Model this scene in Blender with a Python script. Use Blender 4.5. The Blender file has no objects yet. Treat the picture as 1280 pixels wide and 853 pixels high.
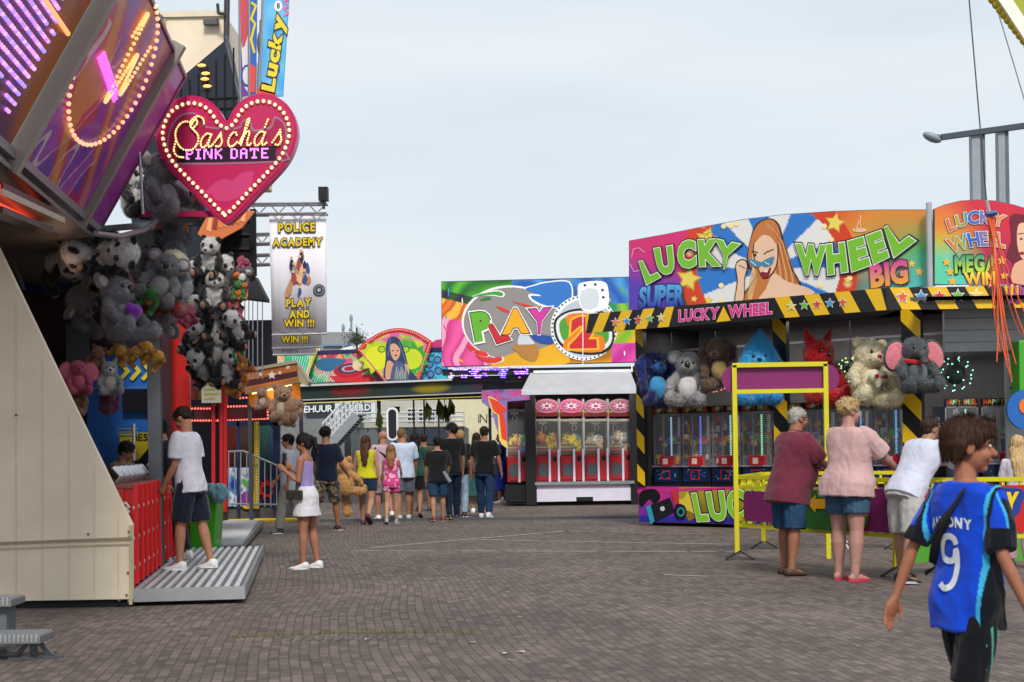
import bpy, bmesh, math, random
import numpy as np
from mathutils import Vector, Matrix, noise, kdtree, bvhtree
V = Vector; R = math.radians
random.seed(7)
S = bpy.context.scene; COL = S.collection

# ---------------------------------------------------------------- camera
F = 1900.0; CH = 1.4; TH = 0.016; CX = 640.0; CY = 560.0
cam = bpy.data.cameras.new('camera'); camo = bpy.data.objects.new('camera', cam); COL.objects.link(camo)
camo.location = (0, 0, CH); camo.rotation_euler = (R(90), TH, 0)
cam.sensor_width = 36; cam.lens = 36 * F / 1280; cam.shift_y = (CY - 426.5) / 1280
cam.clip_start = 0.1; cam.clip_end = 3000
cam.dof.use_dof = True; cam.dof.focus_distance = 24.0; cam.dof.aperture_fstop = 7.0
S.camera = camo

# ---------------------------------------------------------------- sky and sun (thin bright overcast)
SUN_EL, SUN_AZ = 44, 172     # azimuth measured from +Y clockwise: the sun is behind the camera, to the left
w = bpy.data.worlds.new('World'); S.world = w; w.use_nodes = True
nt = w.node_tree; nt.nodes.clear(); N = nt.nodes.new; L = nt.links.new
sky = N('ShaderNodeTexSky'); sky.sky_type = 'NISHITA'; sky.sun_disc = False
sky.sun_elevation = R(SUN_EL); sky.sun_rotation = R(SUN_AZ); sky.dust_density = 3
b1 = N('ShaderNodeBackground'); b1.inputs['Strength'].default_value = 0.06; L(sky.outputs[0], b1.inputs[0])
tc = N('ShaderNodeTexCoord'); mp = N('ShaderNodeMapping'); mp.inputs['Scale'].default_value = (1.2, 1.2, 7)
L(tc.outputs['Generated'], mp.inputs[0])
nz = N('ShaderNodeTexNoise'); nz.inputs['Scale'].default_value = 1.6; nz.inputs['Detail'].default_value = 5; nz.inputs['Roughness'].default_value = .5
L(mp.outputs[0], nz.inputs[0])
cr = N('ShaderNodeValToRGB'); cr.color_ramp.elements[0].position = .36; cr.color_ramp.elements[1].position = .66
cr.color_ramp.elements[0].color = (.64, .735, .81, 1); cr.color_ramp.elements[1].color = (.78, .82, .855, 1)
L(nz.outputs[0], cr.inputs[0])
b2 = N('ShaderNodeBackground'); b2.inputs['Strength'].default_value = 1.05; L(cr.outputs[0], b2.inputs[0])
mx = N('ShaderNodeMixShader'); mx.inputs[0].default_value = .86; L(b1.outputs[0], mx.inputs[1]); L(b2.outputs[0], mx.inputs[2])
wo = N('ShaderNodeOutputWorld'); L(mx.outputs[0], wo.inputs[0])
sl = bpy.data.lights.new('sun', 'SUN'); sl.energy = 2.7; sl.angle = R(11); sl.color = (1, .95, .88)
so = bpy.data.objects.new('sun', sl); COL.objects.link(so)
so.rotation_euler = (R(90 - SUN_EL), 0, R(180 - SUN_AZ) if False else -R(SUN_AZ - 180))
S.view_settings.view_transform = 'Standard'; S.view_settings.look = 'None'
S.view_settings.exposure = 0.2; S.view_settings.gamma = 1; S.view_settings.use_curve_mapping = False
S.render.engine = 'CYCLES'; S.render.resolution_x = 1024; S.render.resolution_y = 682

# ---------------------------------------------------------------- photo pixel -> place
def uv(px, py):
    dx = px - CX; dy = CY - py
    return dx * math.cos(TH) + dy * math.sin(TH), -dx * math.sin(TH) + dy * math.cos(TH)
def A(px, py, Y):
    u, v = uv(px, py); return V((u * Y / F, Y, CH + v * Y / F))
def G(px, py, z=0.0):
    u, v = uv(px, py); Y = (CH - z) * F / (-v); return V((u * Y / F, Y, z))
def hx(s, k=1.0):
    s = s.lstrip('#'); o = []
    for i in (0, 2, 4):
        c = int(s[i:i + 2], 16) / 255
        o.append(min(1, k * (c / 12.92 if c <= .04045 else ((c + .055) / 1.055) ** 2.4)))
    return (o[0], o[1], o[2], 1.0)
def lerp(a, b, t): return a + (b - a) * t
def mixc(a, b, t): t = max(0, min(1, t)); return tuple(a[i] + (b[i] - a[i]) * t for i in range(4))

# ---------------------------------------------------------------- materials
MATS = {}
def mat(name, col=None, rough=.6, metal=0.0, bump=0.0, bscale=40, var=.12, vscale=3, emit=0, spec=.4, sheen=0, trans=0, alpha=1, stretch=None, coat=0):
    """Principled material; colour from col or from the mesh's own printed colours ('Col'); worn by two noises."""
    if name in MATS: return MATS[name]
    m = bpy.data.materials.new(name); m.use_nodes = True; t = m.node_tree; n = t.nodes; k = t.links.new
    p = n['Principled BSDF']; p.inputs['Roughness'].default_value = rough; p.inputs['Metallic'].default_value = metal
    p.inputs['Specular IOR Level'].default_value = spec
    if sheen: p.inputs['Sheen Weight'].default_value = sheen; p.inputs['Sheen Roughness'].default_value = .5
    if coat: p.inputs['Coat Weight'].default_value = coat; p.inputs['Coat Roughness'].default_value = .15
    if trans: p.inputs['Transmission Weight'].default_value = trans; p.inputs['IOR'].default_value = 1.1
    p.inputs['Alpha'].default_value = alpha
    tcn = n.new('ShaderNodeTexCoord'); src = tcn.outputs['Object']
    if stretch:
        mpn = n.new('ShaderNodeMapping'); mpn.inputs['Scale'].default_value = stretch; k(src, mpn.inputs[0]); src2 = mpn.outputs[0]
    else: src2 = src
    if col is None:
        at = n.new('ShaderNodeAttribute'); at.attribute_name = 'Col'; base = at.outputs['Color']
    else:
        rg = n.new('ShaderNodeRGB'); rg.outputs[0].default_value = col; base = rg.outputs[0]
    if var:
        no = n.new('ShaderNodeTexNoise'); no.inputs['Scale'].default_value = vscale; no.inputs['Detail'].default_value = 8; no.inputs['Roughness'].default_value = .65
        k(src2, no.inputs[0])
        mr = n.new('ShaderNodeMapRange'); mr.inputs[1].default_value = .25; mr.inputs[2].default_value = .75
        mr.inputs[3].default_value = 1 - var; mr.inputs[4].default_value = 1 + var * .6
        k(no.outputs[0], mr.inputs[0])
        vm = n.new('ShaderNodeVectorMath'); vm.operation = 'SCALE'; k(base, vm.inputs[0]); k(mr.outputs[0], vm.inputs['Scale'])
        base = vm.outputs[0]
    k(base, p.inputs['Base Color'])
    if emit:
        k(base, p.inputs['Emission Color']); p.inputs['Emission Strength'].default_value = emit
    if bump:
        nb = n.new('ShaderNodeTexNoise'); nb.inputs['Scale'].default_value = bscale; nb.inputs['Detail'].default_value = 4
        k(src2, nb.inputs[0])
        bp = n.new('ShaderNodeBump'); bp.inputs['Strength'].default_value = bump; bp.inputs['Distance'].default_value = .02
        k(nb.outputs[0], bp.inputs['Height']); k(bp.outputs[0], p.inputs['Normal'])
    MATS[name] = m; return m
PAINT = lambda: mat('painted_metal', rough=.42, bump=.05, bscale=8, var=.14, vscale=2.5)
PRINT = lambda: mat('printed_board', rough=.38, var=.07, vscale=1.5, coat=.15)
MATTE = lambda: mat('matte_surface', rough=.85, bump=.15, bscale=30, var=.2)
GLOSS = lambda: mat('glossy_plastic', rough=.25, var=.08)
CLOTH = lambda: mat('woven_cloth', rough=.9, bump=.55, bscale=9, var=.1, vscale=6, sheen=.15, spec=.15)
DENIM = lambda: mat('denim', rough=.9, bump=.5, bscale=14, var=.35, vscale=9, spec=.15)
SKIN = lambda: mat('skin', rough=.55, bump=.06, bscale=60, var=.1, vscale=14, spec=.35)
HAIR = lambda: mat('hair', rough=.55, bump=.4, bscale=28, var=.3, vscale=22, spec=.22, stretch=(3.2, 3.2, .55))
FUR = lambda: mat('plush_fur', rough=1, bump=.9, bscale=55, var=.28, vscale=13, sheen=.35, spec=.05)
ALU = lambda: mat('aluminium', rough=.38, metal=.7, bump=.05, bscale=20, var=.15)
LAMP = lambda: mat('lit_lamp', rough=.4, emit=1.0, var=0)
LED = lambda: mat('lit_led', rough=.4, emit=1.25, var=0)
GLASS = lambda: mat('window_glass', col=(.9, .95, .95, 1), rough=.03, trans=0, alpha=.05, var=0, spec=.6)

# ---------------------------------------------------------------- meshes
WM = {}
class MB:
    def __init__(s, M=None): s.v = []; s.f = []; s.c = []; s.M = M
    def add(s, vs, fs, col):
        o = len(s.v)
        if s.M is not None: vs = [s.M @ V(p) for p in vs]
        s.v += [tuple(p) for p in vs]; s.f += [tuple(i + o for i in f) for f in fs]
        if isinstance(col, list): s.c += col
        else: s.c += [col] * len(vs)
        return s
    def box(s, a, b, col, M=None):
        x0, y0, z0 = a; x1, y1, z1 = b
        vs = [V(p) for p in ((x0,y0,z0),(x1,y0,z0),(x1,y1,z0),(x0,y1,z0),(x0,y0,z1),(x1,y0,z1),(x1,y1,z1),(x0,y1,z1))]
        if M is not None: vs = [M @ p for p in vs]
        return s.add(vs, [(0,3,2,1),(4,5,6,7),(0,1,5,4),(1,2,6,5),(2,3,7,6),(3,0,4,7)], col)
    def cyl(s, p0, p1, r0, col, r1=None, seg=10, cap=True):
        p0 = V(p0); p1 = V(p1); r1 = r0 if r1 is None else r1
        d = (p1 - p0).normalized(); a = d.orthogonal().normalized(); b = d.cross(a)
        vs = []
        for p, r in ((p0, r0), (p1, r1)):
            for i in range(seg):
                t = 2 * math.pi * i / seg; vs.append(p + (a * math.cos(t) + b * math.sin(t)) * r)
        fs = [(i, (i + 1) % seg, seg + (i + 1) % seg, seg + i) for i in range(seg)]
        if cap: fs += [tuple(range(seg))[::-1], tuple(range(seg, 2 * seg))]
        return s.add(vs, fs, col)
    def bar(s, p0, p1, w, d, col, up=(0, 0, 1)):
        """square bar from p0 to p1, w across and d along up"""
        p0 = V(p0); p1 = V(p1); t = (p1 - p0).normalized(); u = V(up)
        a = t.cross(u)
        if a.length < 1e-3: a = t.cross(V((0, 1, 0)))
        a.normalize(); b = a.cross(t).normalized()
        vs = [p + a * w * .5 * sx + b * d * .5 * sy for p in (p0, p1) for sx, sy in ((-1,-1),(1,-1),(1,1),(-1,1))]
        return s.add(vs, [(0,1,2,3),(7,6,5,4),(0,4,5,1),(1,5,6,2),(2,6,7,3),(3,7,4,0)], col)
    def tube(s, pts, r, col, seg=6):
        for i in range(len(pts) - 1): s.cyl(pts[i], pts[i + 1], r, col, seg=seg)
        return s
    def sph(s, c, r, col, M=None, nu=12, nv=8):
        if not hasattr(r, '__len__'): r = (r, r, r)
        vs = [V((0, 0, -1))]
        for j in range(1, nv):
            ph = -math.pi / 2 + math.pi * j / nv
            for i in range(nu):
                t = 2 * math.pi * i / nu; vs.append(V((math.cos(t) * math.cos(ph), math.sin(t) * math.cos(ph), math.sin(ph))))
        vs.append(V((0, 0, 1)))
        vs = [V((p.x * r[0], p.y * r[1], p.z * r[2])) for p in vs]
        if M is not None: vs = [M @ p for p in vs]
        vs = [p + V(c) for p in vs]
        fs = [(0, 1 + (i + 1) % nu, 1 + i) for i in range(nu)]
        for j in range(nv - 2):
            for i in range(nu):
                a = 1 + j * nu + i; b = 1 + j * nu + (i + 1) % nu; fs.append((a, b, b + nu, a + nu))
        e = len(vs) - 1; o = 1 + (nv - 2) * nu
        fs += [(o + i, o + (i + 1) % nu, e) for i in range(nu)]
        return s.add(vs, fs, col)
    def rings(s, rings, col, cap=True):
        n = len(rings[0]); vs = [p for r in rings for p in r]
        fs = []
        for j in range(len(rings) - 1):
            for i in range(n): fs.append((j * n + i, j * n + (i + 1) % n, (j + 1) * n + (i + 1) % n, (j + 1) * n + i))
        if cap: fs += [tuple(range(n))[::-1], tuple(range((len(rings) - 1) * n, len(rings) * n))]
        return s.add(vs, fs, col)
    def limb(s, pts, rads, col, seg=12, round0=True, round1=True, side=(1, 0, 0), M=None):
        pts = [V(p) for p in pts]; rads = [r if hasattr(r, '__len__') else (r, r) for r in rads]
        n = len(pts); tan = []
        for i in range(n):
            a = pts[max(0, i - 1)]; b = pts[min(n - 1, i + 1)]; tan.append((b - a).normalized())
        P, Q, T = list(pts), list(rads), list(tan)
        if round0:
            r = min(Q[0]); ex = [(pts[0] - tan[0] * r * math.sin(q), (Q[0][0] * math.cos(q), Q[0][1] * math.cos(q)), tan[0]) for q in (1.35, .9, .45)]
            P = [e[0] for e in ex] + P; Q = [e[1] for e in ex] + Q; T = [e[2] for e in ex] + T
        if round1:
            r = min(rads[-1]); ex = [(pts[-1] + tan[-1] * r * math.sin(q), (rads[-1][0] * math.cos(q), rads[-1][1] * math.cos(q)), tan[-1]) for q in (.45, .9, 1.35)]
            P += [e[0] for e in ex]; Q += [e[1] for e in ex]; T += [e[2] for e in ex]
        rr = []
        for p, r, t in zip(P, Q, T):
            b = t.cross(V(side))
            if b.length < 1e-2: b = t.cross(V((0, 1, 0)))
            b.normalize(); a = b.cross(t).normalized()
            ring = [p + a * r[0] * math.cos(2 * math.pi * i / seg) + b * r[1] * math.sin(2 * math.pi * i / seg) for i in range(seg)]
            if M is not None: ring = [M @ q for q in ring]
            rr.append(ring)
        return s.rings(rr, col)
    def poly(s, pts, col): return s.add(pts, [tuple(range(len(pts)))], col)
    def prism(s, pts, thick, col):
        n = len(pts); pts = [V(p) for p in pts]; t = V(thick); vs = pts + [p + t for p in pts]
        return s.add(vs, [tuple(range(n)), tuple(range(n, 2 * n))[::-1]] + [(i, n + i, n + (i + 1) % n, (i + 1) % n) for i in range(n)], col)
    def mesh(s, name, inv=None, fix=True):
        me = bpy.data.meshes.new(name)
        vs = s.v if inv is None else [tuple(inv @ V(p)) for p in s.v]
        me.from_pydata(vs, [], s.f)
        at = me.color_attributes.new('Col', 'FLOAT_COLOR', 'POINT')
        at.data.foreach_set('color', np.array(s.c, dtype=np.float32).ravel())
        if fix:
            bm = bmesh.new(); bm.from_mesh(me)
            big = [f for f in bm.faces if len(f.verts) > 4]
            if big: bmesh.ops.triangulate(bm, faces=big)
            bmesh.ops.recalc_face_normals(bm, faces=bm.faces); bm.to_mesh(me); bm.free()
        return me
    def build(s, name, m, parent=None, local=False, smooth=False, bevel=0, fix=True):
        inv = None
        if parent is not None and not local: inv = WM[parent.name].inverted()
        me = s.mesh(name, inv, fix)
        return link(name, me, m, parent, smooth, bevel)
def link(name, me, m, parent=None, smooth=False, bevel=0):
    me.materials.append(m)
    if smooth: me.polygons.foreach_set('use_smooth', [True] * len(me.polygons))
    o = bpy.data.objects.new(name, me); COL.objects.link(o)
    if parent is not None: o.parent = parent; WM[o.name] = WM[parent.name]
    else: WM[o.name] = Matrix.Identity(4)
    if bevel:
        b = o.modifiers.new('bevel', 'BEVEL'); b.width = bevel; b.segments = 2; b.limit_method = 'ANGLE'; b.angle_limit = R(40)
    return o
def tag(o, label=None, cat=None, group=None, kind=None):
    if label: o['label'] = label
    if cat: o['category'] = cat
    if group: o['group'] = group
    if kind: o['kind'] = kind
    return o
def thing(name, label, cat, loc=(0, 0, 0), rz=0, group=None):
    o = bpy.data.objects.new(name, None); COL.objects.link(o); o.empty_display_size = .2
    o.location = loc; o.rotation_euler = (0, 0, rz)
    WM[o.name] = Matrix.Translation(V(loc)) @ Matrix.Rotation(rz, 4, 'Z')
    return tag(o, label, cat, group)
KIDS = {}
def dup(root, loc, rot, scale=1, label=None, group=None):
    """a copy of a thing together with its parts and sub-parts"""
    def cp(o, par):
        c = o.copy(); COL.objects.link(c)
        if par is not None: c.parent = par
        for ch in KIDS.setdefault(o.name, list(o.children)): cp(ch, c)
        return c
    r = cp(root, None); r.location = loc; r.rotation_euler = rot
    r.scale = (scale,) * 3 if not hasattr(scale, '__len__') else scale
    if label: r['label'] = label
    if group: r['group'] = group
    return r
def fuse(mb, name, m, parent, voxel=.01, smooth=2, local=True, colfn=None, near=False, disp=0, dscale=(8, 8, 8), cloth=False):
    """overlapping shapes -> one continuous skin"""
    me0 = mb.mesh('tmp', None if local else WM[parent.name].inverted())
    o = bpy.data.objects.new('tmp', me0); COL.objects.link(o)
    r = o.modifiers.new('r', 'REMESH'); r.mode = 'VOXEL'; r.voxel_size = voxel
    if smooth: q = o.modifiers.new('s', 'SMOOTH'); q.iterations = smooth; q.factor = .5
    dg = bpy.context.evaluated_depsgraph_get(); ev = o.evaluated_get(dg)
    me = bpy.data.meshes.new_from_object(ev); me.name = name
    n = len(me.vertices); co = np.empty(n * 3, dtype=np.float32); me.vertices.foreach_get('co', co); co = co.reshape(-1, 3)
    if disp:
        no = np.empty(n * 3, dtype=np.float32); me.vertices.foreach_get('normal', no); no = no.reshape(-1, 3)
        d = np.array([noise.noise(V((p[0] * dscale[0], p[1] * dscale[1], p[2] * dscale[2]))) + (.9 * (.35 - abs(noise.noise(V((p[0] * dscale[0] * 1.6 + p[2] * 5, p[1] * dscale[1] * 1.6, p[2] * dscale[2] * 1.5 - p[0] * 6))))) if cloth else 0) for p in co.tolist()], dtype=np.float32)
        co2 = co + no * (d * disp)[:, None]; me.vertices.foreach_set('co', co2.ravel())
    for a in list(me.color_attributes): me.color_attributes.remove(a)
    at = me.color_attributes.new('Col', 'FLOAT_COLOR', 'POINT')
    if colfn: cols = [colfn(V(p)) for p in co.tolist()]
    elif near:
        kd = kdtree.KDTree(len(me0.vertices))
        for i, v in enumerate(me0.vertices): kd.insert(v.co, i)
        kd.balance(); cols = [mb.c[kd.find(p)[1]] for p in co.tolist()]
    else: cols = [mb.c[0]] * n
    at.data.foreach_set('color', np.array(cols, dtype=np.float32).ravel())
    bpy.data.objects.remove(o); bpy.data.meshes.remove(me0)
    me.materials.clear()
    return link(name, me, m, parent, True)

def fuzz(o, n, ln, wd, mode='fur', seed=1):
    """grow n short blades of pile or hair out of the skin of o, in the same mesh"""
    me = o.data; rg = np.random.default_rng(seed); nf = len(me.polygons)
    if nf == 0: return
    nv = len(me.vertices); co = np.empty(nv * 3); me.vertices.foreach_get('co', co); co = co.reshape(-1, 3)
    no = np.empty(nv * 3); me.vertices.foreach_get('normal', no); no = no.reshape(-1, 3)
    cl = np.empty(nv * 4); me.color_attributes['Col'].data.foreach_get('color', cl); cl = cl.reshape(-1, 4)
    ar_ = np.empty(nf); me.polygons.foreach_get('area', ar_); pick = rg.choice(nf, n, p=ar_ / ar_.sum())
    vs = []; cs = []
    fs0 = [tuple(p.vertices) for p in me.polygons]
    for i in pick:
        f = fs0[i]; a = f[rg.integers(len(f))]; b = f[rg.integers(len(f))]; t = rg.random(); p = co[a] * (1 - t) + co[b] * t; q = no[a]
        if mode == 'fur': d = q * .8 + rg.normal(0, .45, 3) + np.array((0, 0, -.35))
        elif mode == 'curl': d = q * .9 + rg.normal(0, .8, 3)
        else:
            g = np.array((0, -.25, -1.0)); g = g - q * g.dot(q); d = g + q * .1 + rg.normal(0, .12, 3)
        d = d / (np.linalg.norm(d) + 1e-9) * ln * rg.uniform(.6, 1.3); s = np.cross(d, q); s = s / (np.linalg.norm(s) + 1e-9) * wd
        p = p - q * wd * .3; k = rg.uniform(.72, 1.25)
        if mode == 'fur' or mode == 'curl': vs += [p - s, p + s, p + d]
        else: p = p + q * .0015; vs += [p - s, p + s, p + d]
        c = np.clip(cl[a] * k, 0, 1); c[3] = 1; cs += [c, c, c]
    F_ = fs0 + [(nv + 3 * i, nv + 3 * i + 1, nv + 3 * i + 2) for i in range(n)]
    m2 = bpy.data.meshes.new(me.name); m2.from_pydata([tuple(x) for x in co] + [tuple(x) for x in vs], [], F_)
    at = m2.color_attributes.new('Col', 'FLOAT_COLOR', 'POINT'); at.data.foreach_set('color', np.concatenate([cl, np.array(cs)]).astype(np.float32).ravel())
    m2.materials.append(me.materials[0]); m2.polygons.foreach_set('use_smooth', [True] * len(F_)); o.data = m2

# ---------------------------------------------------------------- printed art and lettering on flat boards
GL = {}
def glyph(ch, off):
    k = (ch, round(off, 4))
    if k in GL: return GL[k]
    c = bpy.data.curves.new('g', 'FONT'); c.body = ch; c.size = 1; c.offset = off; c.resolution_u = 3; c.dimensions = '2D'; c.fill_mode = 'BOTH'
    o = bpy.data.objects.new('g', c); COL.objects.link(o)
    me = bpy.data.meshes.new_from_object(o.evaluated_get(bpy.context.evaluated_depsgraph_get()))
    vs = [(v.co.x, v.co.y) for v in me.vertices]; fs = [tuple(p.vertices) for p in me.polygons]
    bpy.data.objects.remove(o); bpy.data.curves.remove(c); bpy.data.meshes.remove(me)
    GL[k] = (vs, fs); return GL[k]
CAP = .73
def smooth_closed(pts, n=5):
    o = []; m = len(pts)
    for i in range(m):
        p0, p1, p2, p3 = [V(pts[(i + k - 1) % m]) for k in range(4)]
        for j in range(n):
            t = j / n
            o.append(tuple(.5 * ((2 * p1) + (p2 - p0) * t + (2 * p0 - 5 * p1 + 4 * p2 - p3) * t * t + (3 * p1 - p0 - 3 * p2 + p3) * t ** 3)))
    return o
class Art:
    """flat print on the board through point p with normal n (towards the viewer); coordinates are photo pixels cast on the board"""
    def __init__(s, p, n, step=.0016):
        s.p = V(p); s.n = V(n).normalized(); s.mb = MB(); s.k = 0; s.step = step
    def pt(s, x, y, k):
        u, v = uv(x, y); d = V((u / F, 1, v / F)); o = V((0, 0, CH))
        t = (s.p - o).dot(s.n) / d.dot(s.n)
        return o + d * t + s.n * (.004 + k * s.step)
    def poly(s, pts, col, k=1, sm=0):
        if sm: pts = smooth_closed(pts, sm)
        s.mb.poly([s.pt(x, y, k) for x, y in pts], col); return s
    def disc(s, x, y, rx, col, k=1, ry=None, n=16, rot=0):
        ry = ry or rx
        return s.poly([(x + rx * math.cos(a) * math.cos(rot) - ry * math.sin(a) * math.sin(rot), y + rx * math.cos(a) * math.sin(rot) + ry * math.sin(a) * math.cos(rot)) for a in [2 * math.pi * i / n for i in range(n)]], col, k)
    def star(s, x, y, r, col, k=1, q=.45, n=5, rot=0):
        return s.poly([(x + r * (1 if i % 2 == 0 else q) * math.sin(math.pi * i / n + rot), y - r * (1 if i % 2 == 0 else q) * math.cos(math.pi * i / n + rot)) for i in range(2 * n)], col, k)
    def line(s, pts, w, col, k=1):
        pts = [V(p) for p in pts]
        for i in range(len(pts) - 1):
            d = (pts[i + 1] - pts[i]); 
            if d.length < 1e-6: continue
            d.normalize(); nn = V((-d.y, d.x)) * w / 2; e = d * w * .25
            s.poly([tuple(pts[i] + nn - e), tuple(pts[i + 1] + nn + e), tuple(pts[i + 1] - nn + e), tuple(pts[i] - nn - e)], col, k + (.15 if i % 2 else 0))
        return s
    def grid(s, quad, fn, nu, nv, k=0):
        """quad TL TR BR BL; fn(s,t)->colour, s to the right, t downward"""
        tl, tr, br, bl = [V(q) for q in quad]; vs = []; cs = []
        for j in range(nv + 1):
            for i in range(nu + 1):
                a = i / nu; b = j / nv; p = lerp(lerp(tl, tr, a), lerp(bl, br, a), b); vs.append(s.pt(p.x, p.y, k)); cs.append(fn(a, b))
        fs = [(j * (nu + 1) + i, j * (nu + 1) + i + 1, (j + 1) * (nu + 1) + i + 1, (j + 1) * (nu + 1) + i) for j in range(nv) for i in range(nu)]
        s.mb.add(vs, fs, cs); return s
    def word(s, txt, tl, tr, br, bl, col, k=2, bt=0, bb=0, off=.02, gap=.06, outline=(), shear=0, colfn=None):
        """letters filling the px quad; bt, bb bow the top and bottom edges upward (px); outline: [(extra offset, colour)] from inside out"""
        tl, tr, br, bl = V(tl), V(tr), V(br), V(bl)
        met = []; x = 0
        for ch in txt:
            if ch == ' ': x += .35; met.append(None); continue
            vs, _ = glyph(ch, off); x0 = min(p[0] for p in vs); x1 = max(p[0] for p in vs)
            met.append((x, x0)); x += (x1 - x0) + gap
        tot = x - gap
        def mp(gx, gy, kk):
            a = gx / tot; b = gy / CAP; a += shear * (b - .5)
            B = lerp(bl, br, a) + V((0, -bb * 4 * a * (1 - a))); T = lerp(tl, tr, a) + V((0, -bt * 4 * a * (1 - a)))
            p = lerp(B, T, b); return s.pt(p.x, p.y, kk)
        layers = [(off, col, k)]
        for i, (eo, c) in enumerate(outline): layers.append((off + eo, c, k - 1 - i))
        for (o_, c, kk) in layers:
            for i, ch in enumerate(txt):
                if met[i] is None: continue
                vs, fs = glyph(ch, o_); mx_, x0 = met[i]
                kq = kk + (.3 if i % 2 else 0)
                cc = c(i) if callable(c) else c
                if colfn and kk == k: cc = [colfn(min(1, max(0, p[1] / CAP)), (p[0] - x0 + mx_) / tot) for p in vs]
                s.mb.add([mp(p[0] - x0 + mx_, p[1], kq) for p in vs], fs, cc)
        return s
    def build(s, name, parent, m=None): return s.mb.build(name, m or PRINT(), parent, fix=False if False else True)
def cbox(mb, x0, y0, x1, y1, Y, d, col):
    """upright box facing the camera, its front at distance Y, d deep, spanning photo pixels"""
    a = A(x0, y1, Y); b = A(x1, y0, Y)
    return mb.box((min(a.x, b.x), Y, min(a.z, b.z)), (max(a.x, b.x), Y + d, max(a.z, b.z)), col)
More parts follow.
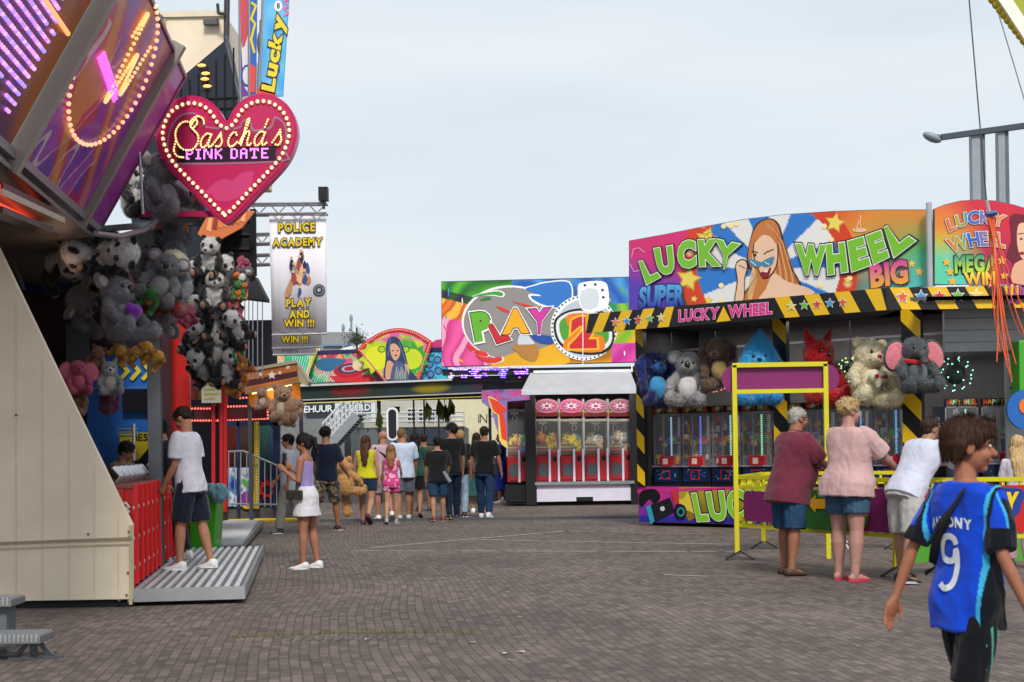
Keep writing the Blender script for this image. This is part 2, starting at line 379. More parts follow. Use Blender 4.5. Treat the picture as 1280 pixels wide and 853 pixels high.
# ---------------------------------------------------------------- people
def rx(a): return Matrix.Rotation(a, 4, 'X')
def ry(a): return Matrix.Rotation(a, 4, 'Y')
def rz(a): return Matrix.Rotation(a, 4, 'Z')
TR = Matrix.Translation
def person(label, foot, head=None, h=None, z=0, face=0, build=1.0, fem=False, belly=0, lean=0, twist=0,
           arms=((8, 8, 14, 4), (8, 8, 14, 4)), legs=((6, 4), (-6, 8)), yaw=0, pitch=0,
           top=None, bottom=None, shoe=('sneaker', '#e8e8e8'), hair=None, skin='#b98468', vox=.013, cap=None, child=0, group=None, curl=.5, face_on=True, seat=False):
    """face: heading in degrees, 0 looks away from the camera, 90 looks left. arms: per side (left, right) upper-arm forward
    swing, outward; forearm forward swing, outward. legs: thigh forward, knee bend."""
    P0 = foot if isinstance(foot, Vector) else G(foot[0], foot[1], z)
    if h is None:
        u, v = uv(foot[0], head); h = CH + v * P0.y / F - z
    H = h; root = thing('person', label, 'person', P0, R(face), group)
    sk = hx(skin, .82); bw = build
    hf = .52 - .012 * child
    # legs
    J = {}
    low = 1e9
    for si, s in enumerate((-1, 1)):
        sw, kn = R(legs[si][0]), R(legs[si][1]); ab = legs[si][2] if len(legs[si]) > 2 else .02
        hip = V((s * .05 * H * min(bw, 1.15), 0, 0)); th = V((s * ab, math.sin(sw), -math.cos(sw))).normalized()
        kne = hip + th * .245 * H; sd = V((s * ab * .3, math.sin(sw - kn), -math.cos(sw - kn))).normalized()
        ank = kne + sd * .235 * H; J[s] = [hip, kne, ank, sd]; low = min(low, ank.z)
    up = .04 * H - low if not seat else seat
    for s in (-1, 1):
        for i in range(3): J[s][i] = J[s][i] + V((0, 0, up))
    hz = up
    MT = TR(V((0, 0, hz))) @ rz(R(twist)) @ rx(-R(lean))      # torso frame, origin between the hips
    # torso rings: z above hip, half width, half depth, forward shift
    if fem: RG = [(-.055, .075, .055, -.004), (-.02, .098, .07, -.006), (.02, .1, .07, -.006), (.09, .074, .052, 0), (.13, .07, .05, .002), (.19, .08, .058, .01), (.23, .085, .062, .012), (.27, .093, .05, .002), (.3, .088, .04, -.004), (.325, .045, .03, -.006)]
    else: RG = [(-.055, .075, .055, -.002), (-.01, .09, .064, -.004), (.03, .089, .062, 0), (.1, .08, .056, .004), (.16, .085, .058, .006), (.22, .098, .063, .006), (.265, .106, .057, 0), (.3, .1, .045, -.004), (.325, .048, .034, -.006)]
    RG = [(z_, x_ * (1 + (bw - 1) * (1 if z_ < .25 else .6)), y_ * (1 + (bw - 1) * 1.1) + (belly * .05 * math.exp(-((z_ - .09) / .08) ** 2)), f_ + belly * .035 * math.exp(-((z_ - .09) / .08) ** 2)) for z_, x_, y_, f_ in RG]
    def torso(mb, col, grow=0, z0=None, z1=None, seg=22, flare=0, cut=None):
        rr = []
        zz = [r[0] for r in RG]
        lo = zz[0] if z0 is None else z0; hi = zz[-1] if z1 is None else z1
        n = 16
        for i in range(n + 1):
            z_ = lerp(lo, hi, i / n)
            x_, y_, f_ = [float(np.interp(z_, zz, [r[k] for r in RG])) for k in (1, 2, 3)]
            if z_ < zz[0]: pass
            g = grow + flare * (1 - i / n)
            if grow and z_ < .0: x_, y_, f_ = [max(v_, float(np.interp(.0, zz, [r[k] for r in RG]))) if k < 3 else f_ for v_, k in ((x_, 1), (y_, 2), (f_, 3))]
            ring = []
            for j in range(seg):
                a = 2 * math.pi * j / seg; c_, s_ = math.cos(a), math.sin(a); q = 2.35
                rr_ = (abs(c_) ** q + abs(s_) ** q) ** (-1 / q)
                ring.append(MT @ V((c_ * rr_ * (x_ + g) * H, (s_ * rr_ * (y_ + g) + f_) * H, z_ * H)))
            rr.append(ring)
        mb.rings(rr, col)
    b = MB(); torso(b, sk)
    # head
    hs = H * (.066 + .009 * child)
    nb = MT @ V((0, -.004 * H, .315 * H))
    neck_dir = (MT.to_3x3() @ V((0, .12, 1))).normalized()
    if lean > 20: neck_dir = (neck_dir + V((0, 0, .35))).normalized()
    hc = nb + neck_dir * (hs * 1.42)
    MH = TR(hc) @ rz(R(yaw)) @ rx(-R(pitch))
    def hp(x, y, z_): return MH @ V((x * hs, y * hs, z_ * hs))
    def hsph(mb, c, r, col, nu=16, nv=12, M=None):
        M3 = MH.to_3x3().to_4x4() if M is None else MH.to_3x3().to_4x4() @ M
        mb.sph(hp(*c), tuple(q * hs for q in r), col, M=M3, nu=nu, nv=nv)
    hsph(b, (0, -.1, .26), (.68, .86, .73), sk); hsph(b, (0, .17, -.3), (.54, .6, .64), sk); hsph(b, (0, .47, -.78), (.24, .22, .17), sk)
    hsph(b, (0, .55, .18), (.46, .2, .16), sk)
    b.limb([hp(0, .68, .06), hp(0, .86, -.16), hp(0, .9, -.24)], [.07 * hs, .1 * hs, .125 * hs], sk, seg=8)
    hsph(b, (0, .72, -.5), (.2, .1, .1), sk, 10, 8)
    for s in (-1, 1):
        hsph(b, (s * .66, -.08, -.08), (.07, .2, .27), sk, 10, 8); hsph(b, (s * .3, .48, -.3), (.22, .25, .24), sk, 10, 8)
    nr = H * .031 * (1 + (bw - 1) * .5) * (.95 if fem or child else 1.1)
    b.limb([nb - neck_dir * .02 * H, hp(0, -.16, -.45)], [nr * 1.15, nr], sk)
    # arms and hands
    AJ = {}
    for si, s in enumerate((-1, 1)):
        a1, a2, a3, a4 = [R(q) for q in arms[si]]
        sh = MT @ V((s * .1 * H * (1 + (bw - 1) * .5) * (.93 if fem else 1), 0, .287 * H))
        d1 = V((s * math.sin(a2), math.sin(a1) * math.cos(a2), -math.cos(a1) * math.cos(a2)))
        d2 = V((s * math.sin(a4), math.sin(a3) * math.cos(a4), -math.cos(a3) * math.cos(a4)))
        el = sh + d1 * .165 * H; wr = el + d2 * .145 * H; k_ = (.9 if fem else 1.0) * (.82 if child else 1) * (1 + (bw - 1) * .7)
        AJ[s] = (sh, el, wr, d1, d2)
        b.limb([sh, lerp(sh, el, .35), el, lerp(el, wr, .3), wr], [.031 * H * k_, .028 * H * k_, .022 * H * k_, .0235 * H * k_, .0155 * H * k_], sk)
        # palm and fingers
        inw = V((-s, 0, 0)); inw = (inw - d2 * inw.dot(d2)).normalized(); fw = d2.cross(inw) * (-s)
        if fw.y < 0 and abs(d2.y) < .8: fw = -fw
        hl = .108 * H; pc = wr + d2 * hl * .28
        b.limb([wr, pc, wr + d2 * hl * .47], [(.0155 * H * k_, .012 * H), (.024 * H, .0115 * H), (.0235 * H, .0095 * H)], sk, side=fw)
        fr = max(.0047 * H, vox * .62)
        for q, (o_, ln) in enumerate(((-.75, .40), (-.25, .47), (.25, .45), (.75, .36))):
            base = wr + d2 * hl * .44 - fw * (o_ * .022 * H); c_ = curl * (.8 + .12 * q)
            m1 = base + (d2 * math.cos(c_ * .6) + inw * math.sin(c_ * .6)) * hl * ln * .55
            m2 = m1 + (d2 * math.cos(c_ * 1.5) + inw * math.sin(c_ * 1.5)) * hl * ln * .5
            b.limb([base - d2 * hl * .1, base, m1, m2], [fr * 1.05, fr * 1.05, fr, fr * .85], sk, seg=8)
        tb = wr + d2 * hl * .14 + fw * .016 * H
        b.limb([tb, tb + (d2 * .75 + fw * .55 + inw * .25).normalized() * hl * .26, tb + (d2 * 1 + fw * .35 + inw * .35).normalized() * hl * .46], [fr * 1.4, fr * 1.15, fr * .95], sk, seg=8)
    # legs
    for s in (-1, 1):
        hip, kne, ank, sd = J[s]; lw = (1 + (bw - 1) * .8) * (1.05 if fem else 1) * (.9 if child else 1)
        b.limb([hip + V((0, 0, .01 * H)), lerp(hip, kne, .4), kne, lerp(kne, ank, .28), lerp(kne, ank, .75), ank], [.05 * H * lw, .046 * H * lw, .0305 * H * lw, .034 * H * lw, .022 * H * lw, .0195 * H * lw], sk)
    feet = []
    for s in (-1, 1):
        ank = J[s][2]; lift = max(0, ank.z - .04 * H - .004); tilt = min(.9, lift / (.09 * H))
        if seat: tilt = 0
        MF = TR(ank) @ rx(-tilt) @ rz(-s * .16)
        feet.append(MF)
        b.limb([MF @ V((0, -.025 * H, -.018 * H)), MF @ V((0, .04 * H, -.02 * H)), MF @ V((0, .085 * H, -.029 * H))], [.018 * H, (.022 * H, .017 * H), (.022 * H, .009 * H)], sk)
    fuse(b, 'body', SKIN(), root, vox, 2)
    if face_on:
        for s in (-1, 1):
            e = MB(); hsph(e, (s * .26, .665, .04), (.1, .07, .055), hx('#d8cfc6'), 10, 8); hsph(e, (s * .26, .71, .04), (.05, .04, .05), hx('#2a1a12'), 8, 6)
            e.build('eye', GLOSS(), root, local=True, smooth=True)
            e = MB(); e.limb([hp(s * .13, .73, .17), hp(s * .28, .72, .21), hp(s * .42, .6, .16)], [.03 * hs] * 3, hx('#2e2018'), seg=6)
            e.build('eyebrow', HAIR(), root, local=True, smooth=True)
        e = MB(); hsph(e, (0, .8, -.5), (.19, .05, .055), hx('#9c4c46'), 10, 8); e.build('lips', SKIN(), root, local=True, smooth=True)
    # hair
    if hair:
        kind, hc_ = hair[0], hx(hair[1]); m = MB(); dsp, dsc = .006, (30, 30, 30); vv = max(.009, vox * .8)
        if kind in ('short', 'crop'):
            t_ = .02 if kind == 'crop' else .07
            hsph(m, (0, -.17, .33), (.7 + t_, .84 + t_, .7 + t_), hc_); hsph(m, (0, -.45, -.02), (.6 + t_, .45 + t_, .52), hc_)
            if kind == 'short': hsph(m, (0, .3, .66), (.5, .42, .3), hc_)
        elif kind == 'curly':
            for i in range(60):
                a = random.uniform(0, 6.28); q = random.uniform(-.25, 1); c_ = math.sqrt(1 - q * q)
                p = (.74 * math.cos(a) * c_, -.2 + .82 * math.sin(a) * c_, .32 + .76 * q)
                if p[1] > .35 and p[2] < .6: continue
                r_ = random.uniform(.16, .27); hsph(m, p, (r_, r_, r_), mixc(hc_, hx('#ffffff'), 0), 8, 6)
            hsph(m, (0, -.2, .33), (.76, .84, .74), hc_)
        elif kind in ('long', 'pony', 'bun'):
            hsph(m, (0, -.17, .34), (.78, .88, .78), hc_); hsph(m, (0, -.45, -.1), (.7, .5, .7), hc_)
            ln = hair[2] if len(hair) > 2 else .2
            if kind == 'long':
                q0 = hp(0, -.5, -.2); bk = (MT @ V((0, -.075 * H * bw, (.3 - ln) * H)))
                m.limb([hp(0, -.4, .1), q0, lerp(q0, bk, .5) + V((0, -.012 * H, 0)), bk], [(.72 * hs, .42 * hs), (.78 * hs, .4 * hs), (.8 * hs, .3 * hs), (.42 * hs, .16 * hs)], hc_, side=MH.to_3x3() @ V((1, 0, 0)))
                for s in (-1, 1): m.limb([hp(s * .62, .1, .2), hp(s * .72, -.05, -.5), hp(s * .7, -.1, -1.3)], [.2 * hs, .24 * hs, .12 * hs], hc_)
            elif kind == 'pony':
                q0 = hp(0, -1.0, .45); q1 = hp(0, -1.35, .1); q2 = hp(0, -1.3, -.9); q3 = hp(0, -1.2, -1.8)
                m.limb([hp(0, -.8, .45), q0, q1, q2, q3], [.2 * hs, .22 * hs, .3 * hs, .28 * hs, .1 * hs], hc_)
        elif kind == 'fringe':
            vv = vox
            hsph(m, (0, -.2, .38), (.8, .92, .76), hc_, 24, 18); hsph(m, (0, -.5, 0), (.66, .47, .58), hc_); hsph(m, (0, .36, .68), (.56, .5, .32), hc_)
            for i in range(26):
                a = -1.5 + 3.0 * i / 25; x0 = .35 * math.sin(a) ; y0 = .25 + .3 * math.cos(a)
                m.limb([hp(x0 * .6, y0 * .4, 1.02), hp(.55 * math.sin(a), .15 + .68 * math.cos(a), .82), hp(.64 * math.sin(a) + random.uniform(-.05, .05), .1 + .78 * math.cos(a), .42 + random.uniform(-.08, .08))], [.1 * hs, .12 * hs, .05 * hs], hc_, seg=6)
            for i in range(24):
                a = 1.7 + 2.9 * i / 23
                m.limb([hp(.7 * math.sin(a) * .9, -.15 + .75 * math.cos(a), .5), hp(.74 * math.sin(a), -.2 + .78 * math.cos(a), .1), hp(.6 * math.sin(a), -.25 + .68 * math.cos(a), -.48 + random.uniform(-.06, .06))], [.12 * hs, .12 * hs, .05 * hs], hc_, seg=6)
        ho = fuse(m, 'hair', HAIR(), root, vv, 1, disp=dsp * 1.6 if kind not in ('crop', 'fringe') else .002, dscale=dsc if kind in ('curly', 'crop') else (60, 60, 12))
    if hair:
        fuzz(ho, 5000 if vox < .008 else 900, hs * (.16 if kind in ('crop', 'curly') else .26 if kind == 'fringe' else .4), hs * (.014 if vox < .008 else .05), 'curl' if kind in ('curly', 'crop') else 'hair')
    if cap:
        m = MB(); hsph(m, (0, -.12, .42), (.76, .92, .66), hx(cap)); m.limb([hp(0, .6, .42), hp(0, 1.15, .33)], [(.5 * hs, .07 * hs), (.42 * hs, .05 * hs)], hx(cap))
        fuse(m, 'cap', CLOTH(), root, vox, 1)
    # clothes
    if top:
        tc_ = hx(top['c']); m = MB(); fit = top.get('fit', .012); hem = top.get('hem', -.03); z1 = top.get('z1', .318)
        torso(m, tc_, grow=fit, z0=hem, z1=z1, flare=top.get('flare', .004))
        sl_ = top.get('sleeve', .6)
        if sl_ > 0:
            for s in (-1, 1):
                sh, el, wr, d1, d2 = AJ[s]; k_ = (1 + (bw - 1) * .7) * (.9 if fem or child else 1)
                loose = top.get('loose', .012)
                pts = [sh + V((-s * .004 * H, 0, .002 * H)), sh + d1 * .04 * H, sh + d1 * .165 * H * min(sl_, 1)]
                rs = [.039 * H * k_, (.036 + loose * .5) * H * k_, (.029 + loose) * H * k_]
                if sl_ > 1: pts.append(el + d2 * .145 * H * (sl_ - 1)); rs.append((.024 + loose) * H * k_)
                m.limb(pts, rs, tc_, round1=False)
        else:
            for s in (-1, 1): m.limb([MT @ V((s * .055 * H, -.03 * H, .27 * H)), MT @ V((s * .06 * H, 0, .312 * H)), MT @ V((s * .055 * H, .045 * H, .26 * H))], [.012 * H] * 3, tc_)
        fuse(m, top.get('name', 'shirt'), top.get('m', CLOTH)(), root, vox, 2, disp=top.get('wr', .011) * min(1, H / 1.5), dscale=(9, 9, 5), colfn=top.get('fn'), cloth=True)
        if top.get('collar'):
            m = MB(); cc = hx(top['collar']); ring = []
            for zz_, r_ in ((.296, .047), (.33, .036), (.335, .04)):
                ring.append([MT @ V((math.cos(a) * r_ * H * 1.12, (math.sin(a) * r_ - .004) * H, zz_ * H)) for a in [2 * math.pi * i / 20 for i in range(20)]])
            m.rings(ring, cc, cap=False); m.build('collar', CLOTH(), root, local=True, smooth=True)
    if bottom:
        bc = hx(bottom['c']); m = MB(); ln = bottom.get('len', .9); lo_ = bottom.get('loose', .012)
        torso(m, bc, grow=.009, z0=-.06, z1=bottom.get('rise', .055), flare=0)
        if bottom.get('skirt'):
            c0 = V((0, 0, hz)); L_ = bottom['skirt']
            rr = []
            for q in (0, .3, .6, 1):
                rr.append([c0 + V((math.cos(a) * (.1 + .03 * q) * H * bw, math.sin(a) * (.073 + .03 * q) * H * bw, (.03 - q * L_) * H)) for a in [2 * math.pi * i / 22 for i in range(22)]])
            m.rings(rr, bc)
        else:
            for s in (-1, 1):
                hip, kne, ank, sd = J[s]; lw = (1 + (bw - 1) * .8) * (1.05 if fem else 1) * (.92 if child else 1)
                pts = [hip + V((0, 0, .012 * H)), lerp(hip, kne, min(.35, ln))]; rs = [.056 * H * lw, (.05 + lo_ * .7) * H * lw]
                if ln <= 1: pts.append(lerp(hip, kne, ln)); rs.append((lerp(.05, .034, ln) + lo_) * H * lw)
                else:
                    pts += [lerp(hip, kne, .7), kne, lerp(kne, ank, .4), lerp(kne, ank, ln - 1)]; rs += [(.043 + lo_ * .6) * H * lw, (.034 + lo_) * H * lw, (.034 + lo_) * H * lw, (.024 + lo_) * H * lw]
                m.limb(pts, rs, bc, round1=False)
        fuse(m, bottom.get('name', 'shorts'), bottom.get('m', CLOTH)(), root, vox, 2, disp=.009, dscale=(11, 11, 7), colfn=bottom.get('fn'), cloth=True)
    if shoe and not seat:
        kind, sc = shoe[0], shoe[1]
        for s, MF in zip((-1, 1), feet):
            m = MB(); c_ = hx(sc)
            zb = -.04 * H
            if kind == 'flipflop':
                m.prism([MF @ V((math.cos(a) * (.026 + .004 * math.sin(a)) * H, (.03 + math.sin(a) * .075) * H, zb + .001)) for a in [2 * math.pi * i / 16 for i in range(16)]], MF.to_3x3() @ V((0, 0, .013 * H)), c_)
                for q in (-1, 1): m.limb([MF @ V((0, .085 * H, -.022 * H)), MF @ V((q * .01 * H, .06 * H, -.008 * H)), MF @ V((q * .024 * H, .02 * H, -.026 * H))], [.0035 * H] * 3, c_, seg=6)
                m.build('flip_flop', GLOSS(), root, local=True, smooth=False)
            else:
                hi = {'sneaker': .022, 'loafer': .004, 'boot': .04}[kind]
                secs = [(-.042, .014, zb + .03 * H), (-.036, .024, .004 * H + hi * H * .3), (-.01, .027, hi * H * .8), (.02, .027, -.002 * H), (.055, .030, -.015 * H), (.085, .029, -.02 * H), (.105, .018, -.028 * H)]
                rr = []
                for y_, w_, t_ in secs:
                    zt = t_; zo = zb + (.004 * H if abs(y_) > .09 else .001); mid = (zt + zo) / 2; hh = (zt - zo) / 2
                    rr.append([MF @ V((math.copysign(abs(math.cos(a)) ** .75, math.cos(a)) * w_ * H, y_ * H, mid + math.copysign(abs(math.sin(a)) ** .75, math.sin(a)) * hh)) for a in [2 * math.pi * i / 14 for i in range(14)]])
                m.rings(rr, c_)
                so_ = m.build('shoe', mat('shoe_leather', rough=.5, var=.1, bump=.1), root, local=True, smooth=True)
                if kind == 'sneaker':
                    m = MB(); m.prism([MF @ V((math.cos(a) * .0305 * H, (.032 + math.sin(a) * .078) * H, zb)) for a in [2 * math.pi * i / 18 for i in range(18)]], MF.to_3x3() @ V((0, 0, .012 * H)), hx(shoe[2] if len(shoe) > 2 else '#dcdcdc'))
                    m.build('sole', GLOSS(), so_, local=True)
            if len(shoe) > 3 or kind == 'sneaker':
                pass
    INFO[root.name] = dict(MT=MT, MH=MH, AJ=AJ, J=J, H=H, hs=hs, hz=hz)
    return root
INFO = {}
def unpack_shoe(): pass
# ================================================================ the setting
def paving():
    m = bpy.data.materials.new('brick_paving'); m.use_nodes = True; t = m.node_tree; n = t.nodes; k = t.links.new; p = n['Principled BSDF']
    tc_ = n.new('ShaderNodeTexCoord')
    mp_ = n.new('ShaderNodeMapping'); mp_.inputs['Rotation'].default_value = (0, 0, R(83)); k(tc_.outputs['Object'], mp_.inputs[0])
    wv = n.new('ShaderNodeTexNoise'); wv.inputs['Scale'].default_value = .12; wv.inputs['Detail'].default_value = 2; k(mp_.outputs[0], wv.inputs[0])
    ad = n.new('ShaderNodeVectorMath'); ad.operation = 'MULTIPLY_ADD'; ad.inputs[1].default_value = (.7, .7, 0)
    k(wv.outputs['Color'], ad.inputs[0]); k(mp_.outputs[0], ad.inputs[2])
    br = n.new('ShaderNodeTexBrick'); br.inputs['Scale'].default_value = 1; br.inputs['Brick Width'].default_value = .17; br.inputs['Row Height'].default_value = .07
    br.inputs['Mortar Size'].default_value = .006; br.inputs['Mortar Smooth'].default_value = .4; br.inputs['Bias'].default_value = 0
    br.inputs['Color1'].default_value = (.082, .062, .055, 1); br.inputs['Color2'].default_value = (.148, .115, .1, 1); br.inputs['Mortar'].default_value = (.072, .056, .048, 1)
    k(ad.outputs[0], br.inputs[0])
    n1 = n.new('ShaderNodeTexNoise'); n1.inputs['Scale'].default_value = .45; n1.inputs['Detail'].default_value = 6; k(tc_.outputs['Object'], n1.inputs[0])
    r1 = n.new('ShaderNodeMapRange'); r1.inputs[1].default_value = .3; r1.inputs[2].default_value = .7; r1.inputs[3].default_value = .82; r1.inputs[4].default_value = 1.3; k(n1.outputs[0], r1.inputs[0])
    n2 = n.new('ShaderNodeTexNoise'); n2.inputs['Scale'].default_value = 9; n2.inputs['Detail'].default_value = 4; k(tc_.outputs['Object'], n2.inputs[0])
    r2 = n.new('ShaderNodeMapRange'); r2.inputs[1].default_value = .3; r2.inputs[2].default_value = .7; r2.inputs[3].default_value = .8; r2.inputs[4].default_value = 1.25; k(n2.outputs[0], r2.inputs[0])
    mu = n.new('ShaderNodeMath'); mu.operation = 'MULTIPLY'; k(r1.outputs[0], mu.inputs[0]); k(r2.outputs[0], mu.inputs[1])
    sc = n.new('ShaderNodeVectorMath'); sc.operation = 'SCALE'; k(br.outputs['Color'], sc.inputs[0]); k(mu.outputs[0], sc.inputs['Scale'])
    v3 = n.new('ShaderNodeTexVoronoi'); v3.inputs['Scale'].default_value = 3.1; k(tc_.outputs['Object'], v3.inputs[0])
    r3 = n.new('ShaderNodeMapRange'); r3.inputs[1].default_value = .03; r3.inputs[2].default_value = .05; r3.inputs[3].default_value = 1; r3.inputs[4].default_value = 0; k(v3.outputs['Distance'], r3.inputs[0])
    n4 = n.new('ShaderNodeTexNoise'); n4.inputs['Scale'].default_value = .16; n4.inputs['Detail'].default_value = 7; n4.inputs['Roughness'].default_value = .7; k(tc_.outputs['Object'], n4.inputs[0])
    r4 = n.new('ShaderNodeMapRange'); r4.inputs[1].default_value = .52; r4.inputs[2].default_value = .68; r4.inputs[3].default_value = 0; r4.inputs[4].default_value = .38; k(n4.outputs[0], r4.inputs[0])
    m3 = n.new('ShaderNodeMix'); m3.data_type = 'RGBA'; k(r3.outputs[0], m3.inputs[0]); k(sc.outputs[0], m3.inputs[6]); m3.inputs[7].default_value = (.3, .27, .24, 1)
    m4 = n.new('ShaderNodeMix'); m4.data_type = 'RGBA'; k(r4.outputs[0], m4.inputs[0]); k(m3.outputs[2], m4.inputs[6]); m4.inputs[7].default_value = (.07, .052, .045, 1)
    k(m4.outputs[2], p.inputs['Base Color']); p.inputs['Roughness'].default_value = .8; p.inputs['Specular IOR Level'].default_value = .3
    bp = n.new('ShaderNodeBump'); bp.inputs['Strength'].default_value = .6; bp.inputs['Distance'].default_value = .01
    iv = n.new('ShaderNodeMath'); iv.operation = 'SUBTRACT'; iv.inputs[0].default_value = 1; k(br.outputs['Fac'], iv.inputs[1])
    k(iv.outputs[0], bp.inputs['Height']); k(bp.outputs[0], p.inputs['Normal'])
    return m
m = MB(); m.box((-400, -20, -.3), (400, 900, 0), (.15, .13, .12, 1)); o = m.build('ground', paving()); tag(o, kind='structure')
# worn painted lines on the paving
m = MB(); LINE = hx('#9a9590')
def gline(a, b, w_, dash=False):
    a = G(*a); b = G(*b); d = (b - a); L_ = d.length; d.normalize(); nn = V((-d.y, d.x, 0)) * w_ / 2; t = 0
    while t < L_:
        e = min(L_, t + random.uniform(.25, 1.6)); 
        p, q = a + d * t, a + d * e
        m.poly([V((x.x, x.y, .004)) for x in (p + nn, q + nn, q - nn, p - nn)], LINE); t = e + (random.uniform(.05, .45) if dash else random.uniform(.01, .12))
gline((464, 685), (580, 675), .1); gline((580, 675), (710, 664), .1); gline((600, 675), (915, 681), .1, True); gline((440, 689), (930, 690), .1, True); gline((700, 664), (890, 668), .08, True); gline((830, 719), (885, 721), .08, True)
o = m.build('painted_lines', mat('worn_paint', rough=.8, var=.35, vscale=8)); tag(o, kind='structure')
# gully with grass
g0 = G(445, 797); m = MB()
for i in range(14): m.box((g0.x - .5 + i * .075, g0.y - .18, .001), (g0.x - .5 + i * .075 + .035, g0.y + .05, .008), hx('#5a5652'))
o = m.build('drain_grate', MATTE()); tag(o, 'small dark slotted drain grate set flush in the brick paving', 'drain')
m = MB()
for i in range(700):
    x = random.uniform(-.95, .9); c_ = V((g0.x + x, g0.y + .12 + .16 * math.cos(x * 1.6) + random.gauss(0, .035), 0)); a = random.uniform(0, 6.28); h_ = random.uniform(.01, .035)
    m.poly([c_, c_ + V((.006 * math.cos(a), .006 * math.sin(a), 0)), c_ + V((random.gauss(0, .012), random.gauss(0, .012), h_))], mixc(hx('#5a5a30'), hx('#7c7440'), random.random()))
o = m.build('grass', MATTE()); tag(o, 'thin line of moss and grass in the paving joints round the drain', 'grass', kind='stuff')
# cable ramp and yellow hose
a, b = G(400, 652.5), G(800, 648); m = MB()
m.prism([a + V((0, -.14, 0)), a + V((0, -.04, .05)), a + V((0, .04, .05)), a + V((0, .14, 0))], b - a, hx('#3e4146'))
o = m.build('cable_ramp', MATTE()); tag(o, 'long low dark cable ramp lying across the square behind the walkers', 'cable ramp')
m = MB(); pts = [G(x, y, .03) for x, y in ((285, 652), (305, 651), (330, 650.5), (362, 650), (392, 650))]; m.tube(pts, .04, hx('#c8a818')); o = m.build('yellow_hose', GLOSS()); tag(o, 'yellow cable hose lying on the ground before the gaming stall', 'hose')

# ================================================================ buildings far behind
def facade(label, name, x0, y0, x1, y1, Y, d, col, cat='building', wall='wall'):
    a = A(x0, y1, Y); r = thing(name, label, cat, (a.x, Y, 0)); m = MB(); b = A(x1, y0, Y)
    m.box((a.x, Y, 0), (b.x, Y + d, b.z), col); m.build(wall, mat('plaster', rough=.85, bump=.2, bscale=3, var=.1), r); return r
r = facade('cream rendered building reading IN on its wall behind the square', 'cream_building', 566, 488, 640, 640, 62, 12, hx('#cdc4a4'))
ar = Art(A(600, 520, 61.99), (0, -1, 0), .003); ar.word('IN', (598, 517), (609, 517), (609, 529), (598, 529), hx('#303438'), off=-.01); ar.word('T', (610.5, 519), (617, 519), (617, 529), (610.5, 529), hx('#303438'), off=-.01)
ar.build('lettering', r)
r = facade('pale grey office building with a row of white framed windows', 'office_building', 436, 488, 566, 640, 66, 12, hx('#b4b2a8'))
for i, x in enumerate((509, 523, 535, 549, 562, 571)):
    m = MB(); cbox(m, x, 511, x + 11, 526, 65.9, .08, hx('#d8d8d4')); w_ = m.build('window', PAINT(), r)
    m = MB(); cbox(m, x + 1, 512, x + 4.7, 525, 65.86, .03, hx('#1c2228')); cbox(m, x + 5.7, 512, x + 10, 525, 65.86, .03, hx('#1c2228')); m.build('pane', GLOSS(), w_)
r = facade('grey hire company building with dark blue sign boards', 'hire_building', 330, 496, 436, 640, 60, 10, hx('#6e7478'))
m = MB(); cbox(m, 383, 504, 419, 527, 59.9, .05, hx('#232b33')); s1 = m.build('sign_board', PRINT(), r)
m = MB(); cbox(m, 430, 504, 466, 519, 59.9, .05, hx('#4e5c64')); m.build('sign_board', PRINT(), r)
m = MB(); cbox(m, 419, 504, 424, 529, 59.87, .05, hx('#c8ccce')); cbox(m, 464, 504, 469, 526, 59.87, .05, hx('#c8ccce')); m.build('trim', PAINT(), r)
ar = Art(V((0, 59.86, 0)), (0, -1, 0), .003)
ar.word('EHUUR', (380, 507.5), (416, 506), (416, 514.5), (380, 516), hx('#dfe3e6')); ar.word('VERD', (436, 506), (463, 505), (463, 513), (436, 514), hx('#dfe3e6')); ar.build('lettering', s1)
# terrace with railings and stair
r = thing('terrace', 'grey raised terrace with white railings behind the ride', 'terrace', A(500, 600, 56))
m = MB(); cbox(m, 440, 533, 580, 640, 56, 6, hx('#62686c')); cbox(m, 340, 523, 430, 640, 57, 4, hx('#75797a')); m.build('wall', MATTE(), r)
m = MB(); cbox(m, 505, 534, 579, 556, 55.9, .06, hx('#2c3844')); m.build('panel', MATTE(), r)
m = MB()
for y in (516, 521.5, 527): m.cyl(A(436, y + 1, 55.8), A(580, y - 1, 55.8), .04, hx('#b8bcbe'), seg=6)
for x in range(436, 582, 12): m.cyl(A(x, 516, 55.8), A(x, 533, 55.8), .035, hx('#b8bcbe'), seg=6)
m.build('railing', PAINT(), r)
r = thing('stairs', 'steel outdoor staircase with white handrails leading up to the terrace', 'stairs', A(430, 600, 53))
a, b = A(446, 519, 53), A(404, 566, 53)
for o_ in (0, 1.6): m = MB(); m.bar(a + V((0, o_, 0)), b + V((0, o_, 0)), .08, .3, hx('#8d9296')); m.build('stringer', PAINT(), r)
m = MB()
for i in range(14): q = lerp(a, b, i / 14); m.box(q + V((-.18, 0, -.02)), q + V((.18, 1.6, .02)), hx('#555a5e'))
m.build('treads', PAINT(), r); m = MB()
for o_ in (0, 1.6):
    m = MB(); m.cyl(a + V((0, o_, 1)), b + V((0, o_, 1)), .04, hx('#c4c8ca')); m.cyl(a + V((0, o_, .5)), b + V((0, o_, .5)), .03, hx('#c4c8ca'))
    for i in range(10): q = lerp(a, b, i / 9) + V((0, o_, 0)); m.cyl(q, q + V((0, 0, 1)), .025, hx('#c4c8ca'), seg=6)
    m.build('handrail', PAINT(), r)
rg = random.Random(17)
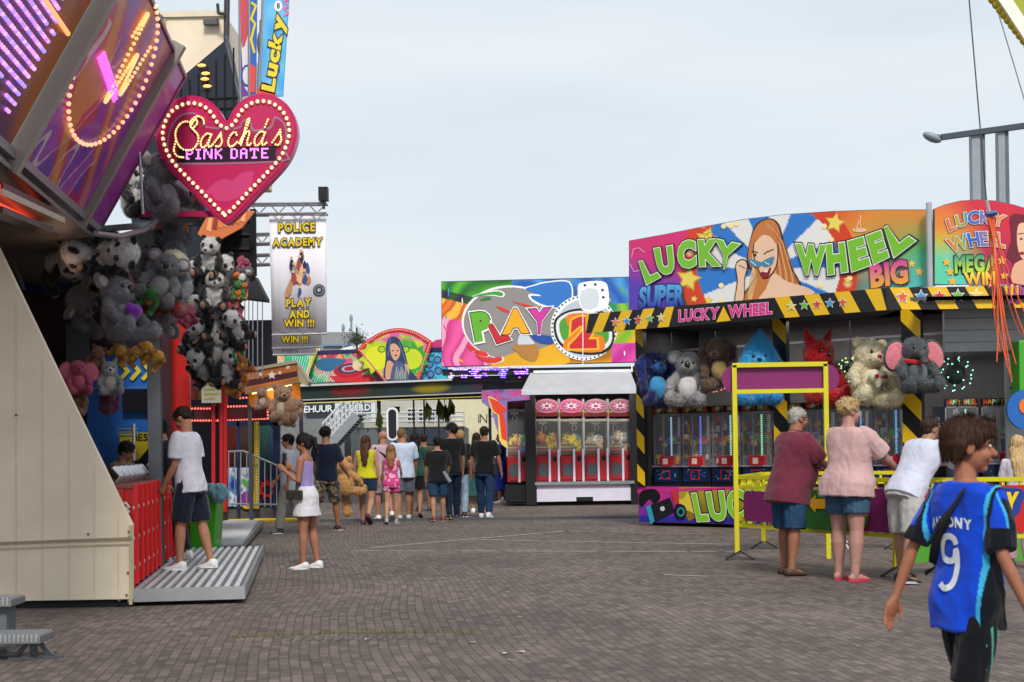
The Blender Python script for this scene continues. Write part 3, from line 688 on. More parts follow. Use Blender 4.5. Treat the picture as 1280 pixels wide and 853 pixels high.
for i in range(12):   # scraps on the paving
    q = G(rg.uniform(380, 900), rg.uniform(690, 845), .006); s = rg.uniform(.012, .032); m = MB(); a_ = rg.uniform(0, 3)
    m.prism([q + V((s * math.cos(a_ + k) * rg.uniform(.6, 1.2), s * math.sin(a_ + k) * rg.uniform(.6, 1.2), rg.uniform(0, .006))) for k in (0, 1.3, 2.5, 3.8, 5)], (0, 0, .002), hx(rg.choice(['#b8b4ac', '#c8c0a8', '#8c8478', '#a89c70'])))
    tag(m.build('paper_scrap', MATTE()), 'tiny pale scrap of litter lying on the open brick paving', 'litter', 'scraps of litter on the paving')
# roofs over the ride
r = facade('grey flat roofed plant room rising behind the fairground ride', 'plant_room', 402, 415, 442, 560, 110, 12, hx('#8b8c8d'))
m = MB(); cbox(m, 404, 430, 440, 433, 109.8, .2, hx('#6e88a0')); m.build('parapet', PAINT(), r)
m = MB(); q = A(455, 436, 90); m.sph(q + V((0, 4, -.6)), (2.6, 2.6, 1.2), hx('#d5d8da')); r = thing('white_marquee', 'white domed tent roof behind the painted ride front', 'tent', (q.x, 94, 0)); m.build('roof', PAINT(), r, smooth=True)
m = MB(); m.cyl((q.x, 94, 0), (q.x, 94, q.z), 2.4, hx('#c8cbcd'), seg=20); m.build('wall', PAINT(), r)
for i, (x, y) in enumerate(((439, 398), (429, 410))):
    m = MB(); t_ = A(x, y, 108); m.cyl((t_.x, 108, A(x, 415, 110).z - 4), t_, .08, hx('#8a8f94')); m.sph(t_, (.12, .12, .3), hx('#8a8f94'), nu=8, nv=6)
    tag(m.build('antenna', PAINT()), ('tall slim roof antenna above the plant room', 'short roof antenna left of the taller one')[i], 'antenna')
q = A(446, 418, 88); m = MB(); m.cyl((q.x, 88, 0), (q.x, 88, q.z + .4), .12, hx('#4a4038'), r1=.05); r = thing('tree', 'dark small treetop peeping over the ride front', 'tree', (q.x, 88, 0)); m.build('trunk', MATTE(), r)
m = MB()
for i in range(700):
    p = V((random.gauss(0, .3), random.gauss(0, .3), random.gauss(-.3, .25))) + V((q.x, 88, q.z)); m.poly([p, p + V((random.uniform(-.1, .1), .05, random.uniform(-.1, .1))), p + V((random.uniform(-.1, .1), -.05, random.uniform(-.1, .1)))], mixc(hx('#2c3c22'), hx('#44542e'), random.random()))
m.build('crown', MATTE(), r)

# ================================================================ steel frame and lamp, top right
r = thing('light_gantry', 'grey steel gantry with twin posts and an arm lamp above the booth', 'gantry', (13, 45, 0))
for x in (1227, 1258):
    m = MB(); a = A(x, 300, 45); w_ = .24 if x == 1227 else .19; m.box((a.x - w_, 45, 0), (a.x - w_ * .0, 45.3, A(x, 164, 45).z), hx('#8f969e')); m.box((a.x, 45.05, 0), (a.x + w_ * .7, 45.25, A(x, 164, 45).z), hx('#5c646c')); m.build('post', PAINT(), r)
m = MB(); m.bar(A(1176, 172, 45), A(1320, 152, 45), .2, .16, hx('#3c4652')); m.build('beam', PAINT(), r)
m = MB(); a = A(1165, 172, 45); m.sph(a, (.3, .2, .13), hx('#8a949c'), M=ry(R(25))); m.cyl(a + V((.1, 0, .05)), A(1180, 171, 45), .05, hx('#5a636c')); m.build('lamp_head', PAINT(), r, smooth=True)
# ================================================================ dodgem style ride in the middle, behind the walkers
YR = 40.0
r = thing('fairground_ride', 'long airbrushed fairground ride front with fan shaped boards over a low canopy', 'ride', A(480, 640, YR))
cy = hx('#d9c420'); rd = hx('#d02418')
# straight boards
def rideboard(quad, fn, nm='sign_board'):
    m = MB(); pl = [A(x, y, YR) for x, y in quad]; m.prism(pl, (0, .12, 0), hx('#6a5a70')); b = m.build(nm, PRINT(), r)
    ar = Art(V((0, YR, 0)), (0, -1, 0)); return b, ar
random.seed(3)
def cell(palette, seed=0, fx=6, fy=4):
    def f(a, b):
        q = noise.noise(V((a * fx + seed, b * fy, seed * .7))); q2 = noise.noise(V((a * fx * 2.3, b * fy * 2, seed + 9.1)))
        v = (q * .9 + q2 * .45) * .9 + .5; v = max(0, min(.999, v)) * (len(palette) - 1); i = int(v)
        return mixc(palette[i], palette[i + 1], min(1, max(0, (v - i) * 2.5 - .6)))
    return f
P1_ = [hx(c) for c in ('#14785c', '#2fa074', '#8ac89a', '#d8607c', '#c02c50', '#e8a860')]
b, ar = rideboard([(386, 441), (470, 438), (560, 437), (560, 473), (386, 481)], None)
ar.grid([(387, 442), (468, 439), (468, 475), (387, 479)], cell(P1_, 2, 5, 3), 60, 26)
for i in range(16): ar.line([(392 + i * 3.2, 455), (406 + i * 3.2, 478 - i * .2)], .7, hx('#bfe6cc'), 2 + i * .1); ar.line([(402 + i * 3.2, 455), (389 + i * 3.2, 477)], .7, hx('#bfe6cc'), 4 + i * .1)
ar.poly([(396, 452), (410, 447), (432, 451), (414, 464), (398, 461)], hx('#2f6a92'), 7, 3)
ar.disc(437, 463, 20, hx('#c01c28'), 8, ry=9, rot=-.1); ar.disc(437, 461, 16, hx('#5a3a5c'), 9, ry=6.5, rot=-.1); ar.disc(437, 461, 10, hx('#b8b0c8'), 10, ry=4, rot=-.1); ar.disc(437, 461, 7, hx('#a8202c'), 11, ry=2.8, rot=-.1); ar.poly([(443, 452), (455, 448), (460, 458), (450, 464), (441, 460)], hx('#e6cfa4'), 12, 3)
ar.poly([(412, 470), (430, 470), (462, 468), (476, 478), (420, 478)], hx('#d32a35'), 6.5)
ar.grid([(385, 439), (452, 436.5), (452, 441), (385, 444)], lambda a, b: hx('#2b2058'), 2, 1, 12.5)
ar.build('artwork', b)
def fan(cx, cy0, x0, x1, ytop, yb, xb0, xb1, edge, fn, deco, yl=None, yr=None):
    """fan board: arched top, straight raked sides, dotted edge"""
    yl = yl or ytop + 24; yr = yr or ytop + 27
    out = []
    for i in range(17):
        t = i / 16; x = lerp(x0, x1, t); y = lerp(yl, yr, t) - 4 * t * (1 - t) * ((yl + yr) / 2 - ytop); out.append((x, y))
    out += [(xb1, yb - 1), (xb0, yb)]
    Y = YR - .25; m = MB(); m.prism([A(x, y, Y) for x, y in out], (0, .14, 0), edge); b = m.build('fan_board', PRINT(), r)
    ar = Art(V((0, Y, 0)), (0, -1, 0)); c_ = V(((x0 + x1) / 2, (ytop + yb) / 2 + 2)); inn = [tuple(c_ + (V(p) - c_) * .84) for p in out]
    inn[-1] = (inn[-1][0], yb - .8); inn[-2] = (inn[-2][0], yb - 1.2)
    # fill by a fan of quads from the bottom edge to the arc
    n_ = 17; mbv = []; cs = []; nv = 14
    for i in range(n_):
        t = i / (n_ - 1); bx = V((lerp(inn[-1][0], inn[-2][0], t), lerp(inn[-1][1], inn[-2][1], t))); tp = V(inn[i])
        for j in range(nv + 1): p = lerp(tp, bx, j / nv); mbv.append(ar.pt(p.x, p.y, .5)); cs.append(fn(t, j / nv))
    fs = [(i * (nv + 1) + j, (i + 1) * (nv + 1) + j, (i + 1) * (nv + 1) + j + 1, i * (nv + 1) + j + 1) for i in range(n_ - 1) for j in range(nv)]
    ar.mb.add(mbv, fs, cs); deco(ar); ar.build('artwork', b)
    m = MB(); pts = [V(p) for p in out]; path = [pts[-1]] + pts[:17] + [pts[-2]]; path = [c_ + (p - c_) * .93 for p in path]
    for i in range(len(path) - 1):
        n2 = max(2, int((path[i + 1] - path[i]).length / 2.6))
        for j in range(n2): p = lerp(path[i], path[i + 1], j / n2); q = ar.pt(p.x, p.y, 2); m.sph(q, .028, mixc(edge, (1, .95, .8, 1), .25), nu=6, nv=4)
    m.build('bulbs', GLOSS(), b)
def deco1(ar):
    ar.poly([(343, 444), (352, 441), (356, 452), (350, 466), (342, 462)], hx('#d9a27c'), 2, 3); ar.poly([(337, 446), (345, 439), (355, 443), (345, 448)], hx('#e8c030'), 3, 3)
    for i in range(9): ar.line([(322 + i * 3.4, 446), (334 + i * 3.2, 470)], .7, hx('#c4ecd6'), 4 + i * .1); ar.line([(367 + i * 3, 446), (360 + i * 3, 474)], .7, hx('#c4ecd6'), 4 + i * .1)
fan(0, 0, 314, 398, 420, 482, 332, 380, cy, cell([hx(c) for c in ('#17a6cc', '#2aa878', '#7cc89c', '#e8d890')], 5, 3, 2), deco1, yl=441, yr=436)
def deco2(ar):
    ar.grid([(452, 424), (535, 424), (535, 425), (452, 425)], lambda a, b: hx('#d86aa4'), 1, 1, .6)
    ar.star(470, 447, 22, hx('#b8cc20'), 1, .72, 11); ar.disc(471, 448, 15, hx('#d8dc28'), 2); ar.star(517, 449, 21, hx('#3c9c34'), 1, .7, 10); ar.disc(515, 449, 13, hx('#c4d428'), 2)
    for x in (477, 507): ar.disc(x, 437, 5, hx('#1c4020'), 3, ry=4); ar.disc(x, 437, 4.1, hx('#a8cc28'), 4, ry=3.1)
    hr = hx('#2c3c5c')
    ar.poly([(489, 421), (499, 424), (506, 440), (512, 462), (522, 476), (482, 477), (482, 450), (483, 430)], hr, 5, 4)
    ar.poly([(488, 432), (494, 430), (500, 437), (499, 446), (494, 451), (489, 444)], hx('#d8a088'), 6, 4); ar.poly([(484, 452), (492, 455), (492, 470), (482, 474)], hx('#d29a78'), 6, 3); ar.poly([(506, 455), (511, 458), (511, 470), (507, 464)], hx('#d29a78'), 6, 3)
    ar.disc(495, 444.6, 1.8, hx('#701828'), 7, ry=1); ar.disc(491.5, 438.5, 1, hx('#201820'), 7); ar.disc(497, 438.5, 1, hx('#201820'), 7)
    ar.poly([(493, 453), (505, 456), (511, 476), (489, 477)], hx('#4a5a80'), 7, 3)
    for i in range(7): ar.line([(496 + i * 1.9, 459 + (i % 3) * 3), (494 + i * 2.2, 474)], 1, hx('#b0b0a0'), 8 + i * .1)
    ar.line([(488, 424), (485, 446)], 1, hx('#5a78a8'), 8); ar.line([(499, 428), (508, 455)], 1, hx('#5a78a8'), 8.4)
fan(0, 0, 446, 541, 410.5, 478.5, 481, 524, rd, cell([hx(c) for c in ('#e070a8', '#d85c9c', '#c0d030', '#48a838', '#e884b0')], 8, 3, 3), deco2, yl=437, yr=428)
m = MB(); m.prism([A(x, y, YR) for x, y in ((524, 436), (560, 434), (560, 477), (516, 478))], (0, .1, 0), hx('#1d6cae')); b = m.build('sign_board', PRINT(), r)
ar = Art(V((0, YR, 0)), (0, -1, 0)); ar.grid([(526, 440), (560, 439), (560, 474), (521, 475)], cell([hx(c) for c in ('#1468b4', '#2890d0', '#50c0d8', '#284890')], 3, 4, 4), 24, 24)
for x, y in ((537, 456), (547, 450), (548, 464), (538, 468)): ar.disc(x, y, 5, hx('#283870'), 2); ar.disc(x, y, 3.4, hx('#5c88b8'), 3)
ar.poly([(532, 434), (545, 425), (562, 423), (562, 436)], hx('#c03878'), 5); ar.poly([(530, 435), (562, 434), (562, 440), (530, 441)], hx('#241c58'), 6)
ar.build('artwork', b)
# canopy underside band and eave
m = MB(); a, b_ = A(345, 484, YR - 1.2), A(660, 471, YR - 1.2); m.prism([A(345, 484, YR - .6), A(660, 471, YR - .6), A(660, 488, YR - .5), A(338, 501, YR - .5)], (0, .1, 0), hx('#3a4040'))
cb = m.build('canopy_band', MATTE(), r)
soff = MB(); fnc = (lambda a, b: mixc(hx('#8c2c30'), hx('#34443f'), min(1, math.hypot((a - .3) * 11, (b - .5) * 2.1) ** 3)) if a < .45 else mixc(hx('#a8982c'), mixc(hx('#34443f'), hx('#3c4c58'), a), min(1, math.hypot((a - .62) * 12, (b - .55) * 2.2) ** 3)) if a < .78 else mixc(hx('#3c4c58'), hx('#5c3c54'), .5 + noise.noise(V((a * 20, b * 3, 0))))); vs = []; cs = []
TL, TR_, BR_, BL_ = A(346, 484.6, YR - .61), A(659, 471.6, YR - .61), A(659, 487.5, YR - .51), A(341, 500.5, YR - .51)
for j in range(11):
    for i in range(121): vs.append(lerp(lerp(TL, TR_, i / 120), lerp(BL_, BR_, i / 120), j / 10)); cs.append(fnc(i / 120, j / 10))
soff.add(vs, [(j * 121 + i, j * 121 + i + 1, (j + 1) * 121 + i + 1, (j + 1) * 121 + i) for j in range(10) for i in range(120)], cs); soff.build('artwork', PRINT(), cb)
m = MB(); m.bar(A(343, 483.8, YR - .65), A(662, 470.8, YR - .65), .1, .05, hx('#c2c4c2')); m.build('eave_trim', PAINT(), r)
m = MB(); m.bar(A(338, 503, YR), A(660, 491.5, YR), .3, .1, hx('#17161a')); m.bar(A(338, 501.5, YR - .45), A(660, 488.5, YR - .45), .1, .05, hx('#aaa9a4')); m.build('beam', PAINT(), r)
m = MB()
for i in range(150): t = i / 149; q = lerp(A(340, 504.8, YR - .12), A(658, 493, YR - .12), t); m.sph(q, .03, hx('#d8c860'), nu=6, nv=4)
m.build('bulbs', LAMP(), r)
m = MB(); q0, q1 = A(338, 500, YR), A(660, 489, YR); m.box((q0.x, YR + .2, 3.05), (q1.x, YR + 11, 3.15), hx('#2c2c30')); m.build('roof', MATTE(), r)
for i, x in enumerate((474, 517, 530, 548, 612)):
    m = MB(); a = A(x, 500, YR + (.1 if i in (0, 4) else 3)); m.cyl((a.x, a.y, 0), (a.x, a.y, 3.05), .04 if i in (0, 4) else .025, hx('#202024' if i in (0, 4) else '#7a2a40')); m.build('post', PAINT(), r)
for i, (x, y) in enumerate(((472, 526), (533, 516), (548, 512), (556, 518), (562, 510))):
    m = MB(); q = A(x, y, YR - .3 + i * .2); q.z = min(q.z, 2.6)
    for j in range(26):
        a = random.uniform(0, 6.28); m.poly([q + V((0, 0, .3)), q + V((.1 * math.cos(a) + .06, .1 * math.sin(a), random.uniform(-.2, .1))), q + V((.07 * math.cos(a + .5), .07 * math.sin(a + .5), random.uniform(-.3, 0)))], mixc(hx('#28401c'), hx('#5c5a20'), random.random()))
    m.cyl(q + V((0, 0, .3)), (q.x, q.y, 3.0), .012, hx('#202020')); tag(m.build('hanging_garland', MATTE()), ('dark green leafy garland hanging behind the bald man in pink', 'leafy garland hanging behind the tall man with the dark cap, leftmost of four', 'leafy garland second from left of four hanging under the ride eave', 'leafy garland third from left of four hanging under the ride eave', 'rightmost leafy garland of the four hanging under the ride eave')[i], 'garland', 'garlands hanging under the ride eave')
# ride floor and rear things
m = MB(); a, b_ = A(372, 600, YR), A(645, 600, YR); m.box((a.x, YR + 1, .0), (b_.x, YR + 9, .28), hx('#4c4e52')); m.build('platform', MATTE(), r)
m = MB(); m.box((a.x, YR + 4, .28), (b_.x, YR + 4.1, .95), hx('#b4b2aa')); m.box((a.x, YR + 3.98, .9), (b_.x, YR + 4.0, 1.0), hx('#3a3c40')); m.build('parapet', PAINT(), r)
# pill shaped sign on a post
q = A(490.5, 530, YR - 2); r2 = thing('pill_sign', 'black pill shaped sign with a white rim on a thin post', 'sign', (q.x, YR - 2, 0))
def pill(c, w_, h_, y, col, m):
    pts = [c + V((w_ * math.cos(a), y, (h_ - w_) * (1 if math.sin(a) >= 0 else -1) + w_ * math.sin(a))) for a in [2 * math.pi * i / 24 for i in range(24)]]; m.prism(pts, (0, .03, 0), col)
m = MB(); pill(q, .15, .42, 0, hx('#e8e8e8'), m); b = m.build('rim', PAINT(), r2); m = MB(); pill(q, .1, .36, -.02, hx('#22242a'), m); m.build('face', MATTE(), r2)
m = MB(); m.cyl((q.x, YR - 1.95, 0), (q.x, YR - 1.95, q.z), .03, hx('#606468')); m.build('post', PAINT(), r2)
m = MB(); q = A(497, 512, YR + 3); m.box((q.x - .2, YR + 3, q.z - .08), (q.x + .05, YR + 3.2, q.z + .08), hx('#303438')); m.cyl((q.x - .1, YR + 3.1, 0), (q.x - .1, YR + 3.1, q.z), .04, hx('#50565c'))
tag(m.build('floodlight', PAINT()), 'small dark floodlight on a thin mast near the white railings', 'floodlight')

# ================================================================ PLAY attraction with claw machines
YK = 36.3
r = thing('play_arcade', 'arcade trailer under a bright airbrushed PLAY sign board', 'arcade', A(690, 632, YK)); RP = r
m = MB(); quad = [(551.5, 352), (787, 346), (797, 346), (797, 453), (552, 459)]
m.prism([A(x, y, YK - .5) for x, y in quad], (0, .2, 0), hx('#3c3440')); b = m.build('sign_board', PRINT(), r)
ar = Art(V((0, YK - .5, 0)), (0, -1, 0), .003)
PAL = [hx(c) for c in ('#f4f0e8', '#e43a90', '#c41c74', '#7a1050', '#e87020', '#e8941c', '#f0c020', '#2a7a28', '#58b028', '#2850a8', '#1c6cc4', '#4aa0dc')]
def playbg(a, b):
    x = 552 + a * 245; y = 352 - a * 6 + b * 106; th = math.atan2(y - 415, x - 690); rr = math.hypot(x - 690, (y - 415) * 1.2)
    w_ = .5 + .5 * math.sin(rr * .22 + th * 9 + 3 * noise.noise(V((x * .03, y * .03, 0))))
    if x < 640:
        k = (y - 352 + (600 - x) * .25) / 106
        if k < .2: c = mixc(hx('#58b82c'), hx('#1c6a24'), w_)
        elif k < .3: c = mixc(hx('#1e5a20'), hx('#281838'), w_)
        elif k < .52: c = mixc(hx('#ec7a1c'), hx('#f0b838') if w_ > .7 else hx('#8a1c30'), w_)
        else: c = mixc(hx('#f05aa4'), hx('#b81868'), w_) if w_ < .8 else hx('#f8a0c8')
        return c
    k = (y - 346) / 110
    if x > 745 and k < .75 and k > .3: return mixc(hx('#8cc030'), hx('#1c8c5c'), w_) if k < .45 else mixc(hx('#e8b020'), hx('#7ab428'), w_)
    if k < .42: return mixc(hx('#1e58b0'), hx('#58b0e4'), w_ * (.5 + .5 * noise.noise(V((x * .06, y * .06, 3)))))
    if k < .62: return mixc(hx('#1c4c9c'), hx('#3888c8'), w_)
    if x > 765: return mixc(hx('#c02c90'), hx('#d850a8'), w_)
    return mixc(hx('#e0a018'), hx('#a86c18'), w_) if k > .78 else mixc(hx('#5ca82c'), hx('#d8c024'), w_)
ar.grid([(552, 353), (796, 346.6), (796, 452.4), (552.5, 458)], playbg, 220, 96)
ar.disc(640, 404, 63, hx('#f2f2f0'), 1, ry=47, n=40, rot=.05); ar.disc(641, 405, 61.5, hx('#8f8a88'), 1.5, ry=45.5, n=40, rot=.05)
ar.poly([(612, 458), (640, 442), (665, 440), (695, 430), (706, 440), (708, 455), (640, 457.5)], hx('#e2a81c'), 2, 4)
ar.poly([(655, 361), (668, 356), (684, 352), (712, 352), (716, 375), (706, 386), (680, 384), (664, 376), (661, 368), (674, 368)], hx('#f2f4f6'), 2, 4)
ar.poly([(657, 362), (670, 357), (685, 353.5), (711, 353.5), (714, 375), (704, 385), (682, 382), (667, 375), (664, 370), (677, 370)], hx('#2c74c4'), 3, 4)
ar.poly([(590, 371), (604, 366), (622, 363), (631, 367), (628, 372), (616, 370), (604, 370)], hx('#f2f2f0'), 4, 4); ar.poly([(592, 371), (604, 367), (622, 364.5), (629, 367.5), (626, 370.5), (615, 368.6)], hx('#3c9c34'), 5, 4)
ar.poly([(600, 375), (610, 371), (614, 374), (604, 376)], hx('#2c7c2c'), 5, 3)
for k_, (p) in enumerate(([(620, 383), (632, 386), (641, 392), (630, 390)], [(640, 377), (655, 380), (668, 383), (676, 386), (660, 384)], [(583, 430), (594, 436), (590, 440)], [(592, 437), (608, 441), (609, 446), (598, 444)], [(594, 444), (612, 448), (626, 446), (626, 452), (610, 454)])):
    ar.poly([tuple(V(q) + (V(q) - V(p[0])) * .06) for q in p], hx('#f2f2f0'), 4 + k_ * .1, 4); ar.poly(p, hx('#d83428'), 5 + k_ * .1, 4)
# dog-like biscuit figure left generic: a splash of brown and blue
ar.poly([(640, 434), (652, 428), (668, 430), (674, 440), (668, 452), (654, 448), (646, 440)], hx('#b07c38'), 6, 4); ar.poly([(650, 418), (656, 415), (664, 424), (668, 430), (654, 431), (647, 430)], hx('#c8d0d8'), 7, 4); ar.poly([(664, 419), (690, 421), (690, 430), (672, 428)], hx('#1c4c9c'), 6.5, 4)
OUT = [(.028, hx('#201820')), (.062, hx('#f4f4f4'))]
ar.word('P', (588, 393), (611, 390), (616, 421), (594, 425), hx('#62b02c'), 12, off=.075, outline=OUT)
ar.word('L', (610, 407), (624, 405), (637, 423), (620, 428), hx('#c8202c'), 12.2, off=.075, outline=OUT)
ar.word('A', (634, 388), (654, 386), (661, 414), (628, 416), hx('#ecaa18'), 12.4, off=.07, outline=OUT)
ar.word('Y', (661, 388), (688, 386), (680, 414), (668, 415), hx('#d0349c'), 12.6, off=.075, outline=OUT)
# round badge with the numeral
ar.disc(730, 410, 42, hx('#eef0f0'), 7, ry=41, n=36); ar.disc(731, 411, 37, hx('#b9c4d0'), 7.5, ry=36, n=36)
for i in range(46):
    a = 2 * math.pi * i / 46; ar.disc(730 + 40 * math.cos(a), 410 + 39 * math.sin(a), 1.3, hx('#30343c'), 8, n=6)
ar.poly([(692, 404), (702, 392), (722, 386), (748, 388), (764, 398), (768, 424), (758, 440), (738, 444), (712, 440), (696, 426)], hx('#18181c'), 8.5, 4); ar.poly([(695, 405), (704, 394), (722, 389), (746, 391), (761, 400), (765, 424), (756, 437), (738, 441), (714, 437), (699, 425)], hx('#dfe4e4'), 9, 4); ar.poly([(699, 406), (706, 397), (722, 392), (745, 394), (757, 402), (761, 423), (752, 433), (736, 438), (716, 434), (703, 424)], hx('#4c9c30'), 9.5, 4)
ar.poly([(709, 394), (735, 392), (750, 400), (752, 412), (742, 418), (754, 422), (752, 440), (708, 438), (706, 426), (722, 412), (710, 408)], hx('#e87a1c'), 10, 3)
ar.word('2', (714, 398), (744, 397), (746, 432), (712, 433), hx('#c8242c'), 12, off=.07, outline=[(.05, hx('#f0b428'))])
rg = random.Random(11)
for k3 in range(46):   # sprayed drops and streaks over the board
    x = rg.uniform(556, 790); y = rg.uniform(352, 454); d_ = math.hypot((x - 640) / 63, (y - 404) / 47)
    if d_ < 1.05 or math.hypot(x - 730, y - 410) < 46: continue
    c = rg.choice([hx('#f4f0e8'), hx('#f0c020'), hx('#e43a90'), hx('#58b028'), hx('#4aa0dc'), hx('#7a1050')]); a_ = math.atan2(y - 404, x - 640) + 1.2; l_ = rg.uniform(4, 17)
    ar.poly([(x, y), (x + math.cos(a_) * l_ * .5 + .9, y + math.sin(a_) * l_ * .5 - .9), (x + math.cos(a_) * l_, y + math.sin(a_) * l_), (x + math.cos(a_) * l_ * .5 - .7, y + math.sin(a_) * l_ * .5 + .9)], c, .6 + k3 * .008, 3)
# plain white dice block standing on the badge
ar.poly([(722, 360), (730, 353), (752, 352), (760, 360), (758, 386), (728, 388)], hx('#f4f6f8'), 10.2, 3); ar.poly([(726, 364), (746, 362), (747, 384), (728, 386)], hx('#cfd6dc'), 10.6, 2)
for x, y in ((731, 357), (744, 356), (753, 363), (754, 372)): ar.disc(x, y, 1.8, hx('#303840'), 11, n=8)
ar.line([(728.5, 393), (728.5, 457)], 1, hx('#e8e8e8'), 13)
ar.build('artwork', b)
# dark fascia below the sign with a purple lamp text
m = MB(); cbox(m, 553, 458, 797, 469, YK - .4, .35, hx('#17151c')); cbox(m, 565, 469, 662, 477, YK - .2, .2, hx('#1b1726')); m.build('fascia', PAINT(), r)
m = MB()
for i in range(420):
    x = 563 + (i % 70) * 1.4; y = 460 + (i // 70) * 2.4
    if noise.noise(V((x * .09, y * .22, 1))) > (-.05 if y < 468 else .12): m.sph(A(x, y, YK - .43), .016, random.choice([(.45, .12, 1, 1), (.12, .15, 1, 1), (.9, .3, .9, 1), (.6, .5, 1, 1)]), nu=5, nv=4)
m.build('led_lamps', LED(), r)
# grey roller shutter canopy of the right kiosk
m = MB(); m.prism([A(663, 469, YK - .7), A(788, 466, YK - .7), A(797, 490.5, YK - 1.6), A(652, 491, YK - 1.6)], (0, .02, .05), hx('#a9acb2')); aw = m.build('awning', PAINT(), r)
m = MB(); cbox(m, 667, 461.5, 791, 467, YK - .75, .3, hx('#e4e6e8')); m.build('trim', PAINT(), aw); m = MB(); m.bar(A(652, 491.5, YK - 1.62), A(797, 489.5, YK - 1.62), .09, .09, hx('#c9ccd0')); m.build('front_bar', PAINT(), aw)
for q in ((658, 490, 669, 632), (789, 468, 800, 632)): m = MB(); cbox(m, *q, YK - .05, .3, hx('#19181b')); m.build('post', PAINT(), r)
m = MB(); cbox(m, 603, 478, 662, 487, YK, .3, hx('#222026')); m.build('beam', PAINT(), r)
m = MB(); cbox(m, 634, 466, 797, 634, YK + 2.2, .1, hx('#2b2226')); m.build('back_wall', MATTE(), r)
m = MB(); cbox(m, 655, 466, 797, 470, YK - .3, 2.6, hx('#55565a')); m.build('roof', MATTE(), r)
m = MB(); cbox(m, 797, 466, 800, 630, YK, 2.3, hx('#3a383c')); m.build('side_wall', MATTE(), r)
m = MB(); a, b_ = A(669, 632, YK), A(793, 632, YK); m.box((a.x, YK, .1), (b_.x, YK + 2.3, .5), hx('#d9d4e6')); m.build('plinth', PAINT(), r)
m = MB(); m.box((a.x + .05, YK + .1, 0), (b_.x, YK + 2.2, .1), hx('#101012')); m.box(((a.x + b_.x) / 2 - .2, YK - .01, .1), ((a.x + b_.x) / 2 + .2, YK, .2), hx('#1a1a1a')); m.build('base', MATTE(), r)
m = MB(); m.box((a.x, YK - .1, .5), (b_.x, YK + .2, .57), hx('#a8aaac')); m.build('ledge', ALU(), r)
lit = bpy.data.lights.new('kiosk_fill_light', 'AREA'); lit.shape = 'RECTANGLE'; lit.size = 2.2; lit.size_y = .25; lit.energy = 15; lit.color = (1, .93, .85)  # added fill light without a fixture, brightens the claw machines under the awning
lo = bpy.data.objects.new('kiosk_fill_light', lit); COL.objects.link(lo); lo.location = A(730, 493, YK - .45); lo.rotation_euler = (R(38), 0, 0)
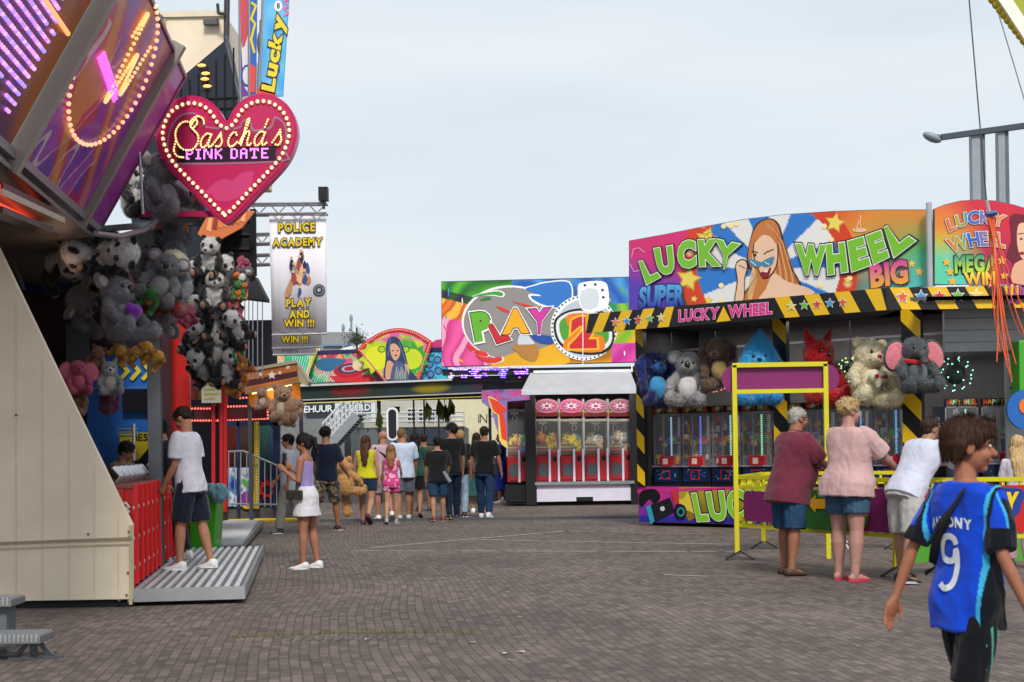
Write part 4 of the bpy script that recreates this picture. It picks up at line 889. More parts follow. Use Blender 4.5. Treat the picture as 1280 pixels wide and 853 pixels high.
# claw machines
def claw(x0, x1, Y, label, col, i, ytop=500, ybot=616, grp='claw machines in a row under the grey awning'):
    a, b = A(x0, ybot, Y), A(x1, ybot, Y); xc = (a.x + b.x) / 2; w_ = (b.x - a.x); t = thing('claw_machine', label, 'claw machine', (xc, Y, .57), 0, grp)
    z0 = .57; zt = A(0, ytop, Y).z - .1 ; zt = A(x0, ytop, Y).z; z1 = z0 + .62; z2 = zt - .42; xa, xb = a.x + .01, b.x - .01
    m = MB(); m.box((xa, Y + .05, z0), (xb, Y + .8, z1), hx('#a01c24')); m.build('cabinet', PAINT(), t, bevel=.01)
    m = MB(); m.box((xa + .06, Y + .03, z0 + .05), (xa + w_ * .52, Y + .06, z0 + .55), hx('#b8202a')); d = m.build('door', PAINT(), t)
    m = MB(); q = V((xa + w_ * .3, Y + .02, z0 + .28)); m.prism([q + V((math.cos(a_) * .13, 0, math.sin(a_) * .17)) for a_ in [i_ * .5236 for i_ in range(12)]], (0, .01, 0), hx('#55585e')); m.build('flap', GLOSS(), d)
    m = MB(); m.box((xa + w_ * .6, Y, z0 + .02), (xb - .03, Y + .2, z1 + .1), hx('#a8222a')); cp = m.build('coin_panel', PAINT(), t, bevel=.008)
    m = MB(); m.sph((xa + w_ * .77, Y - .01, z1 - .05), (.05, .02, .08), hx('#1c1c1e')); m.build('joystick', GLOSS(), cp)
    for x in (xa + w_ * .56, xb - .02):
        m = MB(); m.box((x - .025, Y - .02, z0), (x + .025, Y + .06, z1 + .16), hx('#d9d6ea')); m.build('white_pillar', PAINT(), t)  # plain white painted pillars
    m = MB(); m.box((xa + .02, Y + .1, z1 + .02), (xa + w_ * .5, Y + .13, z1 + .28), hx('#6a5c50')); m.box((xa + .02, Y + .09, z1 + .12), (xa + w_ * .5, Y + .095, z1 + .15), hx('#b04038')); m.box((xa + .02, Y + .09, z1 + .2), (xa + w_ * .5, Y + .095, z1 + .22), hx('#c8b870')); m.build('chute', PAINT(), t)
    m = MB()
    for x in (xa, xb):
        for yy in (Y + .08, Y + .78): m.cyl((x, yy, z1), (x, yy, zt), .018, hx('#b8babc'), seg=6)
    m.box((xa, Y + .05, z2), (xb, Y + .8, z2 + .1), hx('#7c2420')); m.box((xa, Y + .06, z2 - .12), (xb, Y + .1, z2 - .06), hx('#a8a498')); m.box((xa, Y + .055, z2 + .1), (xb, Y + .1, z2 + .13), hx('#c8a830')); m.build('frame', PAINT(), t)
    m = MB(); m.box((xa, Y + .78, z1), (xb, Y + .8, zt), hx('#54464a')); m.build('back_panel', MATTE(), t)
    m = MB(); q = V(((xa + xb) / 2, Y + .02, z2 + .25)); m.prism([q + V((math.cos(a_) * w_ * .49, 0, math.sin(a_) * .175)) for a_ in [i_ * 6.2832 / 28 for i_ in range(28)]], (0, .06, 0), hx(col)); hd = m.build('header', PRINT(), t)
    ar = Art(q, (0, -1, 0), .003); P = lambda r0, n_: None
    m = MB(); m.prism([q + V((math.cos(a_) * w_ * .41, -.008, math.sin(a_) * .13)) for a_ in [i_ * 6.2832 / 28 for i_ in range(28)]], (0, .008, 0), hx('#b0587c'))
    m.prism([q + V((math.cos(a_) * w_ * (.36 if k_ % 2 == 0 else .12), -.016, math.sin(a_) * (.1 if k_ % 2 == 0 else .04))) for k_, a_ in enumerate([i_ * 6.2832 / 16 for i_ in range(16)])], (0, .007, 0), hx('#e6e4ea')); m.sph(q + V((0, -.018, 0)), (.06, .006, .03), hx('#a02030')); m.build('emblem', PRINT(), hd)
    m = MB(); q = V(((xa + xb) / 2 + random.uniform(-.15, .1), Y + .4, z2 - .18)); m.box(q + V((-.1, -.06, 0)), q + V((.1, .06, .14)), hx('#c8c8c4'))
    for k_ in range(3): a_ = k_ * 2.1; m.tube([q, q + V((.08 * math.cos(a_), .08 * math.sin(a_), -.08)), q + V((.04 * math.cos(a_), .04 * math.sin(a_), -.17))], .01, hx('#d0d0d0'))
    m.cyl(q, q + V((0, 0, .25)), .01, hx('#d0d0d0')); m.build('claw', PAINT(), t)
    m = MB()
    for k_ in range(60):
        p = V((random.uniform(xa + .1, xb - .1), Y + random.uniform(.2, .7), z1 + random.uniform(.04, .42))); c_ = random.choice([hx(c) for c in i]); r_ = random.uniform(.05, .1); m.sph(p, (r_, r_, r_ * 1.1), c_, nu=8, nv=6); m.sph(p + V((.02, 0, r_ * 1.2)), r_ * .6, c_, nu=8, nv=6)
        for s in (-1, 1): m.sph(p + V((s * r_ * .5, 0, r_ * 1.75)), r_ * .22, c_, nu=6, nv=4)
    o = m.build('prizes', FUR(), t, smooth=True); tag(o, kind='stuff')
    m = MB(); m.box((xa + .02, Y + .065, z1 + .1), (xb - .02, Y + .069, z2 - .06), (1, 1, 1, 1)); m.build('glass', GLASS(), t)
cl = ['claw machine with a pink oval header, leftmost of four under the awning', 'claw machine with a bright pink oval header, second of four under the awning', 'claw machine with a dull mauve oval header, third of four under the awning', 'claw machine with a grey mauve oval header, rightmost of four under the awning']
for i in range(4):
    claw(670 + i * 30.6, 700.6 + i * 30.6, YK + .25, cl[i], ('#e07898', '#e8649c', '#a8848e', '#a4868c')[i], (['#d8702c', '#c8b020', '#c83c3c'], ['#e0c018', '#d8c828', '#3898b0', '#e8d030'], ['#d8b48c', '#e0dcd0', '#c0c8b8', '#c88c60'], ['#d0c8b8', '#b84030', '#c8a060', '#a0a0a8'])[i], ytop=499, ybot=616)
claw(634, 661, YK + .3, 'separate claw machine with colourful small prizes behind the man in black', '#c03888', ['#e05030', '#50a838', '#3870c0', '#e0c030', '#e8e0d8'], ytop=487, ybot=614, grp='claw machines in the side bay')
m = MB(); a, b_ = A(634, 600, YK), A(661, 600, YK); m.box((a.x - .05, YK + .1, .1), (b_.x, YK + 1.6, .5), hx('#16151a')); m.build('base', MATTE(), RP)
# arrow board
m = MB(); m.prism([A(x, y, YK - .1) for x, y in ((602, 488), (662, 486), (662, 500), (634, 502), (634, 560), (624, 548), (614, 512), (602, 503))], (0, .1, 0), hx('#8c6fb0')); b = m.build('side_board', PRINT(), RP)
ar = Art(V((0, YK - .1, 0)), (0, -1, 0), .003); ar.grid([(603, 489), (661, 487), (661, 499), (603, 501)], cell([hx(c) for c in ('#4a90a0', '#8870b8', '#b45090', '#d04880', '#5c4cb0')], 4, 5, 2), 40, 10)
ar.poly([(610, 496), (622, 501), (632, 512), (628, 516), (633, 548), (634, 560), (624, 550), (622, 520), (616, 516)], hx('#e8c868'), 2, 3); ar.poly([(611, 497), (623, 502), (634, 513), (628.5, 515), (632, 530), (634, 552), (627, 548), (624, 519), (617, 514)], hx('#e0401c'), 3)
ar.build('artwork', b)
# ================================================================ LUCKY WHEEL booth on the right: an angled wing and a front part
O_ = V((2.22, 26.7, 0)); dW = V((.76, -.65, 0)).normalized(); nW = V((.65, .76, 0)).normalized(); nO = -nW
FW = Matrix(((dW.x, nW.x, 0, O_.x), (dW.y, nW.y, 0, O_.y), (0, 0, 1, 0), (0, 0, 0, 1)))
YF = 23.2
def onwing(px, py, off=0):
    """photo pixel -> (along, height) on the wing plane moved off metres towards the viewer"""
    u, v = uv(px, py); d = V((u / F, 1, v / F)); o = V((0, 0, CH)); t = (O_ + nO * off - o).dot(nO) / d.dot(nO); p = o + d * t
    return (p - O_).dot(dW), p.z
z_roof = 3.5
r = thing('prize_booth', 'long LUCKY WHEEL prize booth with black and yellow striped fascia and painted signs', 'booth', O_); RB = r
WL = 5.35
def wm(): return MB(FW)
YEL = hx('#e6b818'); BLK = hx('#17161a')
# counter front
m = wm(); m.box((-.02, 0, .06), (WL, .12, .69), hx('#7a2a60')); b = m.build('counter_panel', PRINT(), r)
ar = Art(O_, nO, .003)
def cbg(a, b_):
    n_ = noise.noise(V((a * 9, b_ * 3, 4)))
    if b_ > .8: return hx('#2a2c98')
    c = mixc(hx('#4a2ca8'), hx('#c4308c'), 1 - b_ + n_ * .5) if a < .14 else mixc(hx('#b8a02c'), hx('#3a5a20'), b_ + n_ * .4) if a < .42 else mixc(hx('#f0f0f0'), hx('#2c5cb8'), (math.sin(a * 60 + b_ * 9) > 0) * 1.0)
    return c
def wpx(t, z):
    p = O_ + dW * t + V((0, 0, z)); X = p.x / p.y * F; Z = (p.z - CH) / p.y * F; c_, s_ = math.cos(TH), math.sin(TH)
    return (CX + X * c_ - Z * s_, CY - (X * s_ + Z * c_))
ar.grid([wpx(0, .68), wpx(WL, .68), wpx(WL, .07), wpx(0, .07)], cbg, 160, 20)
ar.poly([(797, 612), (920, 609), (920, 612), (797, 616)], hx('#c83080'), 1)
ar.word('LUCKY', (865, 617), (985, 607), (985, 645), (872, 650), hx('#84c02c'), 8, off=.045, outline=[(.02, hx('#f0f4e8')), (.055, hx('#1c2a14'))])
ar.poly([(799, 622), (804, 613), (820, 612), (826, 622), (818, 630), (812, 624), (802, 634)], hx('#161418'), 3, 3)
ar.poly([(808, 634), (838, 622), (844, 640), (814, 655)], hx('#1a1a20'), 4); ar.poly([(808, 634), (814, 631), (819, 652), (814, 655)], hx('#2c9ab8'), 5); ar.poly([(839, 614), (846, 611), (850, 628), (844, 632)], hx('#c43430'), 5); ar.disc(829, 636, 3, hx('#c8c8cc'), 6); 
ar.disc(851, 640, 8, hx('#101014'), 5, ry=10); ar.disc(852, 640, 5, hx('#2a8c9c'), 6, ry=6); ar.disc(852, 640, 3, hx('#101014'), 7, ry=3.6)
ar.poly([(855, 640), (862, 612), (880, 640), (862, 652)], hx('#8a6a18'), 2); ar.star(860, 630, 16, hx('#d8c040'), 2.5, .5)
for i in range(5): ar.star(1010 + i * 26, 640 - i, 7, (hx('#e85a38'), hx('#40a0d8'), hx('#e8c840'))[i % 3], 3)
ar.build('artwork', b)
m = wm(); m.box((.1, .25, 0), (WL, 1.2, .06), hx('#0d0d0f')); m.build('base', MATTE(), r)
m = wm(); m.box((0, .12, .5), (WL, 1.3, .56), hx('#3a3a40')); m.build('floor', MATTE(), r)
m = wm(); m.box((0, 1.9, .06), (WL + 1.2, 2.0, 3.75), hx('#7c787a')); m.build('back_wall', MATTE(), r)
m = wm(); m.box((-.02, .1, .06), (.04, 1.95, 3.75), hx('#3c3a3e')); m.build('side_wall', MATTE(), r)
m = wm(); m.box((-.3, -.78, z_roof), (WL - .4, 2.0, z_roof + .05), hx('#57565a')); m.build('roof', MATTE(), r)
for z_ in (2.6, 3.1): 
    m = wm(); m.box((0, 1.2, z_), (WL, 1.24, z_ + .04), hx('#77777c')); m.build('rail', ALU(), r)
# awning fascia with hazard stripes
def hazard(mb, o, dx_, w_, z0, z1, n_, step_, flip=1, nrm=(0, -1, 0)):
    nn = V(nrm) * .004
    def P(s, z): return o + dx_ * s + V((0, 0, z)) + nn
    h_ = z1 - z0; s = -h_
    while s < w_ + h_:
        q = [(s, z0), (s + step_ / 2, z0), (s + step_ / 2 + flip * h_ * .55, z1), (s + flip * h_ * .55, z1)]
        c = [(max(0, min(w_, a)), z) for a, z in q]
        if max(a for a, z in c) - min(a for a, z in c) > .02 and any(0 < a < w_ for a, z in c): mb.poly([P(a, z) for a, z in c], YEL)
        s += step_
t0, zt0 = onwing(732, 393, .85); t1, zt1 = onwing(1108, 360, .85); oF = O_ + nO * .85
z_lo, z_hi = onwing(900, 401, .85)[1], onwing(900, 377, .85)[1]
z_lo = zt1 - .33; z_hi = zt1
m = MB(); pA = oF + dW * t0; pB = oF + dW * t1
m.prism([pA + V((0, 0, z_lo)), pB + V((0, 0, z_lo)), pB + V((0, 0, z_hi)), pA + V((0, 0, z_hi))], nW * .06, BLK); fb = m.build('fascia_board', PRINT(), r)
m = MB(); tw = onwing(843, 400, .85)[0] - t0; hazard(m, pA, dW, tw, z_lo, z_hi, 0, .46, 1, nO)
t2 = onwing(968, 380, .85)[0]; hazard(m, oF + dW * t2, dW, t1 - t2, z_lo, z_hi, 0, .52, -1, nO)
m.build('stripes', PRINT(), fb)
ar = Art(oF, nO, .003)
def srow(xa, ya, xb, yb, cols, rad):
    for i, c in enumerate(cols):
        t_ = i / (len(cols) - 1); x, y = lerp(xa, xb, t_), lerp(ya, yb, t_); ar.star(x, y, rad * 1.25, hx('#e8e8e8'), 4); ar.star(x, y, rad, hx(c), 5)
SC = ['#e05a2c', '#3a94cc', '#d03c20', '#6cb838', '#e8d060']
srow(770, 403, 827, 397, ['#e8803c', '#3a94cc', '#d03c20', '#6cb838', '#e8d060'], 5); srow(990, 383, 1054, 378, ['#e8d060', '#6cb838', '#d03c20', '#3a94cc', '#e05a2c'], 5.5)
ar.word('LUCKY', (849, 388), (900, 384), (899, 398), (849, 402), hx('#d8348c'), 6, off=.04, gap=.04, outline=[(.03, hx('#f0c8dc')), (.04, hx('#281020'))])
ar.word('WHEEL', (911, 382), (966, 378), (966, 392), (911, 397), hx('#d8348c'), 6, off=.04, gap=.04, outline=[(.03, hx('#f0c8dc')), (.04, hx('#281020'))])
ar.poly([(896, 403), (905, 383), (914, 401)], YEL, 3); ar.build('lettering', fb)
# main painted sign on the wing
top = [(786, 301), (830, 293), (880, 283), (930, 274), (980, 268), (1040, 264), (1100, 262), (1161, 262)]
bot = [(1166, 357), (786, 391)]
m = MB(); pl = []
ar0 = Art(O_, nO); 
for x, y in top + bot: pl.append(ar0.pt(x, y, -4))
m.prism(pl, nW * .1, hx('#5a5a60')); sb = m.build('sign_board', PRINT(), r)
ar = Art(O_, nO, .003)
MG = hx('#cc2a80'); PU = hx('#6c2c9c'); 
def swirl(x, y):
    n_ = noise.noise(V((x * .02, y * .02, 2))) * .35
    dx, dy = x - 961, y - 335; rr = math.hypot(dx * .93, dy); an = math.atan2(dy, dx)
    if rr < 83:
        seg = int((an + math.pi) / (math.pi / 8)) % 2
        return hx('#2c78cc') if seg else hx('#e8e6e2')
    if rr < 104:
        bd = min(abs(((an * 14 / math.pi) % 1) - .5) * 2, 1); q = abs(rr - 94) / 10
        d2 = math.hypot((abs(((an * 8 / math.pi) % 1) - .5)) * 36, (rr - 94)); 
        return mixc(hx('#fff0b0'), hx('#d8401c'), min(1, d2 / 6))
    if x < 960:
        k = (y - 285) / 100 + n_
        if x < 868: c = mixc(hx('#dc2c74'), hx('#5c3cb4'), (y - 310) / 55 + n_ + (830 - x) * .004)
        else: c = mixc(hx('#d02c60'), hx('#6a3a18'), (x - 868) / 30 + n_)
        if x > 850 and y > 330: c = mixc(hx('#5a3418'), hx('#8a5c28'), .5 + n_ * 2)
        return c
    k = (x - 1040) / 120
    a = mixc(hx('#d82c30'), hx('#e8882c'), (x - 1020) / 70 + n_); b_ = mixc(hx('#e0a030'), hx('#4cb464'), (x - 1070) / 90 + n_); c2 = mixc(hx('#7a4a20'), hx('#58c8c4'), (x - 1060) / 50 + n_)
    t_ = (y - 262) / 95
    return mixc(a, b_, t_ * 2) if t_ < .5 else mixc(b_, c2, (t_ - .5) * 2)
# background laid as strips between the curved top and the bottom edge
nu, nv = 250, 64; vs = []; cs = []
tx = [p[0] for p in top]; ty = [p[1] for p in top]
for i in range(nu + 1):
    x = lerp(787, 1161, i / nu); yt = float(np.interp(x, tx, ty)) + .8; yb = lerp(390.5, 357.5, (x - 787) / 374)
    for j in range(nv + 1): y = lerp(yt, yb, j / nv); vs.append(ar.pt(x, y, 0)); cs.append(swirl(x, y))
ar.mb.add(vs, [(i * (nv + 1) + j, (i + 1) * (nv + 1) + j, (i + 1) * (nv + 1) + j + 1, i * (nv + 1) + j + 1) for i in range(nu) for j in range(nv)], cs)
for x, y, q in ((885, 300, 17), (861, 349, 17), (1044, 279, 14), (805, 368, 4), (868, 374, 5), (886, 376, 6), (1060, 350, 6), (1140, 330, 6), (1150, 340, 7), (1070, 335, 5), (884, 292, 6)):
    ar.star(x, y, q, hx('#d8a830'), 1, .5, rot=.1 * (q % 3)); ar.star(x, y, q * .8, hx('#f0d860'), 2, .5, rot=.1 * (q % 3))
for x, y in ((905, 283), (921, 280), (898, 330), (902, 357), (902, 376), (1040, 300), (1050, 312), (1063, 348), (1026, 357), (914, 272.5 + 10), (1031, 283)): ar.disc(x, y, 3.2, hx('#ffe8a0'), 3)
ar.line([(790, 322), (792, 312), (799, 310), (806, 316)], 1, hx('#e8a8d0'), 3); ar.line([(788, 330), (793, 340), (802, 338)], 1, hx('#e8a8d0'), 3.4)
for q in ((1069, 272, 1079, 290), (1076, 270, 1078, 288)): ar.line([(q[0], q[3]), (q[2] - 2, q[1])], 1.2, hx('#f0c8a8'), 3)
ar.disc(1075, 288, 9, hx('#f0c8a8'), 3, ry=2.6)
# portrait of a woman lowering her glasses
H1, H2, SKN, INK = hx('#c8783c'), hx('#e8b878'), hx('#eec4a4'), hx('#30201c')
ar.poly([(962, 273), (974, 280), (980, 300), (988, 330), (1000, 352), (1003, 372), (930, 379), (934, 362), (944, 345), (934, 330), (938, 300), (946, 280)], INK, 3, 4)
ar.poly([(962, 274.5), (972, 281), (978, 300), (986, 330), (998, 353), (1000, 371), (932, 378), (936, 362), (946, 345), (936, 328), (939, 300), (948, 281)], H1, 3.6, 4)
for k_ in range(9): ar.line([(956 + k_ * 1.5, 278 + k_), (964 + k_ * 2.2, 305), (966 + k_ * 3.4, 340), (966 + k_ * 4, 372)], 1.1, H2 if k_ % 2 else hx('#a85c28'), 4 + k_ * .05)
for k_ in range(5): ar.line([(950 - k_, 290 + k_ * 3), (941 + k_, 320), (946 - k_ * 2, 350), (940 - k_, 374)], 1, H2, 4 + k_ * .05)
ar.poly([(968, 342), (984, 352), (1010, 360), (1016, 369), (952, 376), (958, 362)], SKN, 5, 3)
ar.poly([(944, 300), (950, 293), (962, 291), (971, 298), (974, 316), (971, 335), (962, 347), (954, 348), (948, 336), (942, 318)], INK, 5.4, 4); ar.poly([(945, 300), (951, 294), (962, 292.4), (970, 299), (972.6, 316), (970, 334), (961.6, 345.5), (954.6, 346.5), (949, 335), (943.4, 318)], SKN, 6, 4)
ar.poly([(947, 292), (956, 284), (968, 290), (974, 302), (972, 306), (964, 296), (954, 294), (944, 304)], H1, 7, 3)
ar.poly([(936, 324), (952, 328), (951, 334), (942, 333)], hx('#4888a8'), 8, 3); ar.poly([(953, 328), (968, 321), (966, 331), (956, 334)], hx('#4888a8'), 8, 3); ar.line([(940, 327), (946, 332)], 1.4, hx('#b8e0ec'), 9); ar.line([(957, 328), (963, 331)], 1.4, hx('#b8e0ec'), 9)
ar.line([(941, 314), (948, 316)], 1.2, INK, 8); ar.line([(956, 318), (960, 315), (968, 312)], 1.1, INK, 8); ar.disc(945, 319, 1.7, INK, 8.5)
ar.poly([(952, 341), (960, 338), (965, 334), (963, 343), (958, 348), (954, 347)], hx('#8c1820'), 8, 3); ar.poly([(955, 340), (962, 337), (960, 341)], hx('#f4f0ec'), 9)
ar.poly([(920, 332), (925, 325), (933, 325), (936, 334), (932, 350), (931, 376), (919, 379), (922, 352)], INK, 6.5, 3); ar.poly([(921, 333), (926, 326.4), (932, 326.4), (934.6, 334), (931, 350), (930, 376), (920, 378), (923.4, 352)], SKN, 7, 3); ar.line([(925, 332), (933, 336)], .8, INK, 8)
GO = [(.025, hx('#f0f6e8')), (.06, hx('#101a10'))]
GRN = hx('#7ac02c')
for ch, q in (('L', ((800, 328), (812, 326), (826, 345), (809, 354))), ('U', ((819, 312), (842, 308), (845, 339), (825, 341))), ('C', ((848, 303), (871, 301), (872, 331), (849, 334))), ('K', ((874, 301), (900, 300), (902, 330), (876, 331))), ('Y', ((896, 300), (926, 306), (912, 334), (902, 333)))): ar.word(ch, *q, GRN, 12 + .5 * (ord(ch) % 2), off=.065, outline=GO)
for ch, q in (('W', ((996, 306), (1034, 308), (1032, 341), (1000, 340))), ('H', ((1034, 307), (1057, 304), (1061, 337), (1036, 341))), ('E', ((1061, 303), (1081, 297), (1089, 329), (1066, 337))), ('E', ((1084, 296), (1103, 289), (1112, 319), (1093, 328))), ('L', ((1107, 286), (1116, 280), (1143, 300), (1118, 319)))): ar.word(ch, *q, GRN, 12 + .5 * (ord(ch) % 2), off=.065, outline=GO)
ar.word('SUPER', (801, 360), (858, 357), (857, 380), (800, 384), hx('#3878d8'), 11, bt=2, off=.05, gap=.02, outline=[(.05, hx('#28206c'))], colfn=lambda b_, a: mixc(hx('#243ca0'), hx('#58b0e8'), b_))
ar.word('BIG', (1088, 332), (1135, 324), (1137, 352), (1090, 359), hx('#e87040'), 11, off=.05, gap=.03, outline=[(.04, hx('#701c40'))], colfn=lambda b_, a: mixc(hx('#f0b030'), hx('#d8389c'), b_))
ar.build('artwork', sb)
# second sign, facing the square, with an arched top
m = MB(); nF = V((0, -1, 0)); top2 = [(1168, 261), (1180, 256), (1200, 251), (1222, 249.5), (1245, 251), (1268, 256), (1300, 266)]; bot2 = [(1300, 354), (1168, 356)]
ar0 = Art((0, YF - .3, 0), nF); m.prism([ar0.pt(x, y, -4) for x, y in top2 + bot2], V((0, .1, 0)), hx('#5a5a60')); sb2 = m.build('sign_board', PRINT(), r)
ar = Art((0, YF - .3, 0), nF, .003); tx = [p[0] for p in top2]; ty = [p[1] for p in top2]; nu, nv = 90, 60; vs = []; cs = []
def bg2(x, y):
    n_ = noise.noise(V((x * .03, y * .03, 7))) * .4; t_ = (y - 252) / 104
    l = mixc(mixc(hx('#d85c30'), hx('#d8a030'), t_ * 2 + n_), mixc(hx('#6cc050'), hx('#50c8b8'), t_ * 2 - 1 + n_), (t_ > .35) * min(1, (t_ - .35) * 3))
    rr = mixc(hx('#d02438'), hx('#a01c58'), t_ + n_)
    return mixc(l, rr, (x - 1190 - 30 * (t_ - .4)) / 40 + n_)
for i in range(nu + 1):
    x = lerp(1168.5, 1300, i / nu); yt = float(np.interp(x, tx, ty)) + .8
    for j in range(nv + 1): y = lerp(yt, 355.5, j / nv); vs.append(ar.pt(x, y, 0)); cs.append(bg2(x, y))
ar.mb.add(vs, [(i * (nv + 1) + j, (i + 1) * (nv + 1) + j, (i + 1) * (nv + 1) + j + 1, i * (nv + 1) + j + 1) for i in range(nu) for j in range(nv)], cs)
rb = lambda b_, a: mixc(mixc(hx('#e05828'), hx('#6cc030'), a * 3), mixc(hx('#2c60c0'), hx('#e0882c'), a * 2.4 - 1.2), (a > .33) * 1.0)
WO = [(.03, hx('#e8e8e0')), (.05, hx('#181830'))]
ar.word('LUCKY', (1181, 275), (1258, 270), (1254, 285), (1186, 290), hx('#40a0c0'), 6, bt=9, bb=8, off=.035, gap=.03, outline=WO, colfn=rb)
ar.word('WHEEL', (1181, 300), (1256, 292), (1256, 310), (1188, 317), hx('#40a0c0'), 6, bt=6, bb=6, off=.035, gap=.03, outline=WO, colfn=rb)
ar.word('MEGA', (1192, 320), (1246, 318), (1246, 337), (1193, 341), hx('#50b030'), 7.4, off=.05, outline=[(.05, hx('#1c3018'))], colfn=lambda b_, a: mixc(hx('#b8d830'), hx('#1c8c70'), b_))
ar.word('WIN', (1204, 341), (1244, 339), (1244, 356), (1206, 356), hx('#e8c020'), 7, off=.045, outline=[(.05, hx('#6c2c10'))], colfn=lambda b_, a: mixc(hx('#e89020'), hx('#f0e040'), b_))
for x, y in ((1183, 328), (1187, 340), (1190, 352), (1255, 345), (1252, 326)): ar.star(x, y, 6, hx('#e0b040'), 5, .5)
ar.poly([(1262, 272), (1274, 268), (1290, 276), (1298, 300), (1300, 353), (1262, 354), (1266, 330), (1258, 320), (1264, 300)], hx('#6c1428'), 3, 4); ar.poly([(1272, 283), (1280, 279), (1288, 286), (1290, 310), (1284, 326), (1276, 322), (1271, 305)], hx('#e8b898'), 4, 4); ar.poly([(1268, 330), (1290, 326), (1300, 353), (1266, 354)], hx('#e0a888'), 3.7, 3); ar.disc(1277, 317, 3.4, hx('#a01828'), 5, ry=2); ar.disc(1276, 299, 2, INK, 5, ry=1.2); ar.line([(1272, 293), (1279, 292)], 1, INK, 5)
ar.build('artwork', sb2)
m = MB(); a = ar0.pt(1164, 262, 0); m.cyl((a.x - .02, YF - .25, 3.6), (a.x - .02, YF - .25, 5.0), .045, hx('#a8acb2')); m.build('sign_post', PAINT(), r)
# front part: fascia, posts, recess
pC = pB.copy(); z2 = z_hi
m = MB(); m.prism([V((pC.x, pC.y, z_lo)), V((10.5, pC.y, z_lo)), V((10.5, pC.y, z_hi)), V((pC.x, pC.y, z_hi))], (0, .06, 0), BLK); fb = m.build('fascia_board', PRINT(), r)
m = MB(); hazard(m, V((pC.x, pC.y, 0)), V((1, 0, 0)), 10.5 - pC.x, z_lo, z_hi, 0, .56, -1); m.build('stripes', PRINT(), fb)
ar = Art(pC, nF, .003)
srow(1128, 371.5, 1220, 369, SC, 7.5); ar.word('LUCKY WHEEL', (1260, 357), (1360, 356), (1360, 377), (1260, 378), hx('#b83c9c'), 5, off=.04, outline=[(.04, hx('#201028'))]); ar.build('lettering', fb)
m = MB(); m.box((6.2, YF - .6, 3.5), (10.5, YF + 2.5, 3.55), hx('#57565a')); m.prism([V((pC.x, pC.y + .1, 3.5)), V((10.5, pC.y + .1, 3.5)), V((10.5, YF - .6, 3.5)), V((6.2, YF - .6, 3.5))], (0, 0, .05), hx('#57565a')); m.build('roof', MATTE(), r)
for k_, (ta, tb, yy) in enumerate(((.0, .16, -.04), (onwing(963, 500)[0], onwing(980, 500)[0], .1), (WL - .32, WL, -.04))):
    zz = .69 if k_ < 2 else .06
    m = wm(); m.box((ta, yy, zz), (tb, yy + .1, 3.74), BLK); p_ = m.build('post', PRINT(), r); m = MB()
    z_ = zz + .1; w_ = tb - ta
    while z_ < 3.6:
        m.poly([FW @ V((ta, yy - .004, z_)), FW @ V((tb, yy - .004, z_ + w_ * (-1 if k_ != 1 else -1))) if z_ - w_ > zz else FW @ V((tb, yy - .004, zz)), FW @ V((tb, yy - .004, min(z_ + .3 - w_, 3.73))), FW @ V((ta, yy - .004, min(z_ + .3, 3.73)))], YEL); z_ += .62
    m.build('stripes', PRINT(), p_)
m = MB(); cbox(m, 1181, 383, 1300, 440, YF + .2, .1, hx('#a2a4a8'))
for y in (397, 412, 427): cbox(m, 1181, y, 1300, y + .8, YF + .195, .005, hx('#6c6e74'))
m.build('shutter', PAINT(), r)
m = MB(); m.box((6.6, YF + 2.2, 0), (10.5, YF + 2.3, 3.74), hx('#6a6c70')); m.build('back_wall', MATTE(), r)
m = MB(); cbox(m, 1259, 441, 1300, 600, YF + .3, .08, hx('#a9abb0')); d = m.build('door', PAINT(), r, bevel=.01); m = MB(); q = A(1263, 495, YF + .29); m.tube([q + V((0, 0, .12)), q + V((.05, -.05, .1)), q + V((.05, -.05, -.1)), q + V((0, 0, -.12))], .015, hx('#17171a')); m.build('handle', PAINT(), d)
m = MB(); cbox(m, 1160, 607, 1300, 660, YF + .05, .12, hx('#8a8c92')); m.build('counter_panel', PAINT(), r)
lt = bpy.data.lights.new('booth_fill_light', 'AREA'); lt.shape = 'RECTANGLE'; lt.size = 4.5; lt.size_y = .2; lt.energy = 34; lt.color = (1, .95, .9)  # fill light added to lift the dark booth interior, no fixture modelled
lo = bpy.data.objects.new('booth_fill_light', lt); COL.objects.link(lo); lo.location = FW @ V((2.6, .7, 3.42)); lo.rotation_euler = (0, 0, math.atan2(dW.y, dW.x))
